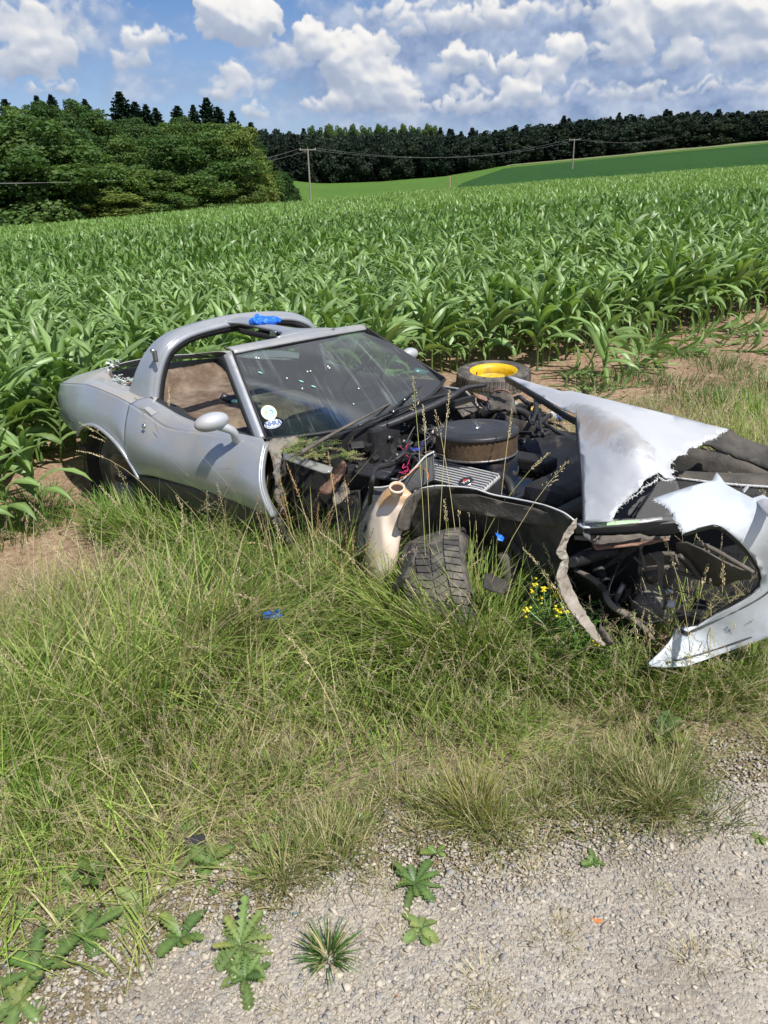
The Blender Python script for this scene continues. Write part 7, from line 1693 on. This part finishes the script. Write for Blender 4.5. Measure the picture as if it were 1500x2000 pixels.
def stones(n, smin, smax, dens, seed, pw=2.2):
    r = np.random.default_rng(seed); x = r.uniform(-1.8, 2.6, n); y = r.uniform(.75, 2.6, n); s = road_s(x, y); t = road_t(x, y); e = edge_at(t)
    k = inview(x, y, .2) & (r.random(n) < dens(x, y, s, t, e)); x, y = x[k], y[k]; m_ = len(x)
    sz = smin + (smax - smin) * r.random(m_) ** pw; P = np.stack([x, y, ground_z(x, y) + .006 + sz * .05], -1)
    v, f, c = scatter(rk_, P, r.uniform(0, 6.283, m_), sz, None, None, seed)
    base = np.array([(.38, .35, .30), (.32, .30, .27), (.44, .39, .31), (.25, .25, .255), (.50, .45, .37), (.31, .26, .21)])
    # colour per stone: verts are grouped 42 per stone
    nv = len(rk_[0][0]); cc = base[r.integers(0, 6, len(v) // nv)] * r.uniform(.8, 1.15, (len(v) // nv, 1)); c = np.repeat(cc, nv, 0)
    # random tilt
    ang = r.normal(0, .5, (len(v) // nv, 2)); ctr = v.reshape(-1, nv, 3).mean(1, keepdims=True); w = v.reshape(-1, nv, 3) - ctr
    z = w[..., 2] + w[..., 0] * ang[:, :1] * .6 + w[..., 1] * ang[:, 1:] * .6; w[..., 2] = z
    return (w + ctr).reshape(-1, 3), f, c
fines = lambda x, y, s, t, e: np.clip(1 - sstep(.10, .80, (e - s) * .55 + .62 * (x - .45) + (gnoise(x, y, 2.2, 81) - .5) * .9), .24, 1)
acc_b.clear()
collect('st', stones(120000, .0026, .0075, lambda x, y, s, t, e: sstep(.22, -.05, s - e) * fines(x, y, s, t, e), 1))
collect('st', stones(30000, .006, .0125, lambda x, y, s, t, e: sstep(.15, -.05, s - e) * fines(x, y, s, t, e) ** 1.5, 2, 2.5))
collect('st', stones(3200, .010, .018, lambda x, y, s, t, e: sstep(.12, -.05, s - e) * (.4 + .6 * fines(x, y, s, t, e)), 3, 2))
make_stuff('gravel', 'st', 'stone', 'loose angular grey gravel of the track shoulder', 'gravel')
# soil clods in the field margin
n = 9000; r = np.random.default_rng(77); x = r.uniform(-4.2, 8, n); y = r.uniform(3.4, 13, n); s = road_s(x, y); k = (np.abs(x) < .6 * y + .5) & (s > 3.5) & (s < 8.8) & ~in_car(x, y); x, y = x[k], y[k]; m_ = len(x)
sz = .008 + .035 * r.random(m_) ** 4; v, f, c = scatter(rk_, np.stack([x, y, ground_z(x, y)], -1), r.uniform(0, 6.28, m_), sz, None, None, 9)
c = np.repeat(np.array([(.42, .29, .20)]) * r.uniform(.6, 1.15, (len(v) // len(rk_[0][0]), 1)), len(rk_[0][0]), 0)
o = link('soil_clods', npmesh('soil_clods', v, f, c), MATS['straw']); tag(o, 'crumbly reddish-brown clods on the bare field margin', 'soil clods', kind='stuff')

# ------------------------------------------------------------------ flattened and bent corn
def corn_obj(P, rot_e, s_, k, label, group=None):
    o = bpy.data.objects.new('corn_plant', near_me[k % 7]); C.objects.link(o); o.location = P; o.rotation_euler = rot_e; o.scale = (s_,) * 3; tag(o, label, 'corn plant', group); return o
BC = [(120, 905, .15, -.1, 2.0, .80, 'corn plant standing against the tail of the wreck, its leaf across the rear fender'), (165, 925, .05, .15, .6, .62, 'small dark corn plant in front of the rear fender'), (75, 900, -.1, .1, 1.0, .85, 'corn plant left of the tail of the wreck'),
      (1175, 745, .5, -.45, .4, .80, 'bent corn plant drooping beside the field, nearest the hood'), (1215, 735, .75, .4, 1.4, .75, 'bent corn plant leaning right next to the drooping one'), (1140, 735, .2, -.3, 2.2, .85, 'crooked corn plant left of the bent clump'),
      (1250, 712, 1.1, .5, 3.0, .8, 'corn plant knocked over to the right at the field corner')]
for i, (px, py, rx, ry, rz, s_, lb) in enumerate(BC): corn_obj(at_ground(px, py), (rx, ry, rz), s_, i, lb)
for i, (px, py, rz, s_) in enumerate(((1290, 655, 1.2, .8), (1340, 650, 1.5, .85), (1390, 660, 1.3, .8), (1430, 645, 1.7, .8), (1480, 690, 1.1, .8), (1260, 690, 1.0, .8), (1230, 700, 2.2, .7), (1150, 770, 1.6, .6), (1120, 778, .8, .6), (1200, 720, 1.2, .7), (1360, 680, 1.4, .7), (1410, 690, .9, .7), (1500, 640, 1.6, .8), (1320, 672, 1.9, .7), (1075, 760, 1.1, .6), (1100, 830, 1.4, .5), (1060, 742, 1.3, .6), (20, 900, 2.0, .6))):
    corn_obj(at_ground(px, py) + np.array([0, 0, .03]), (rad(86), 0, rz), s_, i, 'green corn plant flattened on the soil beside the track of the wreck', 'flattened corn plants')
# ------------------------------------------------------------------ loose wheel, gloves, litter
lw = at_ground(963, 758); lw_root = empty('loose_wheel', lw); tag(lw_root, 'loose tyre on a bright yellow steel rim lying flat behind the engine bay', 'wheel')
lwc = np.array([0, 0, .085]); 
def wheel_flat():
    R_, W_, rimr = .350, .20, .218; h = W_ / 2; ax = Vector((-.02, -.07, 1)).normalized()
    prof = [(rimr, -h * .8), (.27, -h * 1.05), (R_ - .03, -h * .95), (R_ - .006, -h * .7), (R_, 0), (R_ - .006, h * .7), (R_ - .03, h * .95), (.27, h * 1.05), (rimr + .01, h * .92), (rimr, h * .8)]
    t_ = MB().lathe(prof, lwc, ax, 72); q_ = Vector((0, 0, 1)).rotation_difference(ax).to_matrix()
    for i in range(60):
        for z0, z1 in ((-.09, -.02), (.0, .085)):
            a = 6.28318 * (i + (.5 if z0 < -.01 else 0)) / 60; vs = []
            for z in (z0, z1):
                for aa in (a - .03, a + .03):
                    for rr_2 in (R_ - .02, R_ + .006 - (.008 if abs(z) > .08 else 0)): vs.append(t_.bm.verts.new(Vector(lwc) + q_ @ Vector((rr_2 * math.cos(aa), rr_2 * math.sin(aa), z))))
            for f_ in ((1, 3, 7, 5), (0, 1, 5, 4), (2, 3, 7, 6), (0, 2, 3, 1), (4, 5, 7, 6)): t_.bm.faces.new([vs[k_] for k_ in f_])
    t_.build('tyre', K['tyre_rubber'], lw_root)
    rm = MB().lathe([(rimr - .004, -h * .8), (rimr - .02, -h * .5), (.185, .0), (.182, h * .2), (.190, h * .55), (rimr - .022, h * .66), (rimr - .006, h * .74), (rimr + .004, h * .92), (rimr + .010, h * .90), (rimr + .004, h * .70)], lwc, ax, 64)
    ro = rm.build('rim', K['yellow_paint'], lw_root)
    MB().lathe([(.186, .005), (.172, -.012), (.10, -.012), (.07, .010), (.045, .012), (.04, -.02)], lwc, ax, 48).build('rim_centre', K['yellow_paint'], ro)
    q3 = Vector(lwc) + q_ @ Vector((-.165, .02, .03)); MB().tube([q3, q3 + Vector((.01, 0, .045))], .006, 6).build('valve', K['black_rubber'], ro)
wheel_flat()
def glove(name, c, size, seed, label, parts=7, mat='blue_nitrile'):
    m_ = MB(); r = random.Random(seed)
    m_.blob((0, 0, size * .22), (size, size * .7, size * .34), 4, .35, seed, 1.2 / size * .06)
    for k in range(parts):
        a = r.uniform(0, 6.28); q = size * r.uniform(.3, .8); p0 = (math.cos(a) * q, math.sin(a) * q * .7, size * .2); d = r.uniform(0, 6.28)
        pts = [p0, (p0[0] + math.cos(d) * size * .35, p0[1] + math.sin(d) * size * .3, size * r.uniform(.3, .6)), (p0[0] + math.cos(d + .8) * size * .6, p0[1] + math.sin(d + .8) * size * .5, size * r.uniform(.05, .4))]
        m_.tube(pts, [size * .16, size * .17, size * .10], 8, 10)
    o = m_.build(name, K[mat]); o.location = c
    rem = o.modifiers.new('merge', 'REMESH'); rem.mode = 'VOXEL'; rem.voxel_size = size * .05
    dsp = o.modifiers.new('folds', 'DISPLACE'); tx = bpy.data.textures.new('folds', 'CLOUDS'); tx.noise_scale = size * .35; dsp.texture = tx; dsp.strength = size * .28
    tag(o, label, 'glove'); return o
gc = c2w(cp(515, 631, 'y', .02))
glove('rubber_glove', gc, .075, 2, 'crumpled bright blue rubber glove lying on the roof hoop')
g2 = at_ground(540, 1300); glove('rubber_glove', g2 + np.array([0, 0, .225]), .048, 5, 'crumpled blue rubber glove half hidden in the grass')
rg = c2w(cp(976, 1049, 'y', -.60)); o = sheet('blue_rag', jag([(968, 1040), (978, 1044), (985, 1050), (982, 1057), (972, 1054), (968, 1040)], 1, 4), [(968, 1040, 'y', -.60), (985, 1050, 'y', -.58), (972, 1056, 'y', -.62)], K['blue_nitrile'], None, .004, 4, None, .004)
o.matrix_world = Mc; tag(o, 'tiny scrap of blue glove caught at the wheel arch', 'rag')
q = at_ground(1044, 806); o = MB().tube([(-.05, -.02, .02), (-.01, .0, .035), (.04, .03, .03), (.06, .035, .015)], [.014, .016, .015, .012], 8, 14).build('yellow_strap', K['yellow_paint']); o.location = q; tag(o, 'short piece of bright yellow strap on the soil behind the engine', 'strap')
q = at_ground(1088, 822); root = empty('drink_can', q); tag(root, 'dented blue and white drink can lying behind the hood edge', 'can')
simple('can_blue', (.03, .09, .35), (.04, .12, .40), .35)
ca = Vector((.85, -.4, .1)).normalized()
MB().lathe([(0, -.075), (.03, -.075), (.04, -.065), (.04, .0)], (0, 0, .04), ca, 24).build('can_base', K['white_plastic'], root)
MB().lathe([(.0402, -.0), (.0402, .06), (.032, .078), (.0, .078)], (0, 0, .04), ca, 24).build('can_side', K['can_blue'], root)
q = at_ground(1165, 1802); o = MB().box((0, 0, .006), (.026, .010, .008), Matrix.Rotation(-.25, 3, 'Z'), .003).build('orange_chip', K['orange_wire']); o.location = q; tag(o, 'small orange plastic chip on the gravel', 'plastic chip')
q = at_ground(776, 1950); o = MB().box((0, 0, .005), (.007, .010, .006), Matrix.Rotation(.4, 3, 'Z'), .002).build('orange_chip', K['orange_wire']); o.location = q; tag(o, 'tiny amber crumb near the bottom of the gravel', 'plastic chip')
o = MB().box((0, 0, 0), (.055, .035, .006), Matrix.Rotation(.3, 3, 'Z') @ Matrix.Rotation(.3, 3, 'X'), .002).build('black_fragment', K['black_plastic']); o.location = at_ground(383, 1655) + np.array([0, 0, .02]); tag(o, 'flat black plastic fragment in the thatch above the weeds', 'fragment')
o = MB().box((0, 0, .0), (.030, .022, .004), Matrix.Rotation(1.0, 3, 'Z'), .001).build('black_fragment', K['black_plastic']); o.location = at_ground(535, 1655) + np.array([0, 0, .012]); tag(o, 'small black fragment by the gravel corner of the verge', 'fragment')
o = MB().box((0, 0, 0), (.008, .006, .004), None, .001).build('blue_crumb', K['light_blue_paint']); o.location = at_ground(576, 1790) + np.array([0, 0, .012]); tag(o, 'tiny bright blue crumb above the spiky tuft', 'fragment')
for i, (px, py, sz, lb) in enumerate(((880, 765, .10, 'pale teal glass shard left of the loose wheel'), (1005, 790, .09, 'teal glass shard between the loose wheel and the hood tip'), (1050, 722, .06, 'small teal shard behind the loose wheel'))):
    o = MB().box((0, 0, .01), (sz, sz * .4, .006), Matrix.Rotation(i * 1.1, 3, 'Z'), .001).build('glass_shard', K['teal_glass']); o.location = at_ground(px, py); tag(o, lb, 'glass shard')
# bits of weed torn up onto the cowl
def clump_on(px0, px1, py0, py1, zc, n, seed, label):
    r = np.random.default_rng(seed); V, F, Cc = [], [], []
    for _ in range(n):
        q = c2w(cp(r.uniform(px0, px1), r.uniform(py0, py1), 'z', zc + r.uniform(0, .035))); az = r.uniform(0, 6.283); c = np.array([.20, .26, .07]) * r.uniform(.7, 1.4) if r.random() < .75 else np.array([.45, .38, .2])
        for i in range(7):
            q = q + np.array([math.cos(az), math.sin(az), r.normal(0, .3)]) * .011
            for w in range(5):
                th = w * 1.257 + r.uniform(-.3, .3); d = np.array([math.cos(th), math.sin(th), r.uniform(-.2, .6)]); sd = np.array([-math.sin(th), math.cos(th), 0]) * .0016; L = .013; b0 = len(V)
                V += [q, q + d * L * .5 + sd, q + d * L, q + d * L * .5 - sd]; F += [(b0, b0 + 1, b0 + 2, b0 + 3)]; Cc += [c] * 4
    o = link('torn_weed', npmesh('torn_weed', np.array(V), np.array(F), np.array(Cc)), MATS['weed_leaf']); tag(o, label, 'torn weed')
clump_on(560, 640, 862, 890, .72, 70, 1, 'torn green weeds lying on the cowl corner of the wreck')
clump_on(662, 682, 884, 894, .70, 16, 2, 'few torn weed sprigs on the edge of the engine bay')
